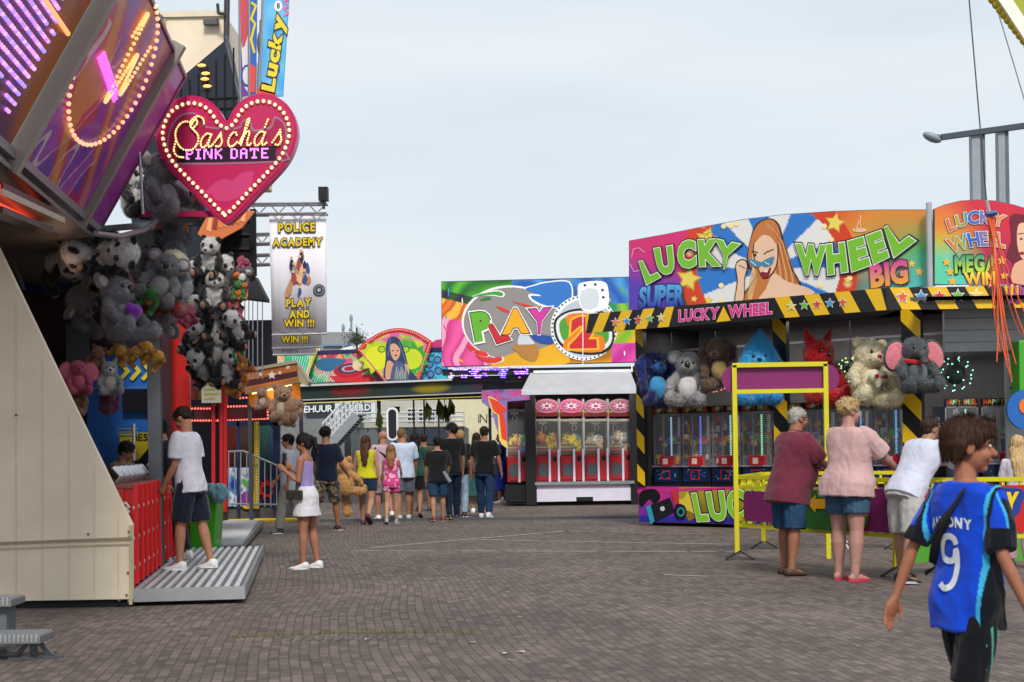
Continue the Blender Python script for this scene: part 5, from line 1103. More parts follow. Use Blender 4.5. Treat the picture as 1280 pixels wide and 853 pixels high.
# wheel machines
HW = 'glass fronted Happy Wheel coin machines standing in the booth'
LC = [(.35, .65, 1, 1), (.15, .25, 1, 1), (.5, .9, .8, 1), (.35, 1, .45, 1), (.3, .6, 1, 1), (.2, .5, 1, 1), (.2, .45, 1, 1), (.15, .55, 1, 1)]
ml = ['behind the counter right of the left striped post', 'below the grey koala plush', 'below the leopard print dog plush', 'left of the middle striped post below the light blue plush', 'behind the old man in the maroon shirt', 'behind the woman in the pink shirt', 'below the cream bear plush', 'below the grey elephant plush beside the right striped post']
def wheelm(Fm, i, w_, label, seed):
    rg = random.Random(seed); t = thing('wheel_machine', label, 'arcade machine', Fm @ V((w_ / 2, .3, .56)), 0, HW)
    X0, X1 = .015, w_ - .015; m = MB(Fm); m.box((X0, .16, .56), (X1, .9, 1.04), hx('#181a24')); cb_ = m.build('cabinet', PAINT(), t, bevel=.008)
    m = MB(Fm); m.box((X0 + .04, .14, .76), (X1 - .04, .158, 1.0), hx('#14284a')); sc_ = m.build('screen', GLOSS(), t)
    m = MB(Fm)
    for k_ in range(24): x = rg.uniform(X0 + .06, X1 - .1); z = rg.uniform(.78, .97); m.box((x, .134, z), (x + .03, .138, z + .012), rg.choice([hx('#2c6cb0'), hx('#3a98c8'), hx('#7ac0dc'), hx('#1c3c70')]))
    xc = w_ / 2; 
    for a_, b_, c_, d_ in ((-.09, .8, .09, .82), (-.09, .95, .09, .97), (-.09, .82, -.07, .95), (.07, .82, .09, .95)): m.box((xc + a_, .126, b_), (xc + c_, .132, d_), hx('#b0202c'))
    m.build('screen_image', GLOSS(), sc_)
    m = MB(Fm); m.box((xc - .11, .1, 1.04), (xc + .13, .3, 1.2), hx('#b01824')); m.box((xc - .04, .095, 1.07), (xc + .06, .1, 1.17), hx('#d8c8b8')); m.build('coin_box', PAINT(), t)
    m = MB(Fm); m.box((X0, .12, 1.02), (X1, .2, 1.045), hx('#c0c0cc')); m.build('shelf', ALU(), t)
    m = MB(Fm)
    for x in (X0, X0 + w_ * .33, X1 - .02): m.box((x, .18, 1.04), (x + .02, .2, 1.95), hx('#9a9ca4'))
    m.box((X0, .18, 1.92), (X1, .22, 1.95), hx('#9a9ca4')); m.build('frame', ALU(), t)
    m = MB(Fm); m.box((X0, .16, 1.95), (X1, .24, 2.06), hx('#120e12')); hd = m.build('header', PRINT(), t)
    m = MB()
    tx_ = 'HAPPY WHEEL'; cw = (w_ - .08) / len(tx_)
    for k_, ch in enumerate(tx_):
        if ch == ' ': continue
        vs_, fs_ = glyph(ch, .03); c_ = hx(['#e04828', '#e8a828', '#e8e0d0', '#58b040', '#e07828'][k_ % 5])
        x0 = min(p[0] for p in vs_); x1 = max(p[0] for p in vs_)
        m.add([Fm @ V((X0 + .03 + cw * (k_ + (p[0] - x0) / (x1 - x0) * .86), .156, 1.965 + p[1] / CAP * .08 + (k_ % 2) * .008)) for p in vs_], fs_, c_)
    m.build('lettering', PRINT(), hd)
    m = MB(Fm)
    for k_ in range(22): m.box((xc + w_ * .1, .2, 1.22 + k_ * .031), (xc + w_ * .1 + .026, .215, 1.238 + k_ * .031), tuple(c * .6 for c in LC[i][:3]) + (1,))
    m.build('led_strip', LED(), t)
    m = MB(Fm); m.box((X0, .88, 1.04), (X1, .9, 1.95), hx('#5a5c66')); m.build('back_panel', GLOSS(), t)
    m = MB(Fm); m.cyl((xc, .55, 1.05), (xc, .55, 1.1), w_ * .42, hx('#8c8c94'), seg=18); m.cyl((xc, .55, 1.1), (xc, .55, 1.9), .03, hx('#b4b4bc')); m.cyl((xc, .55, 1.42), (xc, .55, 1.46), w_ * .36, hx('#8c7c50'), seg=18)
    q = V((X0 + w_ * .25, .3, 1.42))
    for k_ in range(8): a_ = k_ * .7854; m.cyl(q, q + V((.055 * math.cos(a_), 0, .055 * math.sin(a_))), .008, hx('#e0c878'), r1=.014, seg=5)
    m.build('wheel', GLOSS(), t)
    m = MB(Fm)
    for k_ in range(70):
        p = V((rg.uniform(X0 + .05, X1 - .05), rg.uniform(.26, .8), 1.1 + rg.choice([0, 0, .36]) + rg.uniform(0, .1))); s_ = rg.uniform(.015, .04); m.box(p - V((s_, s_, s_)), p + V((s_, s_, s_ * 1.3)), hx(rg.choice(['#c83828', '#d8a030', '#b8b0a8', '#3868a8', '#58a048', '#c87898', '#e0d8c8', '#603828'])), )
    for k_ in range(44):
        x = rg.uniform(X0 + .02, X1 - .1); z = rg.uniform(1.1, 1.8); m.box((x, .86 - k_ * .002, z), (x + rg.uniform(.03, .1), .87 - k_ * .002, z + rg.uniform(.04, .12)), hx(rg.choice(['#767a86', '#9096a4', '#a85048', '#4c5c78', '#b0b8c4', '#c8a048', '#7c4464', '#c0bcb4'])))
    tag(m.build('prizes', GLOSS(), t), kind='stuff')
    m = MB(Fm); m.box((X0 + .02, .175, 1.05), (X1 - .02, .178, 1.92), (1, 1, 1, 1)); m.build('glass', GLASS(), t)
mw = (WL - .5) / 8
for i in range(8): wheelm(FW @ TR(V((.17 + i * mw, .02, 0))), i, mw, 'Happy Wheel coin machine ' + ml[i], i)
FF = TR(V((A(1184, 500, YF + .5).x, YF + .5, 0))); wheelm(FF, 3, .55, 'Happy Wheel coin machine behind the boy, below the ball of lights', 31); wheelm(FF @ TR(V((.57, 0, 0))), 6, .8, 'Happy Wheel coin machine with a wide framed header left of the grey door', 32)
# light balls
for i, (x, y, Y, rr, c_) in enumerate(((1194, 468, YF + .6, .27, (.3, .9, .65, 1)), (1063, 462, 0, .2, (.5, .8, .3, 1)), (895, 472, 0, .26, (1, .18, .12, 1)), (840, 470, 0, .2, (.2, .8, .5, 1)))):
    if Y == 0: t_, z_ = onwing(x, y, -.6); q = FW @ V((t_, .6, z_))
    else: q = A(x, y, Y)
    t = thing('light_ball', ('dark mesh ball with green lights hanging in the grey recess', 'small ball with yellow green lights behind the cream bear', 'ball with red lights hanging below the leopard print dog', 'small ball with green lights behind the grey koala')[i], 'light ball', q)
    m = MB(); m.sph(q, rr * .6, hx('#2c3a38'), nu=14, nv=10); m.cyl(q, q + V((0, 0, .8)), .006, hx('#202020')); m.build('core', MATTE(), t, smooth=True)
    m = MB(); 
    for k_ in range(34):
        z = 1 - 2 * (k_ + .5) / 34; a_ = k_ * 2.39996; p = q + V((math.sqrt(1 - z * z) * math.cos(a_), math.sqrt(1 - z * z) * math.sin(a_), z)) * rr; m.sph(p, .014, c_, nu=6, nv=4)
    m.build('bulbs', LED(), t)
    m = MB()
    for k_ in range(34):
        z = 1 - 2 * (k_ + .5) / 34; a_ = k_ * 2.39996; p = q + V((math.sqrt(1 - z * z) * math.cos(a_), math.sqrt(1 - z * z) * math.sin(a_), z)) * rr * .97; m.cyl(q, p, .006, hx('#203030'), seg=4)
    m.build('wires', MATTE(), t)
# green machine edge at the right
m = MB(); cbox(m, 1275, 425, 1310, 520, YF - .4, .4, hx('#46a028')); t = thing('green_cabinet', 'bright green cabinet with a blue disc at the right edge behind the fence', 'cabinet', A(1290, 640, YF - .4)); m.build('cabinet', PAINT(), t, bevel=.02)
m = MB(); q = A(1284, 512, YF - .5); m.cyl(q, q + V((0, .08, 0)), .3, hx('#1c62b0'), seg=24); d = m.build('disc', PAINT(), t); m = MB(); q = A(1284, 508, YF - .52); m.cyl(q, q + V((0, .03, 0)), .12, hx('#e87020'), seg=14); m.build('emblem', PAINT(), d)

# ================================================================ bungee cords
q = A(1237, 268, 19.5); t = thing('bungee_rig', 'bunch of orange elastic bungee cords hanging from a steel cable', 'bungee cords', q)
m = MB(); m.cyl(q + V((-.05, 0, 0)), q + V((.09, 0, .02)), .035, hx('#2c4c8c'), seg=8); m.cyl(A(1233, 250, 19.5), q + V((0, 0, .02)), .02, hx('#b8b8b8')); m.build('shackle', PAINT(), t)
m = MB(); rg = random.Random(5)
ends = [(1243, 330), (1236, 360), (1241, 385), (1246, 452), (1259, 458), (1265, 478), (1250, 440), (1270, 455), (1284, 398), (1290, 440), (1256, 400), (1262, 468), (1276, 420)]
for i, (x, y) in enumerate(ends):
    p0 = A(1234 + (i % 5) * 1.8, 270, 19.5 + .01 * i); p3 = A(x, y, 19.5 + .03 * i - .15); bw_ = A(1240 + rg.uniform(-3, 12) + max(0, x - 1262) * .4, lerp(270, y, .6), 19.5 + .02 * i)
    pts = []
    for k_ in range(13):
        s = k_ / 12; pts.append(p0 * (1 - s) ** 2 + bw_ * 2 * s * (1 - s) + p3 * s * s)
    m.limb(pts, [.008] * len(pts), hx('#e8602c'), seg=6)
m.build('cords', GLOSS(), t, smooth=True)
m = MB(); p0 = A(1208, -40, 19.3); p1 = A(1233, 250, 19.5); m.cyl(p0, p1, .009, hx('#54585c'), seg=6); tag(m.build('steel_cable', PAINT()), 'thin steel cable running down to the orange bungee cords', 'cable')
m = MB(); m.cyl(A(1231, -40, 22), A(1300, 190, 21), .008, hx('#54585c'), seg=6); tag(m.build('steel_cable', PAINT()), 'thin steel cable running down from the yellow boom to the right edge', 'cable')
# yellow boom at the very top right
t = thing('ride_boom', 'yellow and white boom with toothed edge reaching in at the top right corner', 'ride', A(1275, 20, 18)); m = MB(); m.bar(A(1228, -40, 18), A(1310, 84, 18), .1, .14, hx('#f2eedc')); m.build('beam', PAINT(), t)
m = MB()
for i in range(16): s = i / 15; p = lerp(A(1216, -34, 18.05), A(1290, 62, 18.05), s); m.sph(p, (.06, .06, .07), hx('#c0a818'), nu=8, nv=6)
m.build('trim', PAINT(), t, smooth=True); m = MB(); m.bar(A(1256, -10, 18.1), A(1310, 60, 18.1), .14, .2, hx('#9aa02c')); m.build('side_panel', PAINT(), t)

# ================================================================ yellow crowd fence, gate frame and boards
YL = hx('#ccc31c'); PUR = hx('#7c2060')
def feet_(m, p, ax):
    for s in (-1, 1): m.bar(p + V((0, 0, .11)), p + ax * s * .17 + V((0, 0, .008)), .09, .016, hx('#23262c'))
def fence(a, b, label, n_panel=1, pc=PUR, posts=(0, 1), dbl=True, z1=1.02):
    t = thing('crowd_barrier', label, 'barrier', a, 0, 'yellow steel crowd barriers'); d = (b - a); L_ = d.length; d.normalize(); ax = V((d.y, -d.x, 0)); ax = d
    m = MB()
    for z_ in (z1 - .02, z1 - .14, .5, .42): m.bar(a + V((0, 0, z_)), b + V((0, 0, z_)), .045, .045, YL)
    k_ = max(2, int(L_ / .16))
    for i in range(1, k_): p = lerp(a, b, i / k_); m.bar(p + V((0, 0, z1 - .14)), p + V((0, 0, z1 - .02)), .03, .03, YL); m.bar(p + V((0, 0, .42)), p + V((0, 0, .5)), .03, .03, YL)
    m.build('rails', PAINT(), t)
    for q in posts:
        p = lerp(a, b, q); m = MB(); m.bar(p + V((0, 0, .09)), p + V((0, 0, z1)), .09, .05, YL, up=(d.y, -d.x, 0)); m.bar(p + d * .07 + V((0, 0, .12)), p + d * .07 + V((0, 0, z1)), .035, .035, YL, up=(d.y, -d.x, 0)); po = m.build('post', PAINT(), t)
        m = MB(); feet_(m, p, d if abs(d.x) > .5 else V((1, 0, 0))); m.build('foot', MATTE(), po)
    return t
A0 = G(924, 700); A1 = G(1122, 721); B0 = G(955, 690); B1 = G(1094, 690)
f1 = fence(A0, A1, 'yellow barrier running behind the old man in the maroon shirt', posts=(1,))
f2 = fence(G(1124, 721), G(1300, 722), 'yellow barrier carrying the red BUNGY board, right of the leaning man', posts=(0,))
f3 = fence(A0 + V((.02, .05, 0)), B0 + V((.1, .6, 0)), 'short yellow barrier end running back from the gate frame', posts=(1,))
f4 = fence(B0 + V((.14, .66, 0)), B1 + V((.5, .3, 0)), 'rear yellow barrier seen between the old man and the pink shirted woman', posts=(.93,))
# gate frame
t = thing('gate_frame', 'tall yellow gate frame with a plum coloured board across its top', 'gate frame', A0); y0 = A0.y; zt = A(924, 457, y0).z; xr = A(1031, 457, y0).x
m = MB()
for x in (A0.x - .03, xr):
    m.bar((x, y0 - .03, .09 if x < xr else 1.0), (x, y0 - .03, zt), .055, .055, YL, up=(0, 1, 0))
m.bar((A0.x - .05, y0 - .03, zt), (xr + .02, y0 - .03, zt), .055, .055, YL); m.bar((A0.x - .05, y0 - .03, zt - .32), (xr + .02, y0 - .03, zt - .32), .05, .05, YL); m.build('frame', PAINT(), t)
m = MB(); feet_(m, V((A0.x, y0 - .03, 0)), V((1, 0, 0))); m.build('foot', MATTE(), t)
m = MB(); m.bar((xr, y0 - .03, 0), (xr, y0 - .03, 1.02), .055, .055, YL, up=(0, 1, 0)); m.build('post', PAINT(), t)
def rboard(c0, w_, h_, col, dirv, th_=.02, rad=None, name='board', parent=None):
    rad = rad or h_ / 2; pts = []; up_ = V((0, 0, 1))
    for k_ in range(32):
        a_ = 2 * math.pi * (k_ + .5) / 32; cx_ = math.copysign(w_ / 2 - rad, math.cos(a_)); cz_ = math.copysign(h_ / 2 - rad, math.sin(a_)); pts.append(c0 + dirv * (cx_ + rad * math.cos(a_)) + up_ * (cz_ + rad * math.sin(a_)))
    m = MB(); m.prism(pts, V((-dirv.y, dirv.x, 0)) * th_, col); return m.build(name, PAINT(), parent)
rboard(V(((A0.x + xr) / 2, y0 + .005, zt - .165)), 1.42, .33, PUR, V((1, 0, 0)), rad=.16, parent=t)
dd = (A1 - A0).normalized(); off = V((dd.y, -dd.x, 0)) * .04
def bpt(px, base=A0, dv=dd):   # point of the front barrier line under a photo column
    u, v = uv(px, 640); k = u / F; s_ = (k * base.y - base.x) / (dv.x - k * dv.y); return base + dv * s_
rboard(bpt(953) + off + V((0, 0, .66)), .66, .36, PUR, dd, rad=.06, parent=f1)
g_ = rboard((bpt(1012) + bpt(1088)) / 2 + off * 2.2 + V((0, 0, .66)), (bpt(1088) - bpt(1005)).length, .44, hx('#24601c'), dd, rad=.18, parent=f1)
ar = Art(bpt(1030) + off * 2.3, (off.x, off.y, 0), .002)
ar.poly([(1009, 629), (1020, 619), (1020, 624), (1036, 624), (1036, 636), (1020, 636), (1020, 641)], hx('#d09a1c'), 1); ar.poly([(1072, 632), (1084, 630), (1084, 645), (1072, 646)], hx('#d09a1c'), 1); ar.build('arrow', g_)
rboard(bpt(1105) + off + V((0, 0, .68)), .8, .46, PUR, dd, rad=.05, parent=f1)
d2 = (G(1300, 722) - G(1124, 721)).normalized(); o2 = V((d2.y, -d2.x, 0)) * .04; b2_ = G(1124, 721)
rboard(bpt(1158, b2_, d2) + o2 + V((0, 0, .7)), .5, .42, hx('#b02420'), d2, rad=.08, parent=f2)
c_ = bpt(1242, b2_, d2) + o2 + V((0, 0, .70)); br_ = rboard(c_, 1.0, .48, hx('#c4221c'), d2, rad=.17, parent=f2)
ar = Art(c_, (o2.x, o2.y, 0), .002)
ar.poly([(1200, 613), (1276, 611), (1277, 630), (1270, 645), (1240, 650), (1200, 648)], hx('#1c3c94'), 1, 3)
ar.word('BUNGY', (1203, 617), (1274, 615), (1270, 643), (1203, 645), hx('#e8c81c'), 5, off=.06, gap=.03, outline=[(.05, hx('#16286c'))]); ar.build('lettering', br_)
rboard(G(1300, 700) + V((-.1, 0, .3)), .1, .1, PUR, V((1, 0, 0)), parent=f2)
# green panels of the bungee pool further back
m = MB(); cbox(m, 1119, 668, 1300, 716, 17.6, .06, hx('#4c9a2c')); t = thing('bungee_pad', 'bright green low side pad behind the yellow barrier on the right', 'pad', A(1200, 716, 17.6)); m.build('pad', PAINT(), t, bevel=.02)
m = MB(); cbox(m, 1119, 716, 1300, 722, 17.65, .06, hx('#18181a')); m.build('base', MATTE(), t)
q = G(1050, 690); m = MB()
m.tube([q + V((.12 * math.cos(a_), .3 * math.sin(a_), .03 + .12 * abs(math.sin(a_)))) for a_ in [i * .5 for i in range(11)]], .012, hx('#c8ccd0')); tag(m.build('coiled_cable', GLOSS()), 'loop of pale cable lying behind the pink shirted woman', 'cable')
# ================================================================ left side: cream trailer panel, arcade with counters, canopy, heart
YT = 13.9
CRM = hx('#ead9bf')
t = thing('trailer_panel', 'cream coloured folded trailer side panel with a slanted edge at the left', 'trailer', A(80, 760, YT)); RTP = t
pts = [A(-260, -60, YT), A(-260, 768, YT), A(165.5, 756.5, YT), A(165.5, 656, YT), A(80, 480, YT), A(0, 313, YT), A(-130, 40, YT)]; 
pts = [V((p.x, YT, max(p.z, .07))) for p in pts]
m = MB(); m.prism(pts, (0, .06, 0), CRM); pn = m.build('panel', mat('cream_panel', col=CRM, rough=.5, var=.15, vscale=1.6, bump=.05, bscale=3), t, bevel=.006)
m = MB(); 
for y, w_ in ((0, .022), (.05, .012)): m.bar(A(-100, 683, YT - .01) - V((0, 0, y)), A(165, 673, YT - .01) - V((0, 0, y)), w_ * 1.4, w_, hx('#c8b898' if y else '#9c8e72'))
m.bar(A(163.5, 657, YT - .01), A(163.5, 756, YT - .01), .03, .012, hx('#bcae8c'), up=(0, 1, 0)); m.build('trim', PAINT(), t)
m = MB()
for x in (20, 53, 86, 118, 148):
    y0 = max(0, 330 + (x) * 2.05) + 10; m.bar(A(x, y0, YT - .002), A(x, 750, YT - .002), .008, .006, hx('#dccab0'), up=(0, 1, 0))
m.build('seam', PAINT(), t)
m = MB()
for x, y in ((161, 665), (161, 672), (160, 716), (158, 744), (149, 751), (20, 519), (110, 668), (60, 677)): m.sph(A(x, y, YT - .012), .012, hx('#6a6048'), nu=6, nv=4)
m.build('bolt', PAINT(), t)
tag(bpy.data.objects['bolt'], kind='stuff')
m = MB(); m.box((-9, YT + .04, 0), (A(165, 756, YT).x, YT + .9, .07), hx('#141414')); m.build('base', MATTE(), t)
# ground line of the arcade
def LX(Y): return -3.42 - .135 * (Y - 13)
dL = V((-.135, 1, 0)).normalized(); nL = V((1, .135, 0)).normalized()
def LP(Y, off=0, z=0): p = V((LX(Y), Y, z)); return p + nL * off
FL = Matrix(((dL.x, nL.x, 0, LX(13)), (dL.y, nL.y, 0, 13), (0, 0, 1, 0), (0, 0, 0, 1)))   # local x runs away from the camera, y out towards the square
def lm(): return MB(FL)
t = thing('prize_arcade', 'left hand prize arcade with red counters, blue walls and painted canopy', 'arcade', LP(14)); RA = t
m = lm(); m.box((1.7, -3.4, 0), (7.6, .0, .17), hx('#35343a')); m.build('floor', MATTE(), t)
m = lm(); m.box((1.9, -3.5, .17), (7.8, -3.4, 3.8), hx('#2a1418')); m.build('back_wall', MATTE(), t)
m = MB(); cbox(m, 10, 270, 62, 345, 19.5, .06, hx('#16305c')); m.build('wall_panel', PAINT(), t)
m = MB(); a = A(-20, 300, 19.7); m.box((a.x - 2, 19.7, .17), (LX(19.7) - .1, 19.8, 3.9), hx('#3c1c24')); m.build('side_wall', MATTE(), t)
m = MB(); cbox(m, 22, 288, 96, 366, 19.6, .04, hx('#142c58')); m.build('wall_panel', PAINT(), t); m = MB(); cbox(m, 110, 440, 191, 597, 19.4, .06, hx('#1a5cae')); bl = m.build('wall_panel', PAINT(), t)
m = MB(); cbox(m, 83, 405, 112, 470, 19.3, .05, hx('#0c0e14')); m.build('window', GLOSS(), t); m = MB(); cbox(m, 153, 488, 187, 515, 19.3, .05, hx('#10131c')); m.build('window', GLOSS(), t)
m = MB(); cbox(m, 109, 438, 190, 440, 19.33, .05, hx('#9a9ea4')); cbox(m, 112, 484, 189, 486, 19.33, .05, hx('#9a9ea4')); cbox(m, 186, 484, 189, 590, 19.33, .05, hx('#9a9ea4')); m.build('frame', ALU(), t)
ar = Art(V((0, 19.38, 0)), (0, -1, 0), .002)
for i in range(3): x = 151 + i * 14; ar.line([(x, 454), (x + 9, 464), (x, 474)], 5, hx('#c8bc30'), 2 + i * .5)
ar.poly([(150, 484), (151, 484), (151, 484.5)], YEL, 1); ar.build('chevrons', bl)
m = MB(); cbox(m, 150, 541, 187, 578, 19.2, .04, hx('#b8a81c')); yb = m.build('yellow_board', PRINT(), t); ar = Art(V((0, 19.2, 0)), (0, -1, 0), .002); ar.word('IES', (170, 542), (185, 542), (185, 551), (170, 551), hx('#1c1c14'), 2, off=.02); ar.build('lettering', yb)
m = MB()
for y in (537, 541, 545): m.cyl(A(147, y, 18.9), A(172, y - .5, 18.9), .014, hx('#aab0b6'))
m.cyl(A(167, 530, 18.8), A(167, 580, 18.8), .02, hx('#c4c8cc')); m.build('rail', ALU(), t)
m = MB(); pts = [A(x, y, 19.5) for x, y in ((28, 325), (54, 305), (66, 330), (48, 345))]; m.tube(pts, .012, hx('#6888b0')); m.tube([A(8, 300, 17), A(30, 362, 17)], .02, hx('#8c98a8')); m.build('strut', ALU(), t)
# counter machines
GC = 'red counter machines along the left arcade'
k_ = 0
for Y0, n_ in ((13.98, 6), (17.0, 6)):
    for i in range(n_):
        Y = Y0 + i * .43; s0 = (Y - 13) * 1.009; k_ += 1
        lab = 'red counter machine with steel handles, number %s counted away from the cream panel' % ['one', 'two', 'three', 'four', 'five', 'six', 'seven', 'eight', 'nine', 'ten', 'eleven', 'twelve'][k_ - 1]
        c = thing('counter_machine', lab, 'arcade machine', LP(Y + .2, -.2, .17), 0, GC)
        m = lm(); m.box((s0, -.55, .17), (s0 + .41, -.02, 1.08), hx('#b01418')); m.build('cabinet', PAINT(), c, bevel=.01)
        m = lm(); m.box((s0 + .02, -.02, .2), (s0 + .06, .10, 1.12), hx('#c8181c')); m.box((s0, -.5, 1.08), (s0 + .41, .06, 1.12), hx('#7a3a38')); m.build('fin', PAINT(), c, bevel=.006)
        m = lm()
        for z_ in (.35, .62, .9): m.sph((s0 + .015, .06, z_), (.007, .009, .022), hx('#b8b8bc'), nu=8, nv=6)
        m.build('studs', ALU(), c)
        m = lm(); m.box((s0 + .1, -.02, .3), (s0 + .34, .0, .52), hx('#1c1416')); m.box((s0 + .12, -.015, .6), (s0 + .3, .012, .95), hx('#8a1014')); m.build('flap', GLOSS(), c)
        m = lm()
        for q in (.08, .26): m.limb([(s0 + q, -.1, 1.13), (s0 + q, -.06, 1.2), (s0 + q, -.12, 1.27)], [.022, .02, .026], hx('#c0c0c4'), seg=8)
        m.build('handle', mat('chrome', rough=.2, metal=1), c, smooth=True)
# chevrons on the side of the first cabinet
t_ = bpy.data.objects['counter_machine']
m = MB(); 
for i in range(3): q0 = A(151, 634 + i * 6, 13.97); q1 = A(157, 628 + i * 6, 13.97); q2 = A(162, 635 + i * 6, 13.97); m.tube([q0, q1, q2], .011, hx('#c8b8b4'))
m.build('chevrons', PAINT(), t_)
m = MB(); cbox(m, 143, 608, 166, 745, 14.0, .04, hx('#b01418')); m.build('end_panel', PAINT(), t_)
# posts
for Y, x_ in ((16.75, 0), (20.6, 0)):
    m = lm(); s0 = (Y - 13) * 1.009; m.box((s0, -.08, .17), (s0 + .1, .06, 3.75), hx('#85878c')); m.box((s0 + .03, .06, .17), (s0 + .05, .075, 3.75), hx('#5a5c62')); p_ = m.build('post', ALU(), RA)
# red corner column of the arcade
m = lm(); m.box((7.3, -.4, .17), (7.45, .12, 3.6), hx('#b01814')); m.build('column', PAINT(), RA)
# ceiling and lamps
m = lm(); m.box((-3, -3.5, 3.62), (7.8, -.62, 3.7), hx('#6c665c')); m.build('ceiling', MATTE(), RA)
m = MB(); a, b_ = V((-5.2, 12.2, 3.5)), V((-4.95, 15.2, 3.5))
for p, q in (((0, 233), (48, 262)), ((0, 258), (46, 279))):
    for i in range(70): s = i / 69; y_ = lerp(10.8, 13.4, s); u, v = uv(lerp(-18, p[0] + q[0], s), lerp(p[1] - 9, q[1], s)); m.sph((u / F * y_, y_, CH + v / F * y_), .022, (1, .06, .02, 1), nu=6, nv=4)
m.build('led_strip', LED(), RA)
m = MB(); 
for p, q, c in (((-10, 232), (60, 266), '#3a1416'), ((-10, 262), (56, 288), '#3a1416'), ((-10, 240), (70, 276), '#b0a48c')): m.bar(A(*p, 11.4), A(*q, 13.6), .16, .05, hx(c))
m.build('lamp_rail', PAINT(), RA)
lg = bpy.data.lights.new('ceiling_lamp', 'POINT'); lg.energy = 1.2; lg.color = (1, .6, .4); lg.shadow_soft_size = .2; lo = bpy.data.objects.new('ceiling_lamp', lg); COL.objects.link(lo); lo.location = (-4.6, 15.5, 3.3)
m = MB(); q = A(18, 277, 16); m.sph(q, (.3, .12, .05), (1, .72, .3, 1)); o = m.build('lamp', LAMP(), RA)
# canopy board leaning out over the street
zb, ztp = 3.8, 5.37
def CPp(Y, s, off=0):   # s 0 bottom edge .. 1 top edge
    b_ = V((-4.29 + .106 * (15.95 - Y), Y, zb)); tq = V((-3.38 + .106 * (15.95 - Y), Y, ztp)); n_ = V((.86, .1, -.5)).normalized(); return lerp(b_, tq, s) + n_ * off
def canopy(Ya, Yb, fn, nu, nv, par, name='canopy_board'):
    m = MB(); m.prism([CPp(Ya, 0), CPp(Yb, 0), CPp(Yb, 1), CPp(Ya, 1)], V((-.86, -.1, .5)) * .08, hx('#3c3040')); b = m.build(name, PRINT(), par)
    m = MB(); vs = []; cs = []
    for j in range(nv + 1):
        for i in range(nu + 1): vs.append(CPp(lerp(Ya, Yb, i / nu), j / nv, .006)); cs.append(fn(lerp(Ya, Yb, i / nu), j / nv))
    m.add(vs, [(j * (nu + 1) + i, j * (nu + 1) + i + 1, (j + 1) * (nu + 1) + i + 1, (j + 1) * (nu + 1) + i) for j in range(nv) for i in range(nu)], cs); m.build('artwork', PRINT(), b); return b
def artfn(Y, s):
    q = s * 2.2 + (Y - 12) * .55; n_ = noise.noise(V((Y * .7 + s * 1.4, s * 1.0, 3))); n2 = noise.noise(V((Y * 2.2 - s * 2.4, s * 1.3, 8)))
    ph = math.sin((Y * 2.6 + s * 3.4 + n_ * 3.5) * 2.2)
    if abs(n2 + .12 * ph) < .03 and Y < 14.4 and s < .75: return hx('#c8bcc0')
    if Y > 14.9: c = mixc(hx('#7c2ca0'), hx('#c84c9c'), s * .8 + n_ * .8)
    elif ph > .55: c = mixc(hx('#c07830'), hx('#d88c3c'), .5 + n2)
    elif ph > -.25: c = mixc(hx('#b01c44'), hx('#d03870'), .5 + n2 * 1.5)
    else: c = mixc(hx('#5c2ca0'), hx('#a03cb0'), .5 + n2 * 1.5)
    if Y > 14.2: c = mixc(c, hx('#a83ca8'), (Y - 14.2) * .8)
    return c
cb = canopy(12.05, 16.0, artfn, 200, 80, RA)
cb2 = canopy(8.5, 11.75, lambda Y, s: mixc(hx('#b8641c'), hx('#5c1c5c'), (.5 + .5 * math.sin(Y * 4 + s * 3.5 + 2 * noise.noise(V((Y * 2, s * 2, 1))))) if Y > 10.9 else .8), 60, 40, RA)
m = MB()
for Y in (11.9, 15.0): m.bar(CPp(Y, -.09, .02), CPp(Y, 1.05, .02), .2 if Y < 12 else .13, .09, hx('#a29a90' if Y < 12 else '#8e8880'), up=(0, 1, 0))
m.bar(CPp(8, -.03, 0), CPp(16.05, -.03, 0), .1, .08, hx('#7a7478')); m.bar(CPp(16.02, 0, 0), CPp(16.02, 1, 0), .04, .06, hx('#84406c'), up=(0, 1, 0)); m.bar(CPp(11.9, 1.0, 0), CPp(16.03, 1.0, 0), .04, .05, hx('#7c3c60')); m.bar(CPp(8, -.12, -.05), CPp(17.2, -.12, -.05), .3, .04, hx('#6a6460'))
m.build('canopy_frame', PAINT(), RA)
# lamps on the boards: amber loop and small script of bulbs, purple pixels
m = MB()
for i in range(56):
    a_ = math.pi * (.52 + 1.35 * i / 55) if False else 2 * math.pi * i / 56
    Y = 13.3 + 1.25 * math.cos(a_); s = .62 + .38 * math.sin(a_)
    if .2 < s < 1.0: m.sph(CPp(Y, s, .03), .021, (1, .5, .28, 1), nu=7, nv=5)
for i in range(90):
    u_ = i / 89; Y = 13.35 + .62 * u_ * 1.2 - .1; s = .7 + .16 * math.sin(u_ * 13) + .1 * math.cos(u_ * 6); m.sph(CPp(Y, s, .03), .018, (1, .55, .2, 1), nu=6, nv=4)
for i in range(44):
    u_ = i / 43; m.sph(CPp(12.65 + u_ * 1.15, .58 - u_ * .06 + .02 * (i % 3), .03), .018, (.9, .15, .95, 1), nu=6, nv=4)
for i in range(30): u_ = i / 29; m.sph(CPp(10.6 + u_ * .95, .52, .03), .02, (1, .4, .15, 1), nu=6, nv=4)
tag(m.build('bulbs', LAMP(), cb), kind='stuff')
m = MB(); rg = random.Random(4)
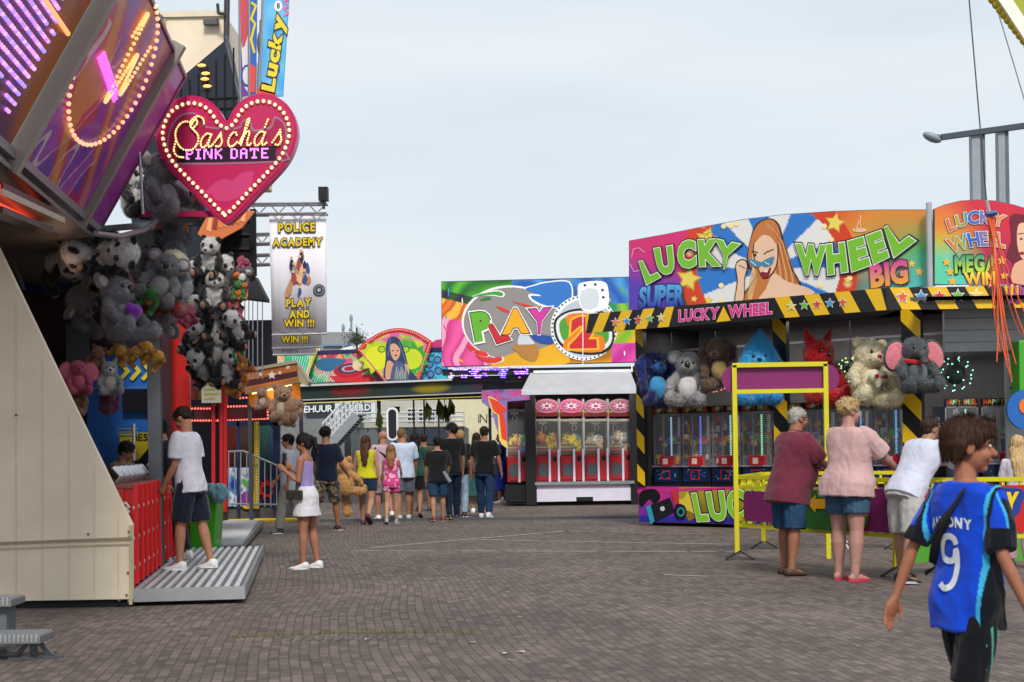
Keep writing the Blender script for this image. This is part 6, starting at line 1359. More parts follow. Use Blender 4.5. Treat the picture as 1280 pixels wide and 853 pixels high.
for iy in range(34):
    for js in range(22):
        Y = 9.0 + iy * .068 + (js % 2) * .034; s = .1 + js * .041
        lim = 11.2 + .4 * math.sin(s * 6.0)
        if Y < lim and noise.noise(V((Y * 2.2, s * 4.0, 2))) > -.28: m.sph(CPp(Y, s, .02), .017, rg.choice([(.42, .2, 1, 1), (.62, .25, .95, 1), (.8, .35, .9, 1), (.3, .22, 1, 1)]), nu=6, nv=4)
tag(m.build('pixel_lamps', LED(), cb2), kind='stuff')
# dangling rod and rails at the canopy's lower corner
m = MB(); m.cyl(A(173, 172, 15.9), A(179, 268, 15.9), .015, hx('#a8a8ac')); m.bar(CPp(15.6, -.1, -.1), A(238, 277, 17.8), .09, .07, hx('#77757a')); m.tube([A(120, 292, 14.5), A(150, 296, 15), A(180, 288, 15.6), A(196, 276, 16)], .03, hx('#8a8c90')); m.build('canopy_rail', ALU(), RA)
# corrugated platform
t = thing('platform', 'ribbed aluminium walk-on platform in front of the red counters', 'platform', LP(16, .5))
m = MB(); wv = 1.02
def PP(Y, o_, z): return LP(Y, o_, z)
m.prism([PP(13.97, .02, .05), PP(13.97, 1.04, .05), PP(19.95, 1.04, .05), PP(19.95, .02, .05)], (0, 0, .085), hx('#77767a')); m.build('base', ALU(), t)
m = MB(); nr_ = 11
for i in range(nr_):
    o_ = .05 + i * (1.0 / nr_); m.prism([PP(13.97, o_, .135), PP(13.97, o_ + .045, .135), PP(19.95, o_ + .045, .135), PP(19.95, o_, .135)], (0, 0, .022), hx('#cfd0d2'))
m.build('ribs', mat('rib_aluminium', rough=.45, metal=.25, var=.15), t)
m = MB(); m.bar(PP(13.95, .0, .1), PP(13.95, 1.06, .1), .03, .12, hx('#b4b5b8')); m.bar(PP(13.97, 1.05, .1), PP(19.95, 1.05, .1), .03, .12, hx('#a4a5a8')); m.build('edge_trim', ALU(), t)
m = MB(); 
for Y in (14.2, 16.5, 19.4): m.box((LX(Y) + .1, Y, 0), (LX(Y) + .9, Y + .1, .05), hx('#3a2c24'))
m.build('bearers', MATTE(), t)
t = thing('platform', 'small ribbed metal platform beyond the green bin', 'platform', LP(23.6, .5))
m = MB(); m.prism([PP(20.6, .1, .05), PP(20.6, .75, .05), PP(28, .85, .05), PP(28, .1, .05)], (0, 0, .08), hx('#8a8b8e')); m.build('base', ALU(), t)
m = MB()
for i in range(52): Y = 20.7 + i * .14; m.prism([PP(Y, .12, .13), PP(Y, .74, .13), PP(Y + .06, .74, .13), PP(Y + .06, .12, .13)], (0, 0, .02), hx('#c4c5c8'))
m.build('ribs', mat('rib_aluminium'), t)
# steps bottom left
t = thing('metal_steps', 'grey ribbed metal steps at the bottom left corner', 'steps', (-3.4, 10, 0))
def tread(x1, y1, Y, z, d):
    p = A(x1, y1, Y); m = MB(); m.box((p.x - 1.4, Y - .02, z - .05), (p.x, Y + d, z), hx('#8c8e90'))
    for i in range(46): x = p.x - .02 - i * .03; m.box((x - .012, Y - .025, z - .04), (x, Y + d, z + .012), hx('#b8babc'))
    m.build('tread', ALU(), t, bevel=.003)
tread(51, 797, 10.35, .17, .32); tread(15, 760, 10.75, .385, .3)
m = MB(); q = A(42, 800, 10.5); q.z = 0
for s in (-1, 1): m.bar((q.x, 10.5, .15), (q.x + s * .13, 10.5, .01), .03, .03, hx('#55585c'))
m.bar((q.x + .0, 10.5, .0), (q.x, 10.5, .15), .05, .03, hx('#55585c'), up=(0, 1, 0)); m.bar((q.x - .16, 10.45, .008), (q.x + .2, 10.52, .008), .08, .014, hx('#606468')); m.build('leg', ALU(), t)
m = MB(); p = A(8, 770, 10.8); m.box((p.x - .6, 10.8, 0), (p.x, 11.0, .34), hx('#5c5f62')); m.build('riser', MATTE(), t)
# green bin
p = LP(20.35, .28); m = MB(); t = thing('litter_bin', 'green bin with a pale blue bag at its rim behind the man on the platform', 'bin', p + V((0, 0, .17)))
q0, q1 = A(237, 690, 20.2), A(271, 690, 20.2); m.prism([V((q0.x, 20.2, .1)), V((q1.x - .03, 20.2, .1)), V((q1.x + .02, 20.2, .88)), V((q0.x, 20.2, .88))], (0, .5, 0), hx('#3f9a24')); m.build('body', GLOSS(), t, bevel=.02)
m = MB(); m.box((q0.x - .02, 20.15, .87), (q1.x + .04, 20.75, .93), hx('#347e20')); m.build('lid_rim', GLOSS(), t, bevel=.01)
m = MB(); m.sph((q1.x + .06, 20.12, .86), (.12, .11, .14), hx('#6c9cac')); m.sph((q1.x - .04, 20.1, .92), (.1, .1, .08), hx('#7caab8')); fuse(m, 'bag', mat('plastic_bag', rough=.35, bump=.8, bscale=18, var=.3), t, .02, 1, local=False, disp=.03, dscale=(20, 20, 20))
# heart sign
YH = 16.2
t = thing('heart_sign', 'large pink heart sign with bulbs reading Sascha\'s PINK DATE', 'sign', A(283, 275, YH)); RH = t
HC = (283, 197)
def heart(sc_, n=64):
    o = []
    for i in range(n):
        a_ = 2 * math.pi * i / n; x = 16 * math.sin(a_) ** 3; y = 13 * math.cos(a_) - 5 * math.cos(2 * a_) - 2 * math.cos(3 * a_) - math.cos(4 * a_)
        o.append((x * 5.6 * sc_, -(y + 2.5) * (5.1 if y < 0 else 5.0) * sc_))
    return o
CT = [(0, -46), (10, -62), (24, -74), (42, -79), (60, -76), (76, -65), (86, -48), (89, -28), (84, -8), (74, 10), (56, 30), (36, 50), (16, 71), (4, 81)]
full = [(HC[0] + x, HC[1] + y + (x * -.016)) for x, y in CT] + [(HC[0] - x, HC[1] + y + 1 + x * .016) for x, y in reversed(CT[1:])]
full = smooth_closed(full, 4); 
hcn = (sum(p[0] for p in full) / len(full), sum(p[1] for p in full) / len(full) - 4)
def inset(d):
    o = []; n = len(full)
    for i in range(n):
        a_ = V(full[(i - 2) % n]); b_ = V(full[(i + 2) % n]); tt = (b_ - a_).normalized(); nn = V((-tt.y, tt.x)); o.append((full[i][0] + nn.x * d, full[i][1] + nn.y * d))
    return o
arH = Art(V((0, YH, 0)), (0, -1, 0), .003)
m = MB(); m.prism([arH.pt(x, y, -2) for x, y in full], (0, .16, 0), hx('#c2185c')); hb = m.build('board', mat('heart_paint', rough=.32, var=.05, coat=.2), t)
test_in = inset(9); sgn = 1 if (V(test_in[10]) - V(hcn)).length < (V(full[10]) - V(hcn)).length else -1
arH.poly(inset(2.2 * sgn), hx('#a8124a'), .5); arH.poly(inset(3.2 * sgn), hx('#bc1a58'), 1)
LIP = hx('#c83c74'); arH.poly([(258, 240), (270, 228), (282, 224), (290, 226), (300, 218), (314, 214), (318, 219), (300, 232), (285, 242), (270, 244)], LIP, 1.5, 4); arH.poly([(266, 243), (290, 236), (316, 222), (310, 238), (292, 250), (274, 252)], LIP, 1.7, 4)
# script outline plate
arH.poly([(209, 180), (213, 160), (224, 145), (242, 141), (256, 150), (258, 158), (296, 160), (304, 150), (314, 152), (318, 162), (338, 158), (343, 146), (354, 152), (360, 166), (358, 190), (352, 203), (222, 206), (212, 196)], hx('#9a7088'), 2, 3)
arH.poly([(211, 180), (215, 161), (225, 147), (242, 143), (254, 151), (256, 160), (297, 162), (304, 153), (312, 154), (316, 165), (339, 161), (344, 149), (353, 154), (357, 166), (355, 190), (350, 201), (224, 203.5), (214, 195)], hx('#a4124c'), 2.6, 3)
arH.poly([(222, 186), (345, 183), (345, 201), (222, 204)], hx('#180c1c'), 3.2)
arH.build('artwork', hb)
loop = inset(10 * sgn); L_ = [V(p) for p in loop]; per = [0]
for i in range(len(L_)): per.append(per[-1] + (L_[(i + 1) % len(L_)] - L_[i]).length)
m = MB(); nb_ = 66
for i in range(nb_):
    s = per[-1] * i / nb_; j = max(k2 for k2 in range(len(L_)) if per[k2] <= s); q = L_[j] + (L_[(j + 1) % len(L_)] - L_[j]) * ((s - per[j]) / max(1e-6, per[j + 1] - per[j]))
    p = arH.pt(q.x, q.y, 3); m.cyl(p + V((0, .01, 0)), p - V((0, .01, 0)), .026, hx('#8a5040'), seg=8)
    m.sph(p - V((0, .015, 0)), (.017, .018, .019), (1, .74, .42, 1), nu=8, nv=6)
m.build('rim_bulbs', mat('warm_bulb', rough=.4, emit=1.15, var=0), hb)
# script letters from bulb strings, on a brown plate
def strokes(sx, sy, x0, y0):
    # simple script glyph strokes in a unit box, y up
    G_ = {'S': [[(1.0, .86), (.92, 1.02), (.66, 1.08), (.44, .96), (.42, .78), (.6, .64), (.78, .5), (.82, .28), (.66, .08), (.4, .02), (.1, .1), (-.14, .34), (-.2, .62), (-.02, .86), (.24, .92), (.5, .84)], [(.55, .72), (.7, .86), (.62, 1.0), (.5, .9)], [(-.16, .3), (-.2, .02), (-.02, -.16), (.3, -.2)]],
          'a': [[(.8, .78), (.5, .86), (.2, .6), (.16, .25), (.36, .05), (.62, .25), (.82, .8)], [(.82, .8), (.72, .3), (.84, .08), (1.05, .22)]],
          's': [[(-.05, .2), (.3, .6), (.5, .88), (.55, .6), (.7, .35), (.55, .08), (.2, .1)]],
          'c': [[(.78, .7), (.6, .88), (.3, .7), (.18, .35), (.36, .06), (.7, .12), (.95, .35)]],
          'h': [[(0, .2), (.35, .9), (.5, 1.4), (.36, 1.45), (.28, 1.0), (.15, .05)], [(.18, .3), (.45, .8), (.66, .75), (.6, .3), (.72, .06), (.95, .22)]]}
    return G_
GS = strokes(0, 0, 0, 0); m = MB(); mo = MB()
pos = [('S', 224, 190, 30, 40), ('a', 248, 187, 18, 22), ('s', 267, 186, 15, 22), ('c', 282, 185.5, 16, 22), ('h', 299, 185, 17, 24), ('a', 315, 184.5, 18, 22), ('s', 341, 184, 15, 24)]
def run(pts_px, w_):
    P_ = [V(p) for p in pts_px]; acc = 0
    dense = []
    n = len(P_)
    for i in range(n - 1):
        p0 = P_[max(0, i - 1)]; p1 = P_[i]; p2 = P_[i + 1]; p3 = P_[min(n - 1, i + 2)]
        for j in range(8): tt = j / 8; dense.append(.5 * ((2 * p1) + (p2 - p0) * tt + (2 * p0 - 5 * p1 + 4 * p2 - p3) * tt * tt + (3 * p1 - p0 - 3 * p2 + p3) * tt ** 3))
    dense.append(P_[-1])
    q3 = [arH.pt(p.x, p.y, 5) for p in dense]; mo.limb(q3, [(w_ * 1.5, w_ * .6)] * len(q3), hx('#b87830'), seg=6, side=(0, 1, 0))
    last = None
    for p, q in zip(dense, q3):
        if last is None or (p - last).length > 2.35: m.sph(q - V((0, .024, 0)), .0105, (1, .74, .3, 1), nu=6, nv=5); last = p
for ch, x, y, w_, h_ in pos:
    for st in GS[ch]: run([(x + px * w_ * .95 + py * 4, y - py * h_) for px, py in st], .02)
run([(332, 160), (336, 150)], .02); 
mo.build('script_plate', PAINT(), hb); m.build('script_bulbs', mat('warm_bulb'), hb)
# LED words
m = MB()
def dots(txt, x0, y0, x1, y1):
    F5 = {'P': ['1110', '1001', '1001', '1110', '1000', '1000', '1100'], 'I': ['111', '010', '010', '010', '010', '010', '111'], 'N': ['11001', '11001', '10101', '10101', '10011', '10011', '10001'], 'K': ['1001', '1010', '1100', '1100', '1010', '1001', '1001'], 'D': ['1110', '1001', '1001', '1001', '1001', '1001', '1110'], 'A': ['0110', '1001', '1001', '1111', '1001', '1001', '1001'], 'T': ['11111', '10101', '00100', '00100', '00100', '00100', '01110'], 'E': ['1111', '1000', '1000', '1110', '1000', '1000', '1111'], ' ': ['00'] * 7}
    tot = sum(len(F5[c][0]) + 1.3 for c in txt) - 1.3; cx_ = 0
    for c in txt:
        for r_, row in enumerate(F5[c]):
            for k3, b3 in enumerate(row):
                if b3 == '1': p = arH.pt(lerp(x0, x1, (cx_ + k3) / tot), lerp(y0, y1, r_ / 6) - ((cx_ + k3) / tot) * 1.5, 4.5); m.sph(p, .0105, (.95, .22, 1, 1), nu=6, nv=4)
        cx_ += len(F5[c][0]) + 1.3
dots('PINK DATE', 234, 188, 337, 199); m.build('lettering', LED(), hb)
m = MB(); m.bar(A(178, 268, YH + .1), A(272, 268, YH + .1), .07, .06, hx('#a8144c')); m.bar(A(178, 167, YH + .1), A(205, 166, YH + .1), .07, .08, hx('#a8144c')); m.build('arm', mat('heart_paint'), t)

# ================================================================ second attraction on the left (dark fascia, cream trailer top)
t = thing('dark_arcade', 'tall dark arcade with a black light grid fascia beyond the heart sign', 'arcade', LP(22)); RD = t
Yd = 20.5
m = MB(); m.prism([A(x, y, Yd) for x, y in ((150, 110), (206, 120), (228, 96), (281, 51), (297, 118), (299, 285), (240, 330), (170, 340))], (0, .2, 0), hx('#141a2c')); fb = m.build('fascia', PAINT(), t)
m = MB()
for i in range(15): m.bar(A(200, 100 + i * 13, Yd - .01), A(298, 96 + i * 13, Yd - .01), .02, .02, hx('#080a10')) if i > 1 else None
for i in range(7): m.bar(A(226 + i * 11, 100 - i * 8 + 8, Yd - .012), A(226 + i * 11, 290, Yd - .012), .02, .02, hx('#080a10'), up=(0, 1, 0))
m.build('grid', MATTE(), fb)
m = MB()
for x, y in ((252, 82), (256, 99), (259, 108), (262, 134), (257, 92)): m.sph(A(x, y, Yd - .05), (.06, .03, .022), (1, .5, .12, 1), nu=8, nv=6)
m.build('lamps', LAMP(), fb)
m = MB(); m.prism([A(x, y, Yd - .1) for x, y in ((236, 268), (236, 200), (262, 215), (275, 262), (270, 275))], (0, .06, 0), hx('#163c70')); m.build('blue_panel', PRINT(), t)
m = MB(); m.prism([A(x, y, Yd - .3) for x, y in ((247, 292), (262, 264), (300, 262), (318, 264), (302, 285), (262, 307))], (0, .06, 0), hx('#c86c38')); ob = m.build('flame_board', PRINT(), t)
ar = Art(V((0, Yd - .3, 0)), (0, -1, 0), .003)
for i in range(7): ar.poly([(258 + i * 7, 288 - i * 2), (262 + i * 7, 268), (266 + i * 7, 266), (264 + i * 7, 290 - i * 2)], (hx('#e8a070'), hx('#8c3020'), hx('#d87c34'))[i % 3], 1 + i * .2)
ar.build('artwork', ob)
m = MB(); m.prism([A(x, y, Yd + .3) for x, y in ((225, 300), (316, 268), (316, 338), (240, 370))], dL * 1.2, hx('#1c1a1c')); m.build('roof_box', MATTE(), t)
m = MB()
for i in range(4): m.bar(A(288, 275 + i * 18, Yd + .28), A(318, 275 + i * 18, Yd + .28), .03, .03, hx('#302c2c'))
m.bar(A(316, 262, Yd + .2), A(317, 345, Yd + .2), .08, .08, hx('#0c0c0e'), up=(0, 1, 0)); m.build('slats', MATTE(), t)
m = MB(); m.prism([A(x, y, 24) for x, y in ((318, 345), (332, 372), (332, 376), (300, 372), (296, 340))], (0, .4, 0), hx('#2c2c30')); m.build('lower_roof', MATTE(), t)
m = MB()
for x in (300, 306, 311, 316, 322, 328): a_ = A(x, 374, 24 + x * .01); m.cyl(A(x, 474, 24 + x * .01), a_, .01, hx('#9a9ca0'))
m.build('rail', ALU(), t)
m = MB(); p0, p1 = LP(21.2, -.3), LP(21.2, -2.6); 
m = lm(); m.box((8.2, -.55, .17), (15, -.5, 3.6), hx('#5c1418')); m.build('side_wall', MATTE(), t)
m = lm(); m.box((8.0, -3, 0), (16, -.45, .2), hx('#3a3a3e')); m.build('floor', MATTE(), t)
m = lm(); rg = random.Random(3)
for i in range(9): m.cyl((8.1, -.35 + i * .035, 1.0), (8.1, -.35 + i * .035, 2.6), .01, hx('#8c8e92'))
m.build('bars', ALU(), t)
# cream trailer top
t = thing('cream_trailer', 'cream box trailer top rising behind the heart sign with a small lamp', 'trailer', (-5.5, 26, 0)); m = MB()
q0, q1 = A(120, 90, 26), A(281, 17, 26); m.prism([A(x, y, 26) for x, y in ((120, 20), (281, 16), (283, 180), (120, 180))], (0, 5, 0), hx('#c9b999')); m.build('body', mat('cream_panel'), t, bevel=.03)
m = MB(); m.bar(A(120, 20, 25.98), A(282, 17, 25.98), .06, .1, hx('#d8ccb4')); m.bar(A(206, 22, 25.98), A(206, 80, 25.98), .04, .03, hx('#a89878'), up=(0, 1, 0)); m.build('trim', PAINT(), t)
m = MB(); q = A(264, 28, 25.9); m.box(q - V((.13, .05, .05)), q + V((.13, .05, .05)), hx('#55565a')); m.build('lamp', PAINT(), t, bevel=.01)
m = MB(); q = A(199, 36, 25.9); m.box(q - V((.09, .06, .22)), q + V((.06, .06, .22)), hx('#4c4840')); m.build('hinge', PAINT(), t)
m = MB(); m.cyl(A(283, 60, 25.8), A(284, -20, 25.8), .05, hx('#3a3a3e')); m.tube([A(282, 18, 25.7), A(273, 17, 25.7), A(272, 5, 25.7)], .03, hx('#3a3a3e')); m.tube([A(283, 45, 25.7), A(292, 80, 25.7), A(299, 118, 25.7)], .03, hx('#55585e')); m.build('mast', PAINT(), t)
# lucky flags
for i, (quad, lab, c1, c2) in enumerate(((((299, -20), (311, -22), (318, 118), (300, 122)), 'narrow purple and white feather flag, leftmost of the three', '#6c3c9c', '#e8e0e4'), (((311, -22), (322, -22), (320, 118), (311, 118)), 'narrow blue feather flag with yellow lettering, middle of the three', '#2c60b8', '#3c8cd0'), (((329, -22), (363, -24), (354, 121), (322, 121)), 'wide blue feather flag with yellow Lucky lettering, rightmost of the three', '#2c9cd8', '#58b8e0'))):
    Y = 25 - i * .2; t = thing('feather_flag', lab, 'flag', A(quad[3][0], 122, Y), 0, 'printed feather flags'); m = MB(); m.prism([A(x, y, Y) for x, y in quad], (0, .012, 0), hx(c1)); cb_ = m.build('cloth', PRINT(), t)
    ar = Art(V((0, Y, 0)), (0, -1, 0), .003)
    if i == 0: ar.poly([(302, 40), (313, 20), (317, 100), (306, 110)], hx('#e0d8dc'), 1, 3); ar.poly([(300, -10), (309, -12), (312, 30), (303, 60)], hx('#c84858'), 2, 3); ar.disc(309, 95, 8, hx('#2c4c9c'), 3, ry=14); ar.disc(309, 95, 5.5, hx('#e0d8dc'), 4, ry=11)
    if i == 1: ar.line([(315, 4), (320, 8), (314, 24), (319, 30), (314, 50), (318, 66)], 3, hx('#e0c828'), 2); ar.poly([(312, 80), (320, 84), (319, 116), (312, 116)], hx('#d84c3c'), 1.5)
    if i == 2:
        ar.grid([(329, -20), (362, -22), (353, 120), (323, 120)], lambda a, b: mixc(hx('#2a94d4'), hx('#7cc8e8'), .5 + .5 * noise.noise(V((a * 3, b * 6, 1)))), 10, 30)
        ar.word('Lucky', (322.5 + 4, 112), (342, 15), (356, 22), (342, 116), hx('#e6cc28'), 4, off=.05, gap=.04, outline=[(.06, hx('#20304c'))])
        ar.poly([(322, 120), (326, 106), (334, 104), (342, 112), (344, 120)], hx('#d8402c'), 3, 3); ar.disc(348, 8, 5, hx('#e8e8e8'), 3, ry=7); ar.word('8', (346, 4), (350, 4), (350, 11), (346, 11), hx('#202020'), 4)
        for k3 in range(3): ar.line([(356, -6 + k3 * 9), (361, 0 + k3 * 9), (355, 2 + k3 * 9)], 2, hx('#e0609c'), 3)
    ar.build('lettering', cb_); m = MB(); m.cyl(A(quad[0][0] + 1, -30, Y + .02), A(quad[3][0] + 1, 200, Y + .02), .03, hx('#8a8c90')); m.build('pole', ALU(), t)
m = MB(); q = A(325, 60, 24.9); m.cyl(A(326, 25, 24.9), A(322, 130, 24.9), .02, hx('#7a7c80')); m.sph(A(325, 55, 24.9), (.05, .05, .2), hx('#6a6c70')); tag(m.build('whip_aerial', PAINT()), 'slim grey whip aerial between the feather flags', 'aerial')
# banner truss and hanging banners
t = thing('lattice_truss', 'aluminium lattice truss with a black floodlight holding the white banner', 'truss', A(315, 262, 22.5)); RT = t
def truss(xa, xb, y, Y, h_):
    m = MB(); a0, b0 = A(xa, y, Y), A(xb, y - 1, Y)
    for dz in (0, -h_): 
        for dy in (0, .18): m.cyl(a0 + V((0, dy, dz)), b0 + V((0, dy, dz)), .018, hx('#a4a6aa'), seg=6)
    n = max(3, int((b0 - a0).length / .14))
    for i in range(n): p = lerp(a0, b0, i / n); q = lerp(a0, b0, (i + 1) / n); m.cyl(p + V((0, 0, 0 if i % 2 else -h_)), q + V((0, 0, -h_ if i % 2 else 0)), .01, hx('#a4a6aa'), seg=5)
    return m
truss(300, 408, 255, 22.5, .15).build('truss_arm', ALU(), t); truss(308, 337, 293, 22.5, .14).build('truss_arm', ALU(), t); truss(308, 337, 319, 22.5, .14).build('truss_arm', ALU(), t)
m = MB(); q = A(404.5, 243, 22.5); m.box(q - V((.07, .08, .1)), q + V((.07, .08, .1)), hx('#16171a')); m.cyl(q - V((0, 0, .1)), q - V((0, 0, .22)), .02, hx('#303236')); m.build('floodlight', PAINT(), t, bevel=.01)
OC = [(.07, hx('#20201c'))]; YB = hx('#e0c020')
for i, (quad, Y) in enumerate((([(336.5, 268.5), (408, 268.5), (408.5, 417), (340, 419)], 22.6), ([(340, 300), (400, 300), (402, 434), (340, 436)], 24.6), ([(341, 330), (396, 330), (395, 443), (341, 444)], 26.5))):
    lab = ('white hanging banner reading POLICE ACADEMY PLAY AND WIN', 'second white banner hanging just behind the front one, ending in WIN', 'third white banner, farthest back, only its lower hem showing')[i]
    t = thing('hanging_banner', lab, 'banner', A(372, quad[2][1], Y), 0, 'white banners hanging from the trusses'); m = MB()
    vs = []; n = 14
    for k3 in range(n + 1): 
        for j3 in range(2): q = V(quad[0]).lerp(V(quad[1]), k3 / n) if j3 == 0 else V(quad[3]).lerp(V(quad[2]), k3 / n); p = A(q.x, q.y, Y); vs.append(p + V((0, .012 * math.sin(k3 * 1.4) * j3, 0)))
    m.add(vs, [(k3 * 2, k3 * 2 + 1, k3 * 2 + 3, k3 * 2 + 2) for k3 in range(n)], hx('#dedce4')); cb_ = m.build('cloth', mat('banner_cloth', rough=.8, var=.04), t, smooth=True)
    md = cb_.modifiers.new('thick', 'SOLIDIFY'); md.thickness = .006
    m = MB(); m.cyl(A(quad[3][0], quad[3][1], Y), A(quad[2][0], quad[2][1], Y), .018, hx('#b8b8bc')); m.build('rod', ALU(), t); m = MB(); m.cyl(A(quad[0][0], quad[0][1], Y), A(quad[1][0], quad[1][1], Y), .018, hx('#b8b8bc')); m.build('rod', ALU(), t)
    ar = Art(V((0, Y - .02, 0)), (0, -1, 0), .003)
    if i == 0:
        ar.word('POLICE', (348, 279), (394, 278), (394, 289), (348, 290), YB, 3, off=.04, gap=.12, outline=OC); ar.word('ACADEMY', (341, 298), (403, 297), (403, 307), (341, 308), YB, 3, off=.04, gap=.1, outline=OC)
        ar.word('PLAY', (358, 374), (389, 373), (389, 383), (358, 384), YB, 3, off=.04, gap=.1, outline=OC); ar.word('AND', (362, 388), (387, 387.5), (387, 397), (362, 398), YB, 3, off=.04, gap=.1, outline=OC); ar.word('WIN !!!', (355, 399.5), (393, 399), (393, 408), (355, 409), YB, 3, off=.03, gap=.1, outline=OC)
        rg = random.Random(8)
        for k3 in range(30):
            x, y = 372 + rg.gauss(0, 7.5), 338 + rg.gauss(0, 11); c = hx(rg.choice(['#d8905c', '#a84838', '#30508c', '#c87c50', '#e8b890', '#202c4c', '#b03c30', '#8c8c90'])); ar.poly([(x, y - 6), (x + rg.uniform(2, 4), y), (x + rg.uniform(-2, 3), y + rg.uniform(5, 10)), (x - 3, y + 3)], c, 1 + k3 * .12, 2)
            if k3 % 4 == 0: ar.disc(x, y - 7, 2, hx('#e0b08c'), 6)
        ar.poly([(356, 368), (362, 352), (366, 350), (364, 366), (358, 372)], hx('#c08860'), 2, 3)
        ar.disc(399, 363, 7.5, hx('#2c3440'), 2); ar.disc(399, 363, 6, hx('#7c8890'), 3); ar.disc(399, 363, 4.6, hx('#2c3440'), 4); ar.disc(399, 363, 2.4, hx('#a0a8ac'), 5)
    if i == 1: ar.word('WIN !!!', (352, 420), (385, 419.5), (385, 428), (352, 428.6), YB, 3, off=.03, gap=.1, outline=OC)
    if i == 2: ar.word('WIN !!!', (351, 434.7), (373, 434.3), (373, 440), (351, 440.4), hx('#4a4a48'), 3, off=.02, gap=.1)
    ar.build('lettering', cb_)

# ================================================================ game stall between the dark arcade and the ride
YG = 31
t = thing('game_stall', 'dark blue game stall with red lamp boards, red posts and a steel railing', 'stall', A(290, 645, YG)); RG_ = t
m = MB(); cbox(m, 200, 400, 345, 640, YG + 2.2, .1, hx('#161a24')); m.build('back_wall', MATTE(), t)
m = MB(); cbox(m, 262, 627, 346, 652, YG - .1, 2.4, hx('#5c5a58')); m.build('platform', MATTE(), t)
m = MB(); cbox(m, 205, 506, 240, 527, YG - .2, .1, hx('#4a0c14')); cbox(m, 243, 506, 335, 527, YG - .25, .1, hx('#4a0c14')); lb = m.build('lamp_board', PAINT(), t)
m = MB()
for xa, ya, xb, yb in ((240, 511, 262, 511), (285, 508.5, 329, 507.5), (240, 526, 272, 526), (284, 526, 334, 524), (334, 508, 335, 523), (300, 498, 312, 497)):
    n = max(3, int(math.hypot(xb - xa, yb - ya) / 3.4))
    for i in range(n + 1): m.sph(A(lerp(xa, xb, i / n), lerp(ya, yb, i / n), YG - .28), .022, (1, .16, .12, 1), nu=7, nv=5)
m.build('bulbs', LED(), lb)
m = MB()
for x in (267, 277, 282, 236): m.bar(A(x, 640, YG - .3), A(x, 470, YG - .3), .07, .07, hx('#b0141c'), up=(0, 1, 0))
m.build('post', PAINT(), t)
m = MB(); m.bar(A(321, 636, YG - .35), A(321, 527, YG - .35), .1, .08, hx('#c0a01c'), up=(0, 1, 0))
for i in range(30): m.sph(A(321, 530 + i * 3.5, YG - .4), .018, hx('#e0cc70'), nu=6, nv=4)
m.build('yellow_post', PAINT(), t)
m = MB(); 
for x, w_ in ((346, .14), (298, .05)): m.bar(A(x, 640, YG - .3), A(x, 527, YG - .3), w_, .1, hx('#18284c'), up=(0, 1, 0))
m.bar(A(284, 530, YG - .3), A(348, 528, YG - .3), .1, .12, hx('#18284c')); m.build('frame', PAINT(), t)
m = MB(); cbox(m, 285, 584, 317, 634, YG - .15, .06, hx('#2c6cb8')); cbox(m, 317, 584, 346, 634, YG - .12, .06, hx('#1c2440')); gp = m.build('graphic_panel', PRINT(), t)
ar = Art(V((0, YG - .16, 0)), (0, -1, 0), .003); ar.grid([(286, 585), (316, 585), (316, 633), (286, 633)], cell([hx(c) for c in ('#1c3c9c', '#3c8cd0', '#d8e4ec', '#e8ecf0', '#3c9cd8')], 3, 2.5, 3), 24, 30); ar.poly([(303, 598), (312, 604), (316, 611), (306, 609)], hx('#58b030'), 2, 3); ar.poly([(302, 618), (312, 614), (314, 628), (304, 632)], hx('#8c3ca0'), 2, 3); ar.poly([(304, 630), (316, 612), (320, 634), (306, 636)], hx('#e0c028'), 1.5, 3)
ar.star(334, 612, 14, hx('#c82020'), 2, .6, 9); ar.disc(334, 612, 6, hx('#1c1420'), 3); ar.build('artwork', gp)
m = MB(); pts = [A(285, 565, YG - .6), A(304, 564, YG - .6), A(348, 583, YG - .6)]; m.tube(pts, .022, hx('#a8acb0'))
for i in range(9): x = 286 + i * 7.5; yt_ = 564 if x < 304 else 564 + (x - 304) * .43; m.cyl(A(x, yt_, YG - .6), A(x, 634, YG - .6), .012, hx('#a8acb0'), seg=6)
m.tube([A(285, 630, YG - .6), A(348, 631, YG - .6)], .016, hx('#a8acb0')); m.build('railing', ALU(), t)
m = MB(); 
for x, y, c in ((305, 555, '#5c4038'), (294, 558, '#7a2c28'), (330, 560, '#204c44'), (337, 570, '#1c3848')): q = A(x, y, YG + 1); m.sph(q, (.22, .2, .6), hx(c)); 
tag(m.build('stock', MATTE(), t, smooth=True), kind='stuff')
m = MB(); cbox(m, 252, 476, 276, 504, YG - .6, .02, hx('#b4b0a0')); pp = m.build('price_board', PRINT(), t)
ar = Art(V((0, YG - .6, 0)), (0, -1, 0), .003)
for i in range(4): ar.line([(256, 481 + i * 6), (272 - (i % 2) * 4, 480.5 + i * 6)], 2.2, hx('#a89838'), 1)
ar.build('price_lines', pp)
m = MB(); cbox(m, 244, 440, 258, 500, YG + .5, .1, hx('#7a6418')); cbox(m, 230, 470, 244, 500, YG + .4, .1, hx('#8c1c20')); m.build('side_board', PAINT(), t)
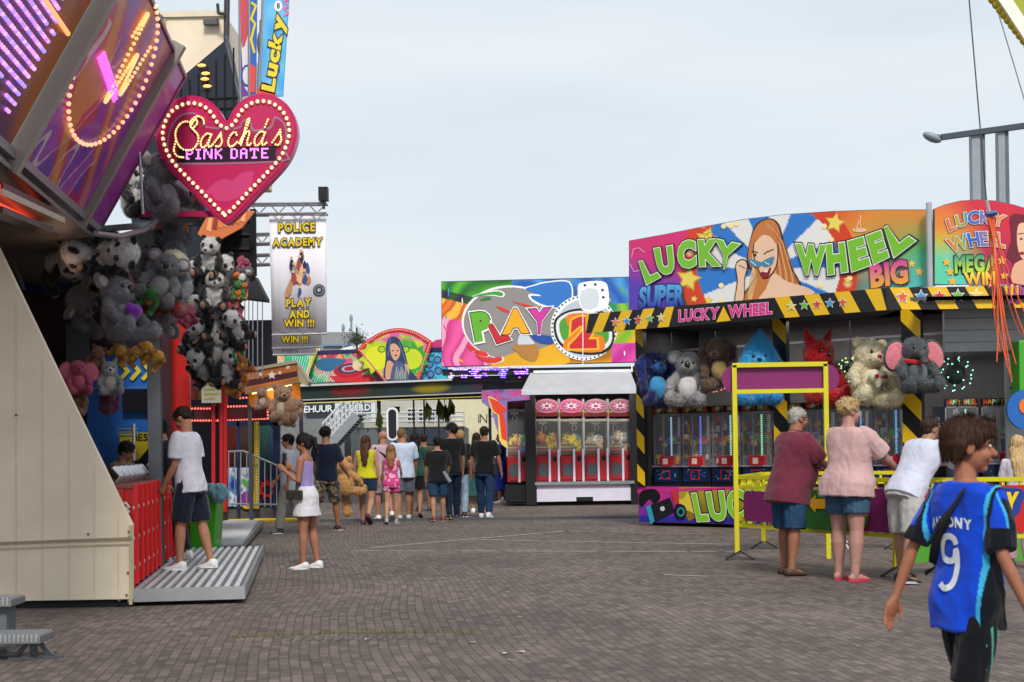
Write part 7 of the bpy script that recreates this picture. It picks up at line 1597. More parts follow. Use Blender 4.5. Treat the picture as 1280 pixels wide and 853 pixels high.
# star stall: tilted wooden canopy with stars, lit below
t = thing('star_stall', 'wooden stall canopy painted with white stars and lit from below', 'stall', A(345, 500, 30)); Ys = 29.5
m = MB(); quad = [(304, 465), (371, 453), (374, 478), (306, 493)]; m.prism([A(x, y, Ys) for x, y in quad], (0, .5, 0), hx('#8c6c48')); cbn = m.build('canopy_board', MATTE(), t)
ar = Art(V((0, Ys, 0)), (0, -1, 0), .003); ar.poly([(306, 468), (369, 456), (371, 464), (307, 476)], hx('#b46c34'), 1); ar.poly([(307, 476), (371, 464), (372, 471), (308, 484)], hx('#4c2430'), 1); ar.poly([(308, 484), (372, 471), (373, 474), (308, 487)], hx('#b46c34'), 1)
for x, y, q in ((340, 469, 6), (360, 459, 3.5), (350, 466, 3), (326, 468, 3)): ar.star(x, y, q, hx('#e0dcd8'), 2)
ar.build('artwork', cbn)
m = MB(); m.prism([A(371, 453, Ys), A(386, 477, Ys + .1), A(384, 482, Ys + .1), A(374, 478, Ys)], (0, .5, 0), hx('#a09078')); m.bar(A(304, 464, Ys - .02), A(371, 452, Ys - .02), .05, .06, hx('#b0a890')); m.build('trim', PAINT(), t)
m = MB(); m.prism([A(x, y, Ys + .3) for x, y in ((310, 492), (374, 479), (376, 500), (312, 508))], (0, .1, 0), hx('#c07828')); m.build('back_board', MATTE(), t)
m = MB(); m.bar(A(315, 491, Ys + .1), A(364, 480, Ys + .1), .08, .07, (1, .8, .42, 1)); m.build('lamp', mat('tube_lamp', rough=.4, emit=1.3, var=0), t)
lg = bpy.data.lights.new('stall_lamp', 'POINT'); lg.energy = 14; lg.color = (1, .72, .35); lg.shadow_soft_size = .2; lo = bpy.data.objects.new('stall_lamp', lg); COL.objects.link(lo); lo.location = A(342, 490, Ys + .05)
m = MB(); a_ = A(376, 500, Ys + .4); m.cyl((a_.x, a_.y, 0), a_, .04, hx('#404048')); a_ = A(312, 500, Ys + .4); m.cyl((a_.x, a_.y, 0), a_, .04, hx('#404048')); m.build('post', PAINT(), t)
# ================================================================ plush toys
def plush(name, label, cat='plush toy', group=None, body='#8a8a8c', arm=None, leg=None, belly=None, ear='round', earc=None, face=None, patch=None, nose='#16161a', pad=None, snout=None, hold=None, vox=.022, extra=None, tuft=None, upright=True, snap=1.0):
    """sitting soft toy about 0.9 m tall at scale 1, facing -Y, base at the origin"""
    t = thing(name, label, cat, (0, 0, 0), 0, group); B = hx(body); AR = hx(arm or body); LG = hx(leg or arm or body)
    m = MB(); m.sph((0, 0, .27), (.2, .17, .27), B, nu=18, nv=14); m.sph((0, -.02, .64), (.2, .18, .19), B, nu=18, nv=14)
    if ear == 'dog':
        for s in (-1, 1): m.limb([(s * .17, -.02, .74), (s * .25, -.05, .62), (s * .24, -.06, .46)], [.06, .09, .06], hx(earc or body))
    if ear == 'point':
        for s in (-1, 1): m.limb([(s * .1, 0, .75), (s * .15, 0, .86), (s * .19, .01, .97)], [.08, .05, .02], hx(earc or body))
    for s in (-1, 1):
        m.limb([(s * .16, -.02, .46), (s * .25, -.1, .36), (s * .25, -.19, .26)], [.075, .075, .07], AR)
        m.limb([(s * .12, -.08, .1), (s * .2, -.24, .09), (s * .22, -.33, .1)], [.1, .1, .09], LG); m.sph((s * .22, -.37, .13), (.085, .07, .11), LG)
    if snout is None: snout = face or body
    m.sph((0, -.17, .59), (.1, .09, .075), hx(snout))
    if extra: extra(m)
    fuse(m, 'body', FUR(), t, vox, 3, near=True, disp=.014, dscale=(16, 16, 16)); fuzz(t.children[0], 5200 if vox < .024 else 2200, .034, .0042)
    if belly: m = MB(); m.sph((0, -.085, .28), (.15, .125, .19), hx(belly), nu=20, nv=16); m.build('belly', FUR(), t, local=True, smooth=True)
    for s in (-1, 1):
        if ear == 'round': m = MB(); m.sph((s * .17, .01, .78), (.075, .04, .075), hx(earc or body)); m.build('ear', FUR(), t, local=True, smooth=True)
        if ear == 'koala':
            m = MB(); m.sph((s * .22, .01, .74), (.12, .05, .11), hx(body), nu=16, nv=12); e_ = m.build('ear', FUR(), t, local=True, smooth=True); m = MB(); m.sph((s * .22, -.03, .73), (.08, .03, .075), hx(earc or '#c0b4b4')); m.build('inner_ear', FUR(), e_, local=True, smooth=True)
        if ear == 'big':
            m = MB(); m.sph((s * .3, .03, .56), (.17, .035, .24), hx(body), M=ry(s * R(-14)), nu=18, nv=12); e_ = m.build('ear', FUR(), t, local=True, smooth=True); m = MB(); m.sph((s * .3, -.005, .55), (.145, .02, .21), hx(earc), M=ry(s * R(-14)), nu=18, nv=12); m.build('inner_ear', FUR(), e_, local=True, smooth=True)
        if patch: m = MB(); m.sph((s * .085, -.165, .67), (.05, .03, .062), hx(patch), M=ry(s * .5)); m.build('eye_patch', FUR(), t, local=True, smooth=True)
        m = MB(); m.sph((s * .075, -.192, .665), (.024, .014, .026), hx('#0c0c10')); m.sph((s * .07, -.204, .672), .006, hx('#e8e8e8'), nu=6, nv=4); m.build('eye', GLOSS(), t, local=True, smooth=True)
        if pad: m = MB(); m.sph((s * .22, -.425, .13), (.055, .022, .08), hx(pad)); m.build('foot_pad', FUR(), t, local=True, smooth=True)
    m = MB(); m.sph((0, -.255, .61), (.034, .022, .026), hx(nose)) if ear != 'koala' else m.sph((0, -.24, .62), (.045, .03, .06), hx(nose)); m.build('nose', GLOSS(), t, local=True, smooth=True)
    if hold: m = MB(); m.sph((-.05, -.26, .36), (.085, .06, .085), hx(hold)); m.sph((.05, -.26, .36), (.085, .06, .085), hx(hold)); m.limb([(0, -.26, .33), (0, -.27, .24)], [.09, .03], hx(hold)); fuse(m, 'heart', FUR(), t, .015, 2)
    return t
def put(o, px, py, Y, s, rot, label=None, group=None, first=False, anchor=.42):
    """hang plush o so that its middle shows at the photo pixel; s metres per unit; rot in degrees"""
    E = (Matrix.Rotation(R(rot[2]), 4, 'Z') @ Matrix.Rotation(R(rot[1]), 4, 'Y') @ Matrix.Rotation(R(rot[0]), 4, 'X'))
    loc = A(px, py, Y) - (E.to_3x3() @ V((0, 0, anchor * s)))
    if first:
        o.location = loc; o.rotation_euler = E.to_euler(); o.scale = (s, s, s)
        if label: o['label'] = label
        if group: o['group'] = group
        return o
    return dup(o, loc, E.to_euler(), s, label, group)
PG = 'panda plush toys hanging in the stack left of the white banner'
panda = plush('panda_plush', 'panda', body='#c8c6c4', arm='#121214', leg='#121214', ear='round', earc='#121214', patch='#121214', pad='#b08468', belly=None)
rows = [(264, 320, 15, (20, 10, -15), 'topmost panda plush in the stack, its head tilted beside the dark roof'), (281, 340, 10, (30, -20, 40), 'panda plush with one dark foot toward the banner, second row right'), (244, 348, 12, (10, 30, -60), 'panda plush at the left of the second row, half in shade'), (268, 362, 15, (15, 5, 10), 'panda plush with white head centred in the third row'), (252, 385, 12, (60, 20, -40), 'panda plush curled on its side left of the middle'), (268, 402, 15, (8, -4, 5), 'panda plush looking straight out, middle of the stack'), (290, 408, 9, (20, -40, 60), 'small side panda plush at the right of the middle row'), (247, 418, 12, (30, 20, -30), 'panda plush with a tan foot pad, lower left of the stack'), (276, 437, 14, (10, 15, 20), 'panda plush low on the right with its face tipped'), (252, 455, 14, (50, -10, -30), 'panda plush at the bottom left of the stack showing its white belly'), (283, 457, 11, (20, 10, 45), 'lowest panda plush at the right of the stack')]
for i, (x, y, q, rt, lab) in enumerate(rows): put(panda, x, y, 18.6 + .12 * (i % 3), .56 if i else .58, rt, lab, PG, first=(i == 0))
PL = 'panda plush toys under the canopy of the left arcade'
put(panda, 118, 322, 15.9, 0.89, (75, 20, -50), 'large panda plush lying on its side under the canopy', PL); put(panda, 82, 330, 16.5, 0.76, (100, -30, 40), 'panda plush hanging head down beside the large one', PL); put(panda, 150, 318, 15.6, 0.76, (60, 95, 10), 'panda plush lying with its head to the right, feet forward', PL); put(panda, 166, 240, 16.6, .7, (0, 0, 60), 'panda plush peeping out behind the canopy edge', PL)
koala = plush('koala_plush', 'grey koala plush hugging a purple heart under the left canopy', body='#77757a', ear='koala', earc='#b8a8aa', face='#908e92', hold='#7a2a9c', belly='#8c8a8e')
put(koala, 146, 388, 15.7, 0.87, (-10, 6, 62), 'grey koala plush hugging a purple heart under the left canopy', 'grey plush toys on the left arcade', first=True)
gk = plush('koala_plush', 'grey koala', body='#6c6a6e', ear='koala', earc='#a89c9c', belly='#8a8688')
gl = 'grey plush toys on the left arcade'
put(gk, 200, 236, 16.4, .92, (-4, 0, 62), 'big grey plush sitting on the pink arm beside the heart sign', gl, first=True)
for x, y, Y, s, rt, lab in ((100, 378, 16.6, 0.82, (80, -60, 20), 'grey plush lying on its back left of the purple heart'), (186, 402, 16.9, 0.85, (50, 70, 20), 'grey plush lying on its side right of the purple heart'), (187, 325, 16.8, 0.82, (20, -15, 30), 'grey plush leaning under the canopy rail'), (203, 350, 16.2, .7, (0, 20, 10), 'grey plush with its back to the stack, above the green hat')): put(gk, x, y, Y, s, rt, lab, gl)
def beak(m): m.limb([(0, -.2, .6), (0, -.34, .58)], [.05, .015], hx('#d8702c'))
peng = plush('penguin_plush', 'penguin', body='#54565c', face='#c8c8cc', belly='#d0d0cc', arm='#44464c', leg='#d8702c', ear='none', nose='#d8702c', extra=beak)
pgp = 'penguin plush toys with orange feet'
put(peng, 222, 230, 16.9, .75, (0, 0, 30), 'penguin plush with orange beak right behind the heart sign', pgp, first=True)
for x, y, Y, s, rt, lab in ((218, 300, 16.6, .62, (160, 0, 20), 'penguin plush hung upside down with its orange feet up'), (196, 345, 17.1, 0.55, (30, 0, 30), 'penguin plush with pink patterned belly under the canopy'), (304, 345, 18.8, .36, (0, 50, 30), 'small dark bird plush at the upper right of the panda stack'), (300, 452, 18.8, .36, (10, -20, 40), 'small dark bird plush at the lower right of the panda stack')): put(peng, x, y, Y, s, rt, lab, pgp)
mini = plush('small_plush', 'm', body='#c89020', ear='dog', earc='#a86818', belly='#d8a838', snout='#d8b060', vox=.03)
mg = 'small bright plush toys in the lower rows'
CO = [(165, 441, '#d09018'), (180, 436, '#d89c1c'), (196, 447, '#d8a020'), (152, 440, '#c87838')]
labs = ['small yellow dog plush left in the row above the chevrons', 'small yellow dog plush second in the row above the chevrons', 'small yellow dog plush at the right end above the chevrons', 'small orange dog plush beside the grey koala feet']
for i, (x, y, c) in enumerate(CO): put(mini, x, y, 15.6, .3, (70, 20 * i, 60 - 20 * i), labs[i], mg, first=(i == 0))
pk = plush('small_plush', 'small pink plush at the lower left of the arcade', body='#a83858', ear='big', earc='#c86878', belly='#b85068', vox=.03)
put(pk, 98, 472, 15.2, .42, (0, 0, 20), 'small pink big eared plush beside the cream panel', mg, first=True); put(pk, 285, 378, 18.7, .3, (0, 30, 20), 'small pink plush between the pandas and the banner', mg); put(pk, 292, 396, 18.8, .3, (0, -30, 20), 'small pink plush beside the middle panda row', mg); put(pk, 299, 418, 18.85, .3, (30, 30, 60), 'small pink plush low on the right of the pandas', mg); put(pk, 232, 396, 18.2, .32, (0, -30, 20), 'small pink plush left of the panda stack', mg); put(pk, 303, 332, 18.9, .26, (30, 30, 60), 'small pink plush at the top right of the pandas', mg)
br = plush('small_plush', 'brown', body='#7a4c30', ear='round', earc='#5c3824', belly='#8c6040', vox=.03); put(br, 100, 500, 15.3, .4, (0, 0, -20), 'small brown bear plush low beside the cream panel', mg, first=True); put(br, 122, 448, 15.5, .34, (30, 20, 0), 'small brown bear plush under the grey koala', mg)
bn = plush('small_plush', 'small grey and white bunny plush hanging over the blue wall', body='#8c8e92', ear='point', earc='#8c8e92', belly='#b8b0a8', face='#c8c4c0', vox=.03); put(bn, 137, 473, 15.5, .42, (0, 0, 20), 'small grey and white bunny plush hanging over the blue wall', mg, first=True)
pu = plush('small_plush', 'dark purple', body='#5c1c48', ear='dog', belly='#6c2454', vox=.03); put(pu, 136, 502, 15.7, .34, (180, 0, 0), 'small dark purple plush hanging under the bunny', mg, first=True)
gn = plush('small_plush', 'green', body='#2c7a2c', ear='round', belly='#e07828', vox=.03); put(gn, 214, 318, 16.8, .34, (0, 0, 20), 'small green and orange plush above the arcade column', mg, first=True); put(gn, 298, 362, 18.7, .28, (20, 0, 0), 'small green plush at the right of the panda stack', mg); put(gn, 296, 440, 18.7, .3, (20, 0, 50), 'small green plush near the bottom of the panda stack', mg); put(gn, 190, 371, 15.9, .36, (60, 40, 0), 'small green plush in front of the grey ones', mg)
og = plush('small_plush', 'orange', body='#d07820', ear='dog', belly='#e0a030', vox=.03); put(og, 296, 480, 19, .4, (0, 20, 0), 'orange and yellow plush hanging below the panda stack', mg, first=True); put(og, 304, 368, 18.75, .2, (0, 0, 0), 'tiny orange plush right of the third panda row', mg); put(og, 303, 455, 18.7, .22, (0, 0, 0), 'tiny orange plush at the lower right of the pandas', mg)
cr_ = plush('cream_plush', 'tall cream bird plush with red and yellow feet hanging by the column', body='#c0b89c', leg='#7c1c24', arm='#70747a', ear='none', belly='#c8c0a4', vox=.025); put(cr_, 219, 352, 16.5, .85, (10, 5, -20), 'tall cream bird plush with dark red feet hanging by the column', first=True)
for i, (x, y, q, rt, lab) in enumerate(((258, 338, .5, (40, 40, -60), 'dark panda plush tucked behind the topmost one'), (272, 384, .5, (100, 0, 20), 'panda plush hung head down above the middle one'), (243, 400, .52, (70, -30, -80), 'panda plush lying away from view at the left middle'), (262, 428, .5, (20, 60, 30), 'panda plush lying sideways below the middle row'), (243, 440, .5, (40, 10, -70), 'panda plush with its face turned left near the bottom'), (268, 462, .5, (90, 20, 10), 'panda plush hung feet up at the bottom of the stack'), (290, 368, .46, (60, -20, 50), 'dark panda plush turned to the banner in the third row'), (294, 430, .44, (30, 30, 70), 'small panda plush at the lower right edge of the stack'))): put(panda, x, y, 18.9, q, rt, lab, PG)
# long tail of brown bears at the star stall
bb = plush('bear_plush', 'brown bears', body='#a07c62', ear='round', earc='#8c6c54', belly='#b8a490'); bgp = 'bears hanging at the star stall'
put(bb, 352, 505, 29.3, .85, (0, 5, 20), 'light brown bear plush hanging right below the star canopy', bgp, first=True); put(bb, 362, 515, 29.2, .72, (160, 10, 0), 'light brown bear plush hanging upside down at the star stall corner', bgp); put(bb, 329, 499, 29.4, .5, (0, -8, -10), 'small brown bear plush under the lit tube of the star stall', bgp)
# big row on the LUCKY WHEEL booth
def pw(o, px, py, s, rot, off=.25):
    u, v = uv(px, py); d = V((u / F, 1, v / F)); c = V((0, 0, CH)); tt = (O_ + nO * off - c).dot(nO) / d.dot(nO); p = c + d * tt
    E = Matrix.Rotation(R(rot[2]), 4, 'Z') @ Matrix.Rotation(R(rot[1]), 4, 'Y') @ Matrix.Rotation(R(rot[0]), 4, 'X')
    o.location = p - E.to_3x3() @ V((0, 0, .42 * s)); o.rotation_euler = E.to_euler(); o.scale = (s, s, s); return o
BG = 'large plush toys hanging in a row on the prize booth'
def lab_(o, l): o['label'] = l; o['group'] = BG
o = plush('bear_plush', 'x', body='#141f54', ear='dog', earc='#1c2c6c', belly='#3c8cc0', face='#2a5c9c', vox=.016); lab_(o, 'large navy blue plush with light blue belly, leftmost on the booth'); pw(o, 818, 474, 1.16, (0, 0, 20), .3)
o = plush('koala_plush', 'x', body='#8e8c8e', ear='koala', earc='#b4aeb0', belly='#c8c4c4', vox=.016); lab_(o, 'large grey koala plush with pale belly, second on the booth'); pw(o, 861, 474, 1.12, (0, 3, -14), .3)
o = plush('dog_plush', 'x', body='#5c4636', ear='dog', earc='#42302a', belly='#b0925c', snout='#6c5040', vox=.016); lab_(o, 'brown leopard print dog plush hanging above the red light ball'); pw(o, 900, 452, 1.0, (15, -6, -24), .25)
sp = MB(); rg = random.Random(2)
o = plush('drop_plush', 'x', body='#2c94d0', ear='none', belly='#48a8dc', snout='#3c9cd4', vox=.02, extra=lambda m: (m.limb([(0, 0, .2), (0, 0, .5), (0, 0, .8), (.02, 0, 1.02)], [(.3, .2), (.34, .22), (.2, .14), (.03, .03)], hx('#2c94d0'), seg=18))); lab_(o, 'large light blue pointed plush half hidden by the plum gate board'); pw(o, 950, 468, 1.18, (0, 0, -10), .3)
o = plush('dragon_plush', 'x', body='#b41218', ear='point', earc='#a01014', belly='#c8342c', vox=.016); lab_(o, 'large bright red plush with pointed ears behind the gate frame'); pw(o, 1022, 464, 1.22, (0, 2, 20), .25)
o = plush('bear_plush', 'x', body='#d2c6a4', ear='round', earc='#cabd98', belly='#d8ceae', snout='#d8ceae', nose='#8c1c2c', hold='#d8d0b4', vox=.016); lab_(o, 'large cream bear plush holding a heart cushion above the pink shirted woman'); pw(o, 1085, 466, 1.24, (0, 6, 16), .3)
m = MB(); 
for s in (-1, 1): m.sph((s * .055, -.335, .355), (.035, .014, .028), hx('#9c1c34'))
m.sph((0, -.34, .345), .016, hx('#9c1c34')); m.build('bow', FUR(), o, local=True, smooth=True)
o = plush('elephant_plush', 'x', body='#4c5054', ear='big', earc='#d87c88', belly='#5c6064', vox=.016, extra=lambda m: (m.limb([(0, -.18, .6), (0, -.3, .56), (0, -.36, .44)], [.06, .045, .035], hx('#4c5054')))); lab_(o, 'large grey elephant plush with pink inner ears beside the right striped post'); pw(o, 1143, 456, 1.02, (0, 0, 8), .35)
m = MB(); m.limb([(-.18, -.1, .47), (0, -.19, .44), (.18, -.1, .47)], [.035] * 3, hx('#b02020')); m.build('scarf', FUR(), o, local=True, smooth=True)
# ================================================================ people
WK = 'people walking away across the square'
def bag(root, name, c, pos, size, strap=None, local=True, rot=0):
    m = MB(); M_ = TR(V(pos)) @ rz(R(rot)); sx, sy, sz = size; m.box((-sx, -sy, -sz), (sx, sy, sz), hx(c), M=M_); b = m.build(name, mat('bag_leather', rough=.5, var=.1), root, local=True, bevel=min(size) * .5)
    if strap: m = MB(); m.limb([V(p) for p in strap], [(.016, .006)] * len(strap), hx(c), seg=6, side=(0, 1, 0)); m.build('strap', mat('bag_leather'), b, local=True)
    return b
# man in a white T-shirt on the platform
person('young man in white T-shirt and navy shorts standing on the ribbed platform', (240, 712), 507, z=.157, face=72, build=1.02, lean=6, arms=((4, 4, 34, -6), (-6, 8, 14, 2)), legs=((10, 8), (-10, 4)), pitch=34, vox=.01,
       top=dict(c='#c2c0cc', sleeve=.75, fit=.014, loose=.016, hem=-.05), bottom=dict(c='#161c2c', len=.92, loose=.022), shoe=('sneaker', '#d8d8d8', '#e4e4e4'), hair=('crop', '#241812'), skin='#b07c60')
person('dark haired person in black top leaning at the counter behind the man in white', (216, 700), h=1.66, z=.157, face=80, lean=12, arms=((40, 6, 80, 0), (30, 6, 70, 0)), top=dict(c='#1c1c22', sleeve=1.7), bottom=dict(c='#1c1e26', len=1.9), hair=('short', '#16100e'), pitch=15, vox=.012)
# attendant inside
a = A(137, 600, 17.3); person('attendant in tan T-shirt sitting behind the red counters', V((a.x, 17.3, .3)), h=1.6, face=-110, lean=22, arms=((50, 10, 75, 0), (55, 10, 80, 0)), top=dict(c='#7c6a50', sleeve=.8), bottom=dict(c='#202430', len=1.8), hair=('short', '#241812'), pitch=20, vox=.012, seat=.52)
# left group
person('boy in white T-shirt, dark cap and grey trousers walking toward the girl', (362, 667), 541, face=120 - 30, legs=((16, 10), (-14, 14)), arms=((-10, 4, 10, 0), (16, 4, 40, 0)), top=dict(c='#b8bac4', fit=.018, loose=.018, hem=-.08, sleeve=.85), bottom=dict(c='#8c8880', len=1.95, loose=.02), hair=('short', '#16120e'), cap='#17161a', shoe=('sneaker', '#2c2c34', '#c8c8c8'), vox=.012, build=.92, group=WK)
o = person('girl in lilac top and white shorts looking at her phone', (385, 711), 542, face=78, fem=True, build=.98, pitch=18, lean=2, arms=((6, 4, 126, -14), (10, 6, 134, -18)), legs=((3, 2), (-5, 3)), top=dict(c='#8e7eb4', sleeve=0, fit=.003, hem=.05, z1=.27, wr=.004, flare=0), bottom=dict(c='#c8c6cc', skirt=.16, rise=.09, name='shorts'), hair=('pony', '#1a1210'), shoe=('sneaker', '#d4d4d8', '#dcdcdc'), skin='#a87258', vox=.009)
I_ = INFO[o.name]; H = I_['H']
bag(o, 'shoulder_bag', '#2c2420', (-.125 * H, .05 * H, I_['hz'] + .03 * H), (.025, .1, .055), strap=[(-.19, .06, I_['hz'] + .1), (-.16, .05, I_['hz'] + .3), (-.04, .1, I_['hz'] + .27 * H), (.1, .02, I_['hz'] + .31 * H)])
sh, el, wr, d1, d2 = I_['AJ'][1]; m = MB(); q = wr + d2 * .1; m.box((q.x - .06, q.y - .01, q.z - .02), (q.x + .02, q.y + .012, q.z + .12), hx('#14141a')); t_ = tag(m.build('phone', GLOSS()), 'dark phone held in front of the girl in the lilac top', 'phone'); t_.location = o.location; t_.rotation_euler = o.rotation_euler
o = person('man in navy T-shirt and camouflage shorts carrying a teddy bear', (409, 664), 532, face=-18, twist=0, legs=((-20, 16), (18, 8)), arms=((0, 8, 20, 0), (10, 14, 50, 4)), top=dict(c='#141c30', sleeve=.8, fit=.015), bottom=dict(c='#6c5c4c', len=.95, loose=.022, fn=lambda p: hx('#35302a') if noise.noise(p * 14) > .12 else (hx('#8c7c68') if noise.noise(p * 17 + V((5, 5, 5))) > .1 else hx('#5c5044'))), hair=('curly', '#15100e'), shoe=('sneaker', '#2a2024', '#c0b4b4'), skin='#a8745a', vox=.012, build=1.05)
td = plush('teddy_bear', 'big golden teddy bear with a long leg dangling, carried by the man in navy', 'plush toy', body='#c09058', ear='round', earc='#b08048', belly='#cba066', snout='#d0a870', vox=.018, extra=lambda m: m.limb([(.14, -.1, .12), (.18, -.2, -.1), (.19, -.22, -.34)], [.11, .09, .11], hx('#c09058')))
put(td, 431, 596, 28.3, .86, (0, 6, 150), first=True); td['label'] = 'big golden teddy bear carried by the man in the navy T-shirt'
# walkers seen from behind
W = dict(group=WK, vox=.013)
person('woman in yellow sleeveless top and navy shorts walking away', (459, 656), 544, face=-8, yaw=-12, fem=True, build=1.12, legs=((10, 4), (-10, 34)), arms=((10, 14, 20, 6), (-8, 12, 0, 8)), top=dict(c='#b8b420', sleeve=0, fit=.012, hem=.0), bottom=dict(c='#162840', len=.55, loose=.02), hair=('long', '#4a2c1c', .14), shoe=('sneaker', '#5c1c28', '#2a1418'), skin='#b48468', **W)
o = person('bald man in pale pink shirt with a dark shoulder strap', (480, 650), 538, face=16, yaw=20, h=None, legs=((8, 6), (-8, 26)), arms=((8, 10, 12, 4), (8, 10, 12, 4)), top=dict(c='#b898a8', sleeve=.8, fit=.016), bottom=dict(c='#8c7c84', len=.9), hair=None, skin='#b07c68', **W)
I_ = INFO[o.name]; H = I_['H']; hz = I_['hz']
m = MB(); m.limb([(-.1 * H, -.05 * H, hz + .29 * H), (0, -.085 * H, hz + .2 * H), (.1 * H, -.07 * H, hz + .08 * H)], [(.018, .006)] * 3, hx('#17161c'), seg=6, side=(1, 0, 1)); m.build('strap', CLOTH(), o, local=True)
person('broad man in white shirt and grey shorts in the middle of the group', (505, 650), 535, face=14, build=1.15, belly=.4, yaw=-60, legs=((-6, 6), (10, 4)), arms=((4, 10, 8, 4), (12, 12, 24, 4)), top=dict(c='#b8c4d8', sleeve=.85, fit=.02, hem=-.06), bottom=dict(c='#5c606c', len=.85, loose=.022), hair=('crop', '#7a5c40'), shoe=('sneaker', '#b4b4b8', '#c8c8c8'), skin='#a87858', **W)
person('long haired girl in a pink patterned playsuit', (490, 655), 557, fem=True, child=.6, legs=((-8, 18), (6, 2)), arms=((20, 8, 30, 2), (30, 10, 60, -4)), top=dict(c='#c84888', sleeve=0, fit=.01, fn=lambda p: hx('#d8a0b8') if noise.noise(p * 16) > .2 else hx('#c0407c')), bottom=dict(c='#c84888', len=.45, loose=.016, fn=lambda p: hx('#d8a0b8') if noise.noise(p * 16) > .2 else hx('#c0407c')), hair=('long', '#8c6038', .08), shoe=('sneaker', '#8c8c90', '#c0c0c0'), skin='#bc8c70', **W)
person('woman with dark hair, dark green top and black skirt', (520, 648), 541, fem=True, legs=((6, 8), (-8, 24)), arms=((6, 10, 10, 4), (14, 10, 30, 4)), top=dict(c='#20483c', sleeve=.7), bottom=dict(c='#141418', skirt=.2), hair=('long', '#1a1312', .2), shoe=('flipflop', '#5c2c34'), skin='#a87258', **W)
person('man in olive T-shirt and shorts behind the dark haired woman', (531, 640), 542, legs=((-14, 30), (10, 6)), arms=((10, 10, 20, 4), (14, 10, 20, 4)), top=dict(c='#45443a', sleeve=.8), bottom=dict(c='#4c4a48', len=.85), hair=('crop', '#2a1c14'), shoe=('sneaker', '#2c2828', '#707070'), skin='#a06c50', **W)
o = person('boy in black T-shirt and denim shorts holding a bottle', (548, 652), 546, face=8, child=.3, build=1.12, legs=((-6, 12), (8, 2)), arms=((6, 8, 20, 2), (10, 10, 34, -4)), top=dict(c='#17171b', sleeve=.85, fit=.018, hem=-.05), bottom=dict(c='#26405c', len=.9, loose=.016, m=DENIM), hair=('crop', '#1c1412'), shoe=('sneaker', '#7c1c24', '#a8a0a0'), skin='#b08062', **W)
q = o.location + V((.2, -.08, .86)); m = MB(); m.cyl(q + V((-.09, 0, .1)), q + V((.04, 0, -.1)), .04, hx('#7a7e84'), seg=12); m.cyl(q + V((-.13, 0, .16)), q + V((-.09, 0, .1)), .02, hx('#303438'), seg=10); tag(m.build('bottle', GLOSS()), 'grey drinking bottle carried by the boy in the black T-shirt', 'bottle')
person('tall young man in black T-shirt and dark jeans turning his head left', (566, 650), 528, face=12, build=.95, yaw=55, legs=((-10, 12), (10, 2)), arms=((10, 6, 40, -2), (6, 8, 20, 2)), top=dict(c='#141417', sleeve=.8), bottom=dict(c='#182438', len=1.95, loose=.006, m=DENIM), hair=('short', '#1c1412'), cap='#1a1818', shoe=('sneaker', '#1c1c20', '#b09c40'), skin='#a87458', **W)
o = person('person in pale jeans with a black backpack, partly hidden', (577, 647), 537, face=-10, build=.92, legs=((6, 4), (-6, 8)), top=dict(c='#1c1c20', sleeve=.8), bottom=dict(c='#8ca0b4', len=1.95, m=DENIM), hair=('short', '#b08c5c'), shoe=('sneaker', '#202024', '#c8c8c8'), **W)
bag(o, 'backpack', '#121214', (.02, -.2, 1.22), (.15, .09, .22))
o = person('stocky man in black T-shirt and blue jeans walking away with a side bag', (607, 648), 532, face=-10, build=1.08, legs=((12, 6), (-8, 14)), arms=((4, 14, 10, 6), (4, 16, 14, 8)), top=dict(c='#131417', sleeve=.75, fit=.015), bottom=dict(c='#1f3450', len=1.9, loose=.008, m=DENIM), hair=('crop', '#2a1c12'), shoe=('sneaker', '#c4c8d0', '#d0d0d0'), skin='#a06c50', **W)
bag(o, 'side_bag', '#17171a', (.21, -.04, .98), (.035, .1, .12))
person('woman in a long teal skirt half hidden by the stocky man', (597, 641), 541, fem=True, top=dict(c='#2c4c4c', sleeve=.7), bottom=dict(c='#2a5450', skirt=.34), hair=('long', '#2a1a14', .15), **W)
person('woman in a royal blue dress by the arrow board', (627, 629), 541, face=100, fem=True, legs=((8, 8), (-10, 14)), arms=((20, 8, 60, 0), (10, 8, 30, 0)), top=dict(c='#1c2c8c', sleeve=.3), bottom=dict(c='#1c2c8c', skirt=.36), hair=('long', '#2c1c16', .1), skin='#a87058', **W)
person('person with long dark hair just behind the woman in blue', (632, 626), 546, fem=True, top=dict(c='#5c3038', sleeve=.7), bottom=dict(c='#302c34', len=1.8), hair=('long', '#2a1a14', .1), skin='#a06850', **W)
# fence group
o = person('elderly man in maroon polo shirt and denim shorts leaning on the barrier', (988, 719), 507, face=-62, build=1.1, belly=.9, lean=10, arms=((44, 6, 80, -4), (30, 8, 70, 0)), legs=((3, 3, .05), (-4, 4, .06)), yaw=-8, pitch=2, vox=.009,
       top=dict(c='#6a2c3c', sleeve=.9, fit=.026, loose=.024, hem=-.1, flare=.012, collar='#63283a'), bottom=dict(c='#294664', len=1.0, loose=.026, m=DENIM), hair=('crop', '#a8a49c'), shoe=('loafer', '#4a3626'), skin='#a06a50')
I_ = INFO[o.name]; MH = I_['MH']; hs = I_['hs']; m = MB(); 
for s in (-1, 1): m.limb([MH @ V((s * .72 * hs, -.05 * hs, .1 * hs)), MH @ V((s * .74 * hs, .4 * hs, .12 * hs)), MH @ V((s * .5 * hs, .85 * hs, .08 * hs))], [.035 * hs] * 3, hx('#17171a'), seg=6)
m.build('glasses', GLOSS(), o, local=True)
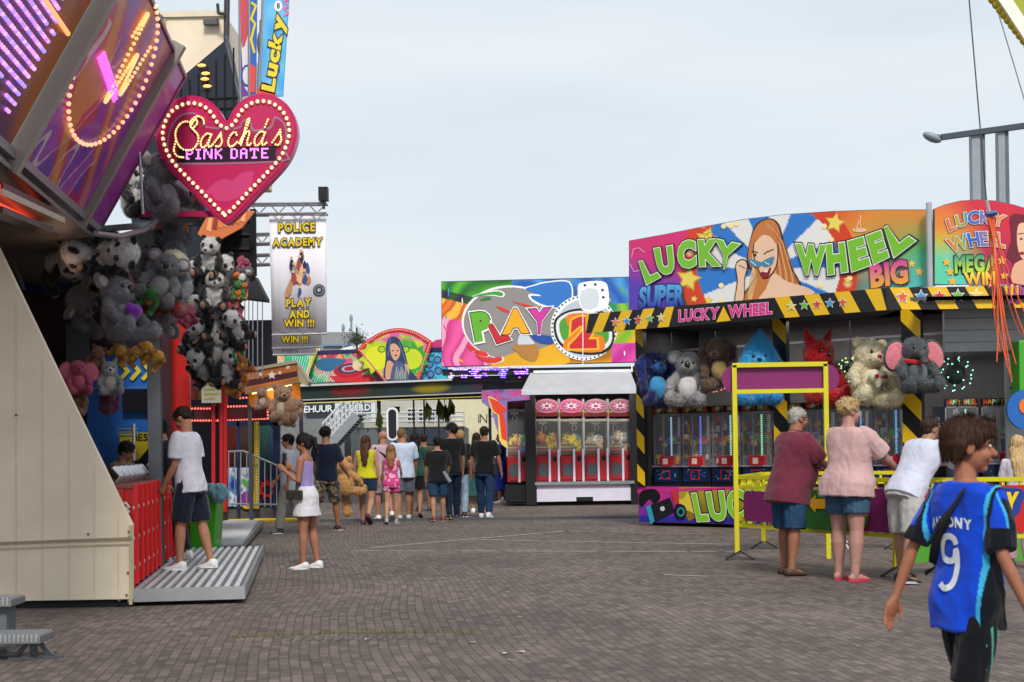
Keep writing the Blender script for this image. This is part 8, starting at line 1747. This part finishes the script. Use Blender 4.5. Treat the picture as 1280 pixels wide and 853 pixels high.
person('woman in pale pink T-shirt, denim shorts and pink flip flops at the barrier', (1061, 726), 498, face=-52, fem=True, build=1.24, belly=.4, lean=4, arms=((34, 8, 48, 0), (44, 10, 54, 4)), legs=((2, 2, .06), (-3, 3, .05)), yaw=-25, vox=.009,
       top=dict(c='#bc9a98', sleeve=.95, fit=.026, loose=.026, hem=-.06, flare=.008), bottom=dict(c='#3c5870', len=.62, loose=.016, m=DENIM), hair=('curly', '#b09468'), shoe=('flipflop', '#c83058'), skin='#b8887c')
person('man in white T-shirt and pale shorts bending over the barrier', (1134, 729), h=1.74, face=-62, build=1.1, lean=31, arms=((58, 8, 88, -20), (54, 10, 84, -24)), legs=((4, 3, .05), (-6, 8, .05)), yaw=-12, pitch=-2, vox=.009,
       top=dict(c='#c0c4d4', sleeve=.9, fit=.02, loose=.02, hem=-.04), bottom=dict(c='#a8a6a2', len=.95, loose=.024), hair=('crop', '#3a281c'), shoe=('sneaker', '#202226', '#b8b8b8'), skin='#a87c64')
p = A(1274, 690, 16.7); person('blond child in white T-shirt and pink trousers at the right edge', V((p.x, 16.7, 0)), h=1.42, face=-10, fem=True, child=1, top=dict(c='#c0bcc4', sleeve=.8, fit=.016), bottom=dict(c='#b890a0', len=1.9, loose=.016), hair=('long', '#c8a878', .12), shoe=('sneaker', '#38344c', '#9040a0'), skin='#c09078', vox=.01, legs=((4, 4), (-6, 6)), arms=((10, 10, 30, 4), (20, 10, 50, 0)))
# boy close to the camera in a blue football shirt
BLU, BK2, CYN = hx('#0c40bc'), hx('#0c1018'), hx('#38a0cc')
YBOY = 6.15
u_, v_ = uv(1209, 700); bp_ = V((u_ / F * YBOY, YBOY, 0)); HB = 1.485
def shirtfn(p):
    H_ = HB; x = p.x / H_; z = p.z / H_; y = p.y / H_
    if z > .826: return BK2
    ax = abs(x)
    if ax > .13 and .6 < z < .71: return BK2 if z < .8 else BLU
    e = .083 + .02 * max(0, (z - .62)) / .2
    if ax > .118 and z > .71:
        k = (ax - .118)
        return BK2 if y > -.008 and k > .012 and y < .03 else (CYN if abs(y + .011) < .0045 else BLU)
    if ax > e + .008: return BK2
    if ax > e: return CYN
    return BLU
o = person('boy in blue and black football shirt walking past close to the camera', bp_, h=HB, face=-60, child=1, build=.92, lean=1, yaw=-38, pitch=4, arms=((-24, 16, -16, 12), (-6, 14, 16, 18)), legs=((16, 6), (-14, 18)), vox=.0055, curl=.35,
       top=dict(c='#1050d0', sleeve=.9, fit=.017, loose=.018, hem=-.075, flare=.007, fn=shirtfn, wr=.016), bottom=dict(c='#0c0e14', len=.9, loose=.022, rise=-.02, fn=lambda p: (hx('#48a088') if p.x > .115 and abs(((p.y + .2) * 26) % 1 - .5) < .16 and abs(p.y) < .06 else hx('#0c0e14'))), hair=('fringe', '#3c2416'), shoe=('sneaker', '#202020', '#d0d0d0'), skin='#a86c50')
RBOY = o
dg = bpy.context.evaluated_depsgraph_get()
sh_ = [c for c in o.children if c.name.startswith('shirt')][0]; me = sh_.data
bvh = bvhtree.BVHTree.FromPolygons([v.co.copy() for v in me.vertices], [tuple(p_.vertices) for p_ in me.polygons])
def onback(m, txt, x0, x1, z0, z1, col, off, gap=.08, arc=0):
    met = []; x = 0
    for ch in txt:
        vs, _ = glyph(ch, off); a_ = min(p_[0] for p_ in vs); b_ = max(p_[0] for p_ in vs); met.append((x, a_)); x += b_ - a_ + gap
    tot = x - gap
    for ch, (gx, a_) in zip(txt, met):
        vs, fs = glyph(ch, off)
        # refine the outline only by projecting every vertex on the cloth
        out = []
        for p_ in vs:
            s = (gx + p_[0] - a_) / tot; X = lerp(x0, x1, s); Z = lerp(z0, z1, p_[1] / CAP) + arc * (1 - (2 * s - 1) ** 2); h_ = bvh.ray_cast(V((X, -1, Z)), V((0, 1, 0)))
            y = h_[0].y if h_[0] else -.13; out.append(V((X, y - .004, Z)))
        m.add(out, fs, col)
m = MB(); onback(m, 'ANTONY', -.105, .105, 1.045, 1.085, hx('#c8ccd4'), .05, arc=.012); m.build('name_print', CLOTH(), o, local=True)
m = MB()
import itertools
def seg_strip(pts, w_):
    for i in range(len(pts) - 1):
        a_, b_ = V((pts[i][0], 0, pts[i][1])), V((pts[i + 1][0], 0, pts[i + 1][1])); n_ = max(2, int((b_ - a_).length / .012)); d = (b_ - a_).normalized(); nn = V((-d.z, 0, d.x)) * w_ / 2; rows_ = []
        for k3 in range(n_ + 1):
            p_ = lerp(a_, b_, k3 / n_)
            for q3 in (p_ + nn, p_ - nn):
                h_ = bvh.ray_cast(V((q3.x, -1, q3.z)), V((0, 1, 0))); rows_.append(V((q3.x, (h_[0].y if h_[0] else -.13) - .004 - .0006 * i, q3.z)))
        m.add(rows_, [(k3 * 2, k3 * 2 + 1, k3 * 2 + 3, k3 * 2 + 2) for k3 in range(n_)], hx('#c8ccd4'))
n9 = [(.04, .985), (.03, 1.008), (0, 1.018), (-.03, 1.005), (-.042, .965), (-.03, .93), (0, .918), (.03, .93), (.04, .965), (.042, .92), (.038, .86), (.02, .82), (-.01, .81), (-.035, .83)]
n9s = []
for i in range(len(n9) - 1):
    p0, p1, p2, p3 = [V(n9[max(0, min(len(n9) - 1, i + q))]) for q in (-1, 0, 1, 2)]
    for j in range(6): t3 = j / 6; n9s.append(tuple(.5 * ((2 * p1) + (p2 - p0) * t3 + (2 * p0 - 5 * p1 + 4 * p2 - p3) * t3 * t3 + (3 * p1 - p0 - 3 * p2 + p3) * t3 ** 3)))
rows_ = []
for i in range(len(n9s)):
    a_, b_ = V(n9s[max(0, i - 1)]), V(n9s[min(len(n9s) - 1, i + 1)]); d = (b_ - a_).normalized(); nn = V((-d.y, d.x)) * .0125
    for q3 in (V(n9s[i]) + nn, V(n9s[i]) - nn):
        h_ = bvh.ray_cast(V((q3.x, -1, q3.y)), V((0, 1, 0))); rows_.append(V((q3.x, (h_[0].y if h_[0] else -.13) - .004 - .00004 * i, q3.y)))
m.add(rows_, [(k3 * 2, k3 * 2 + 1, k3 * 2 + 3, k3 * 2 + 2) for k3 in range(len(n9s) - 1)], hx('#c8ccd4'))
m.build('number_print', CLOTH(), o, local=True)
# bag strap across the back and the dark bag
m = MB(); pts = []
for s in range(15):
    k3 = s / 14; X = lerp(.075, -.15, k3); Z = lerp(1.205, .86, k3); h_ = bvh.ray_cast(V((X, -1, Z)), V((0, 1, 0))); y = h_[0].y if h_[0] else -.07; pts.append(V((X, y - .008, Z)))
m.limb(pts, [(.027, .006)] * len(pts), hx('#15161a'), seg=8, side=(1, 0, 1)); 
st = m.build('strap', mat('nylon_strap', rough=.7, bump=.3, bscale=80, var=.15), o, local=True, smooth=True)
m = MB(); m.box((-.2, -.05, .84), (-.13, .06, .9), hx('#15161a')); 
tag(o, 'boy in blue and black football shirt walking past close to the camera', 'person')
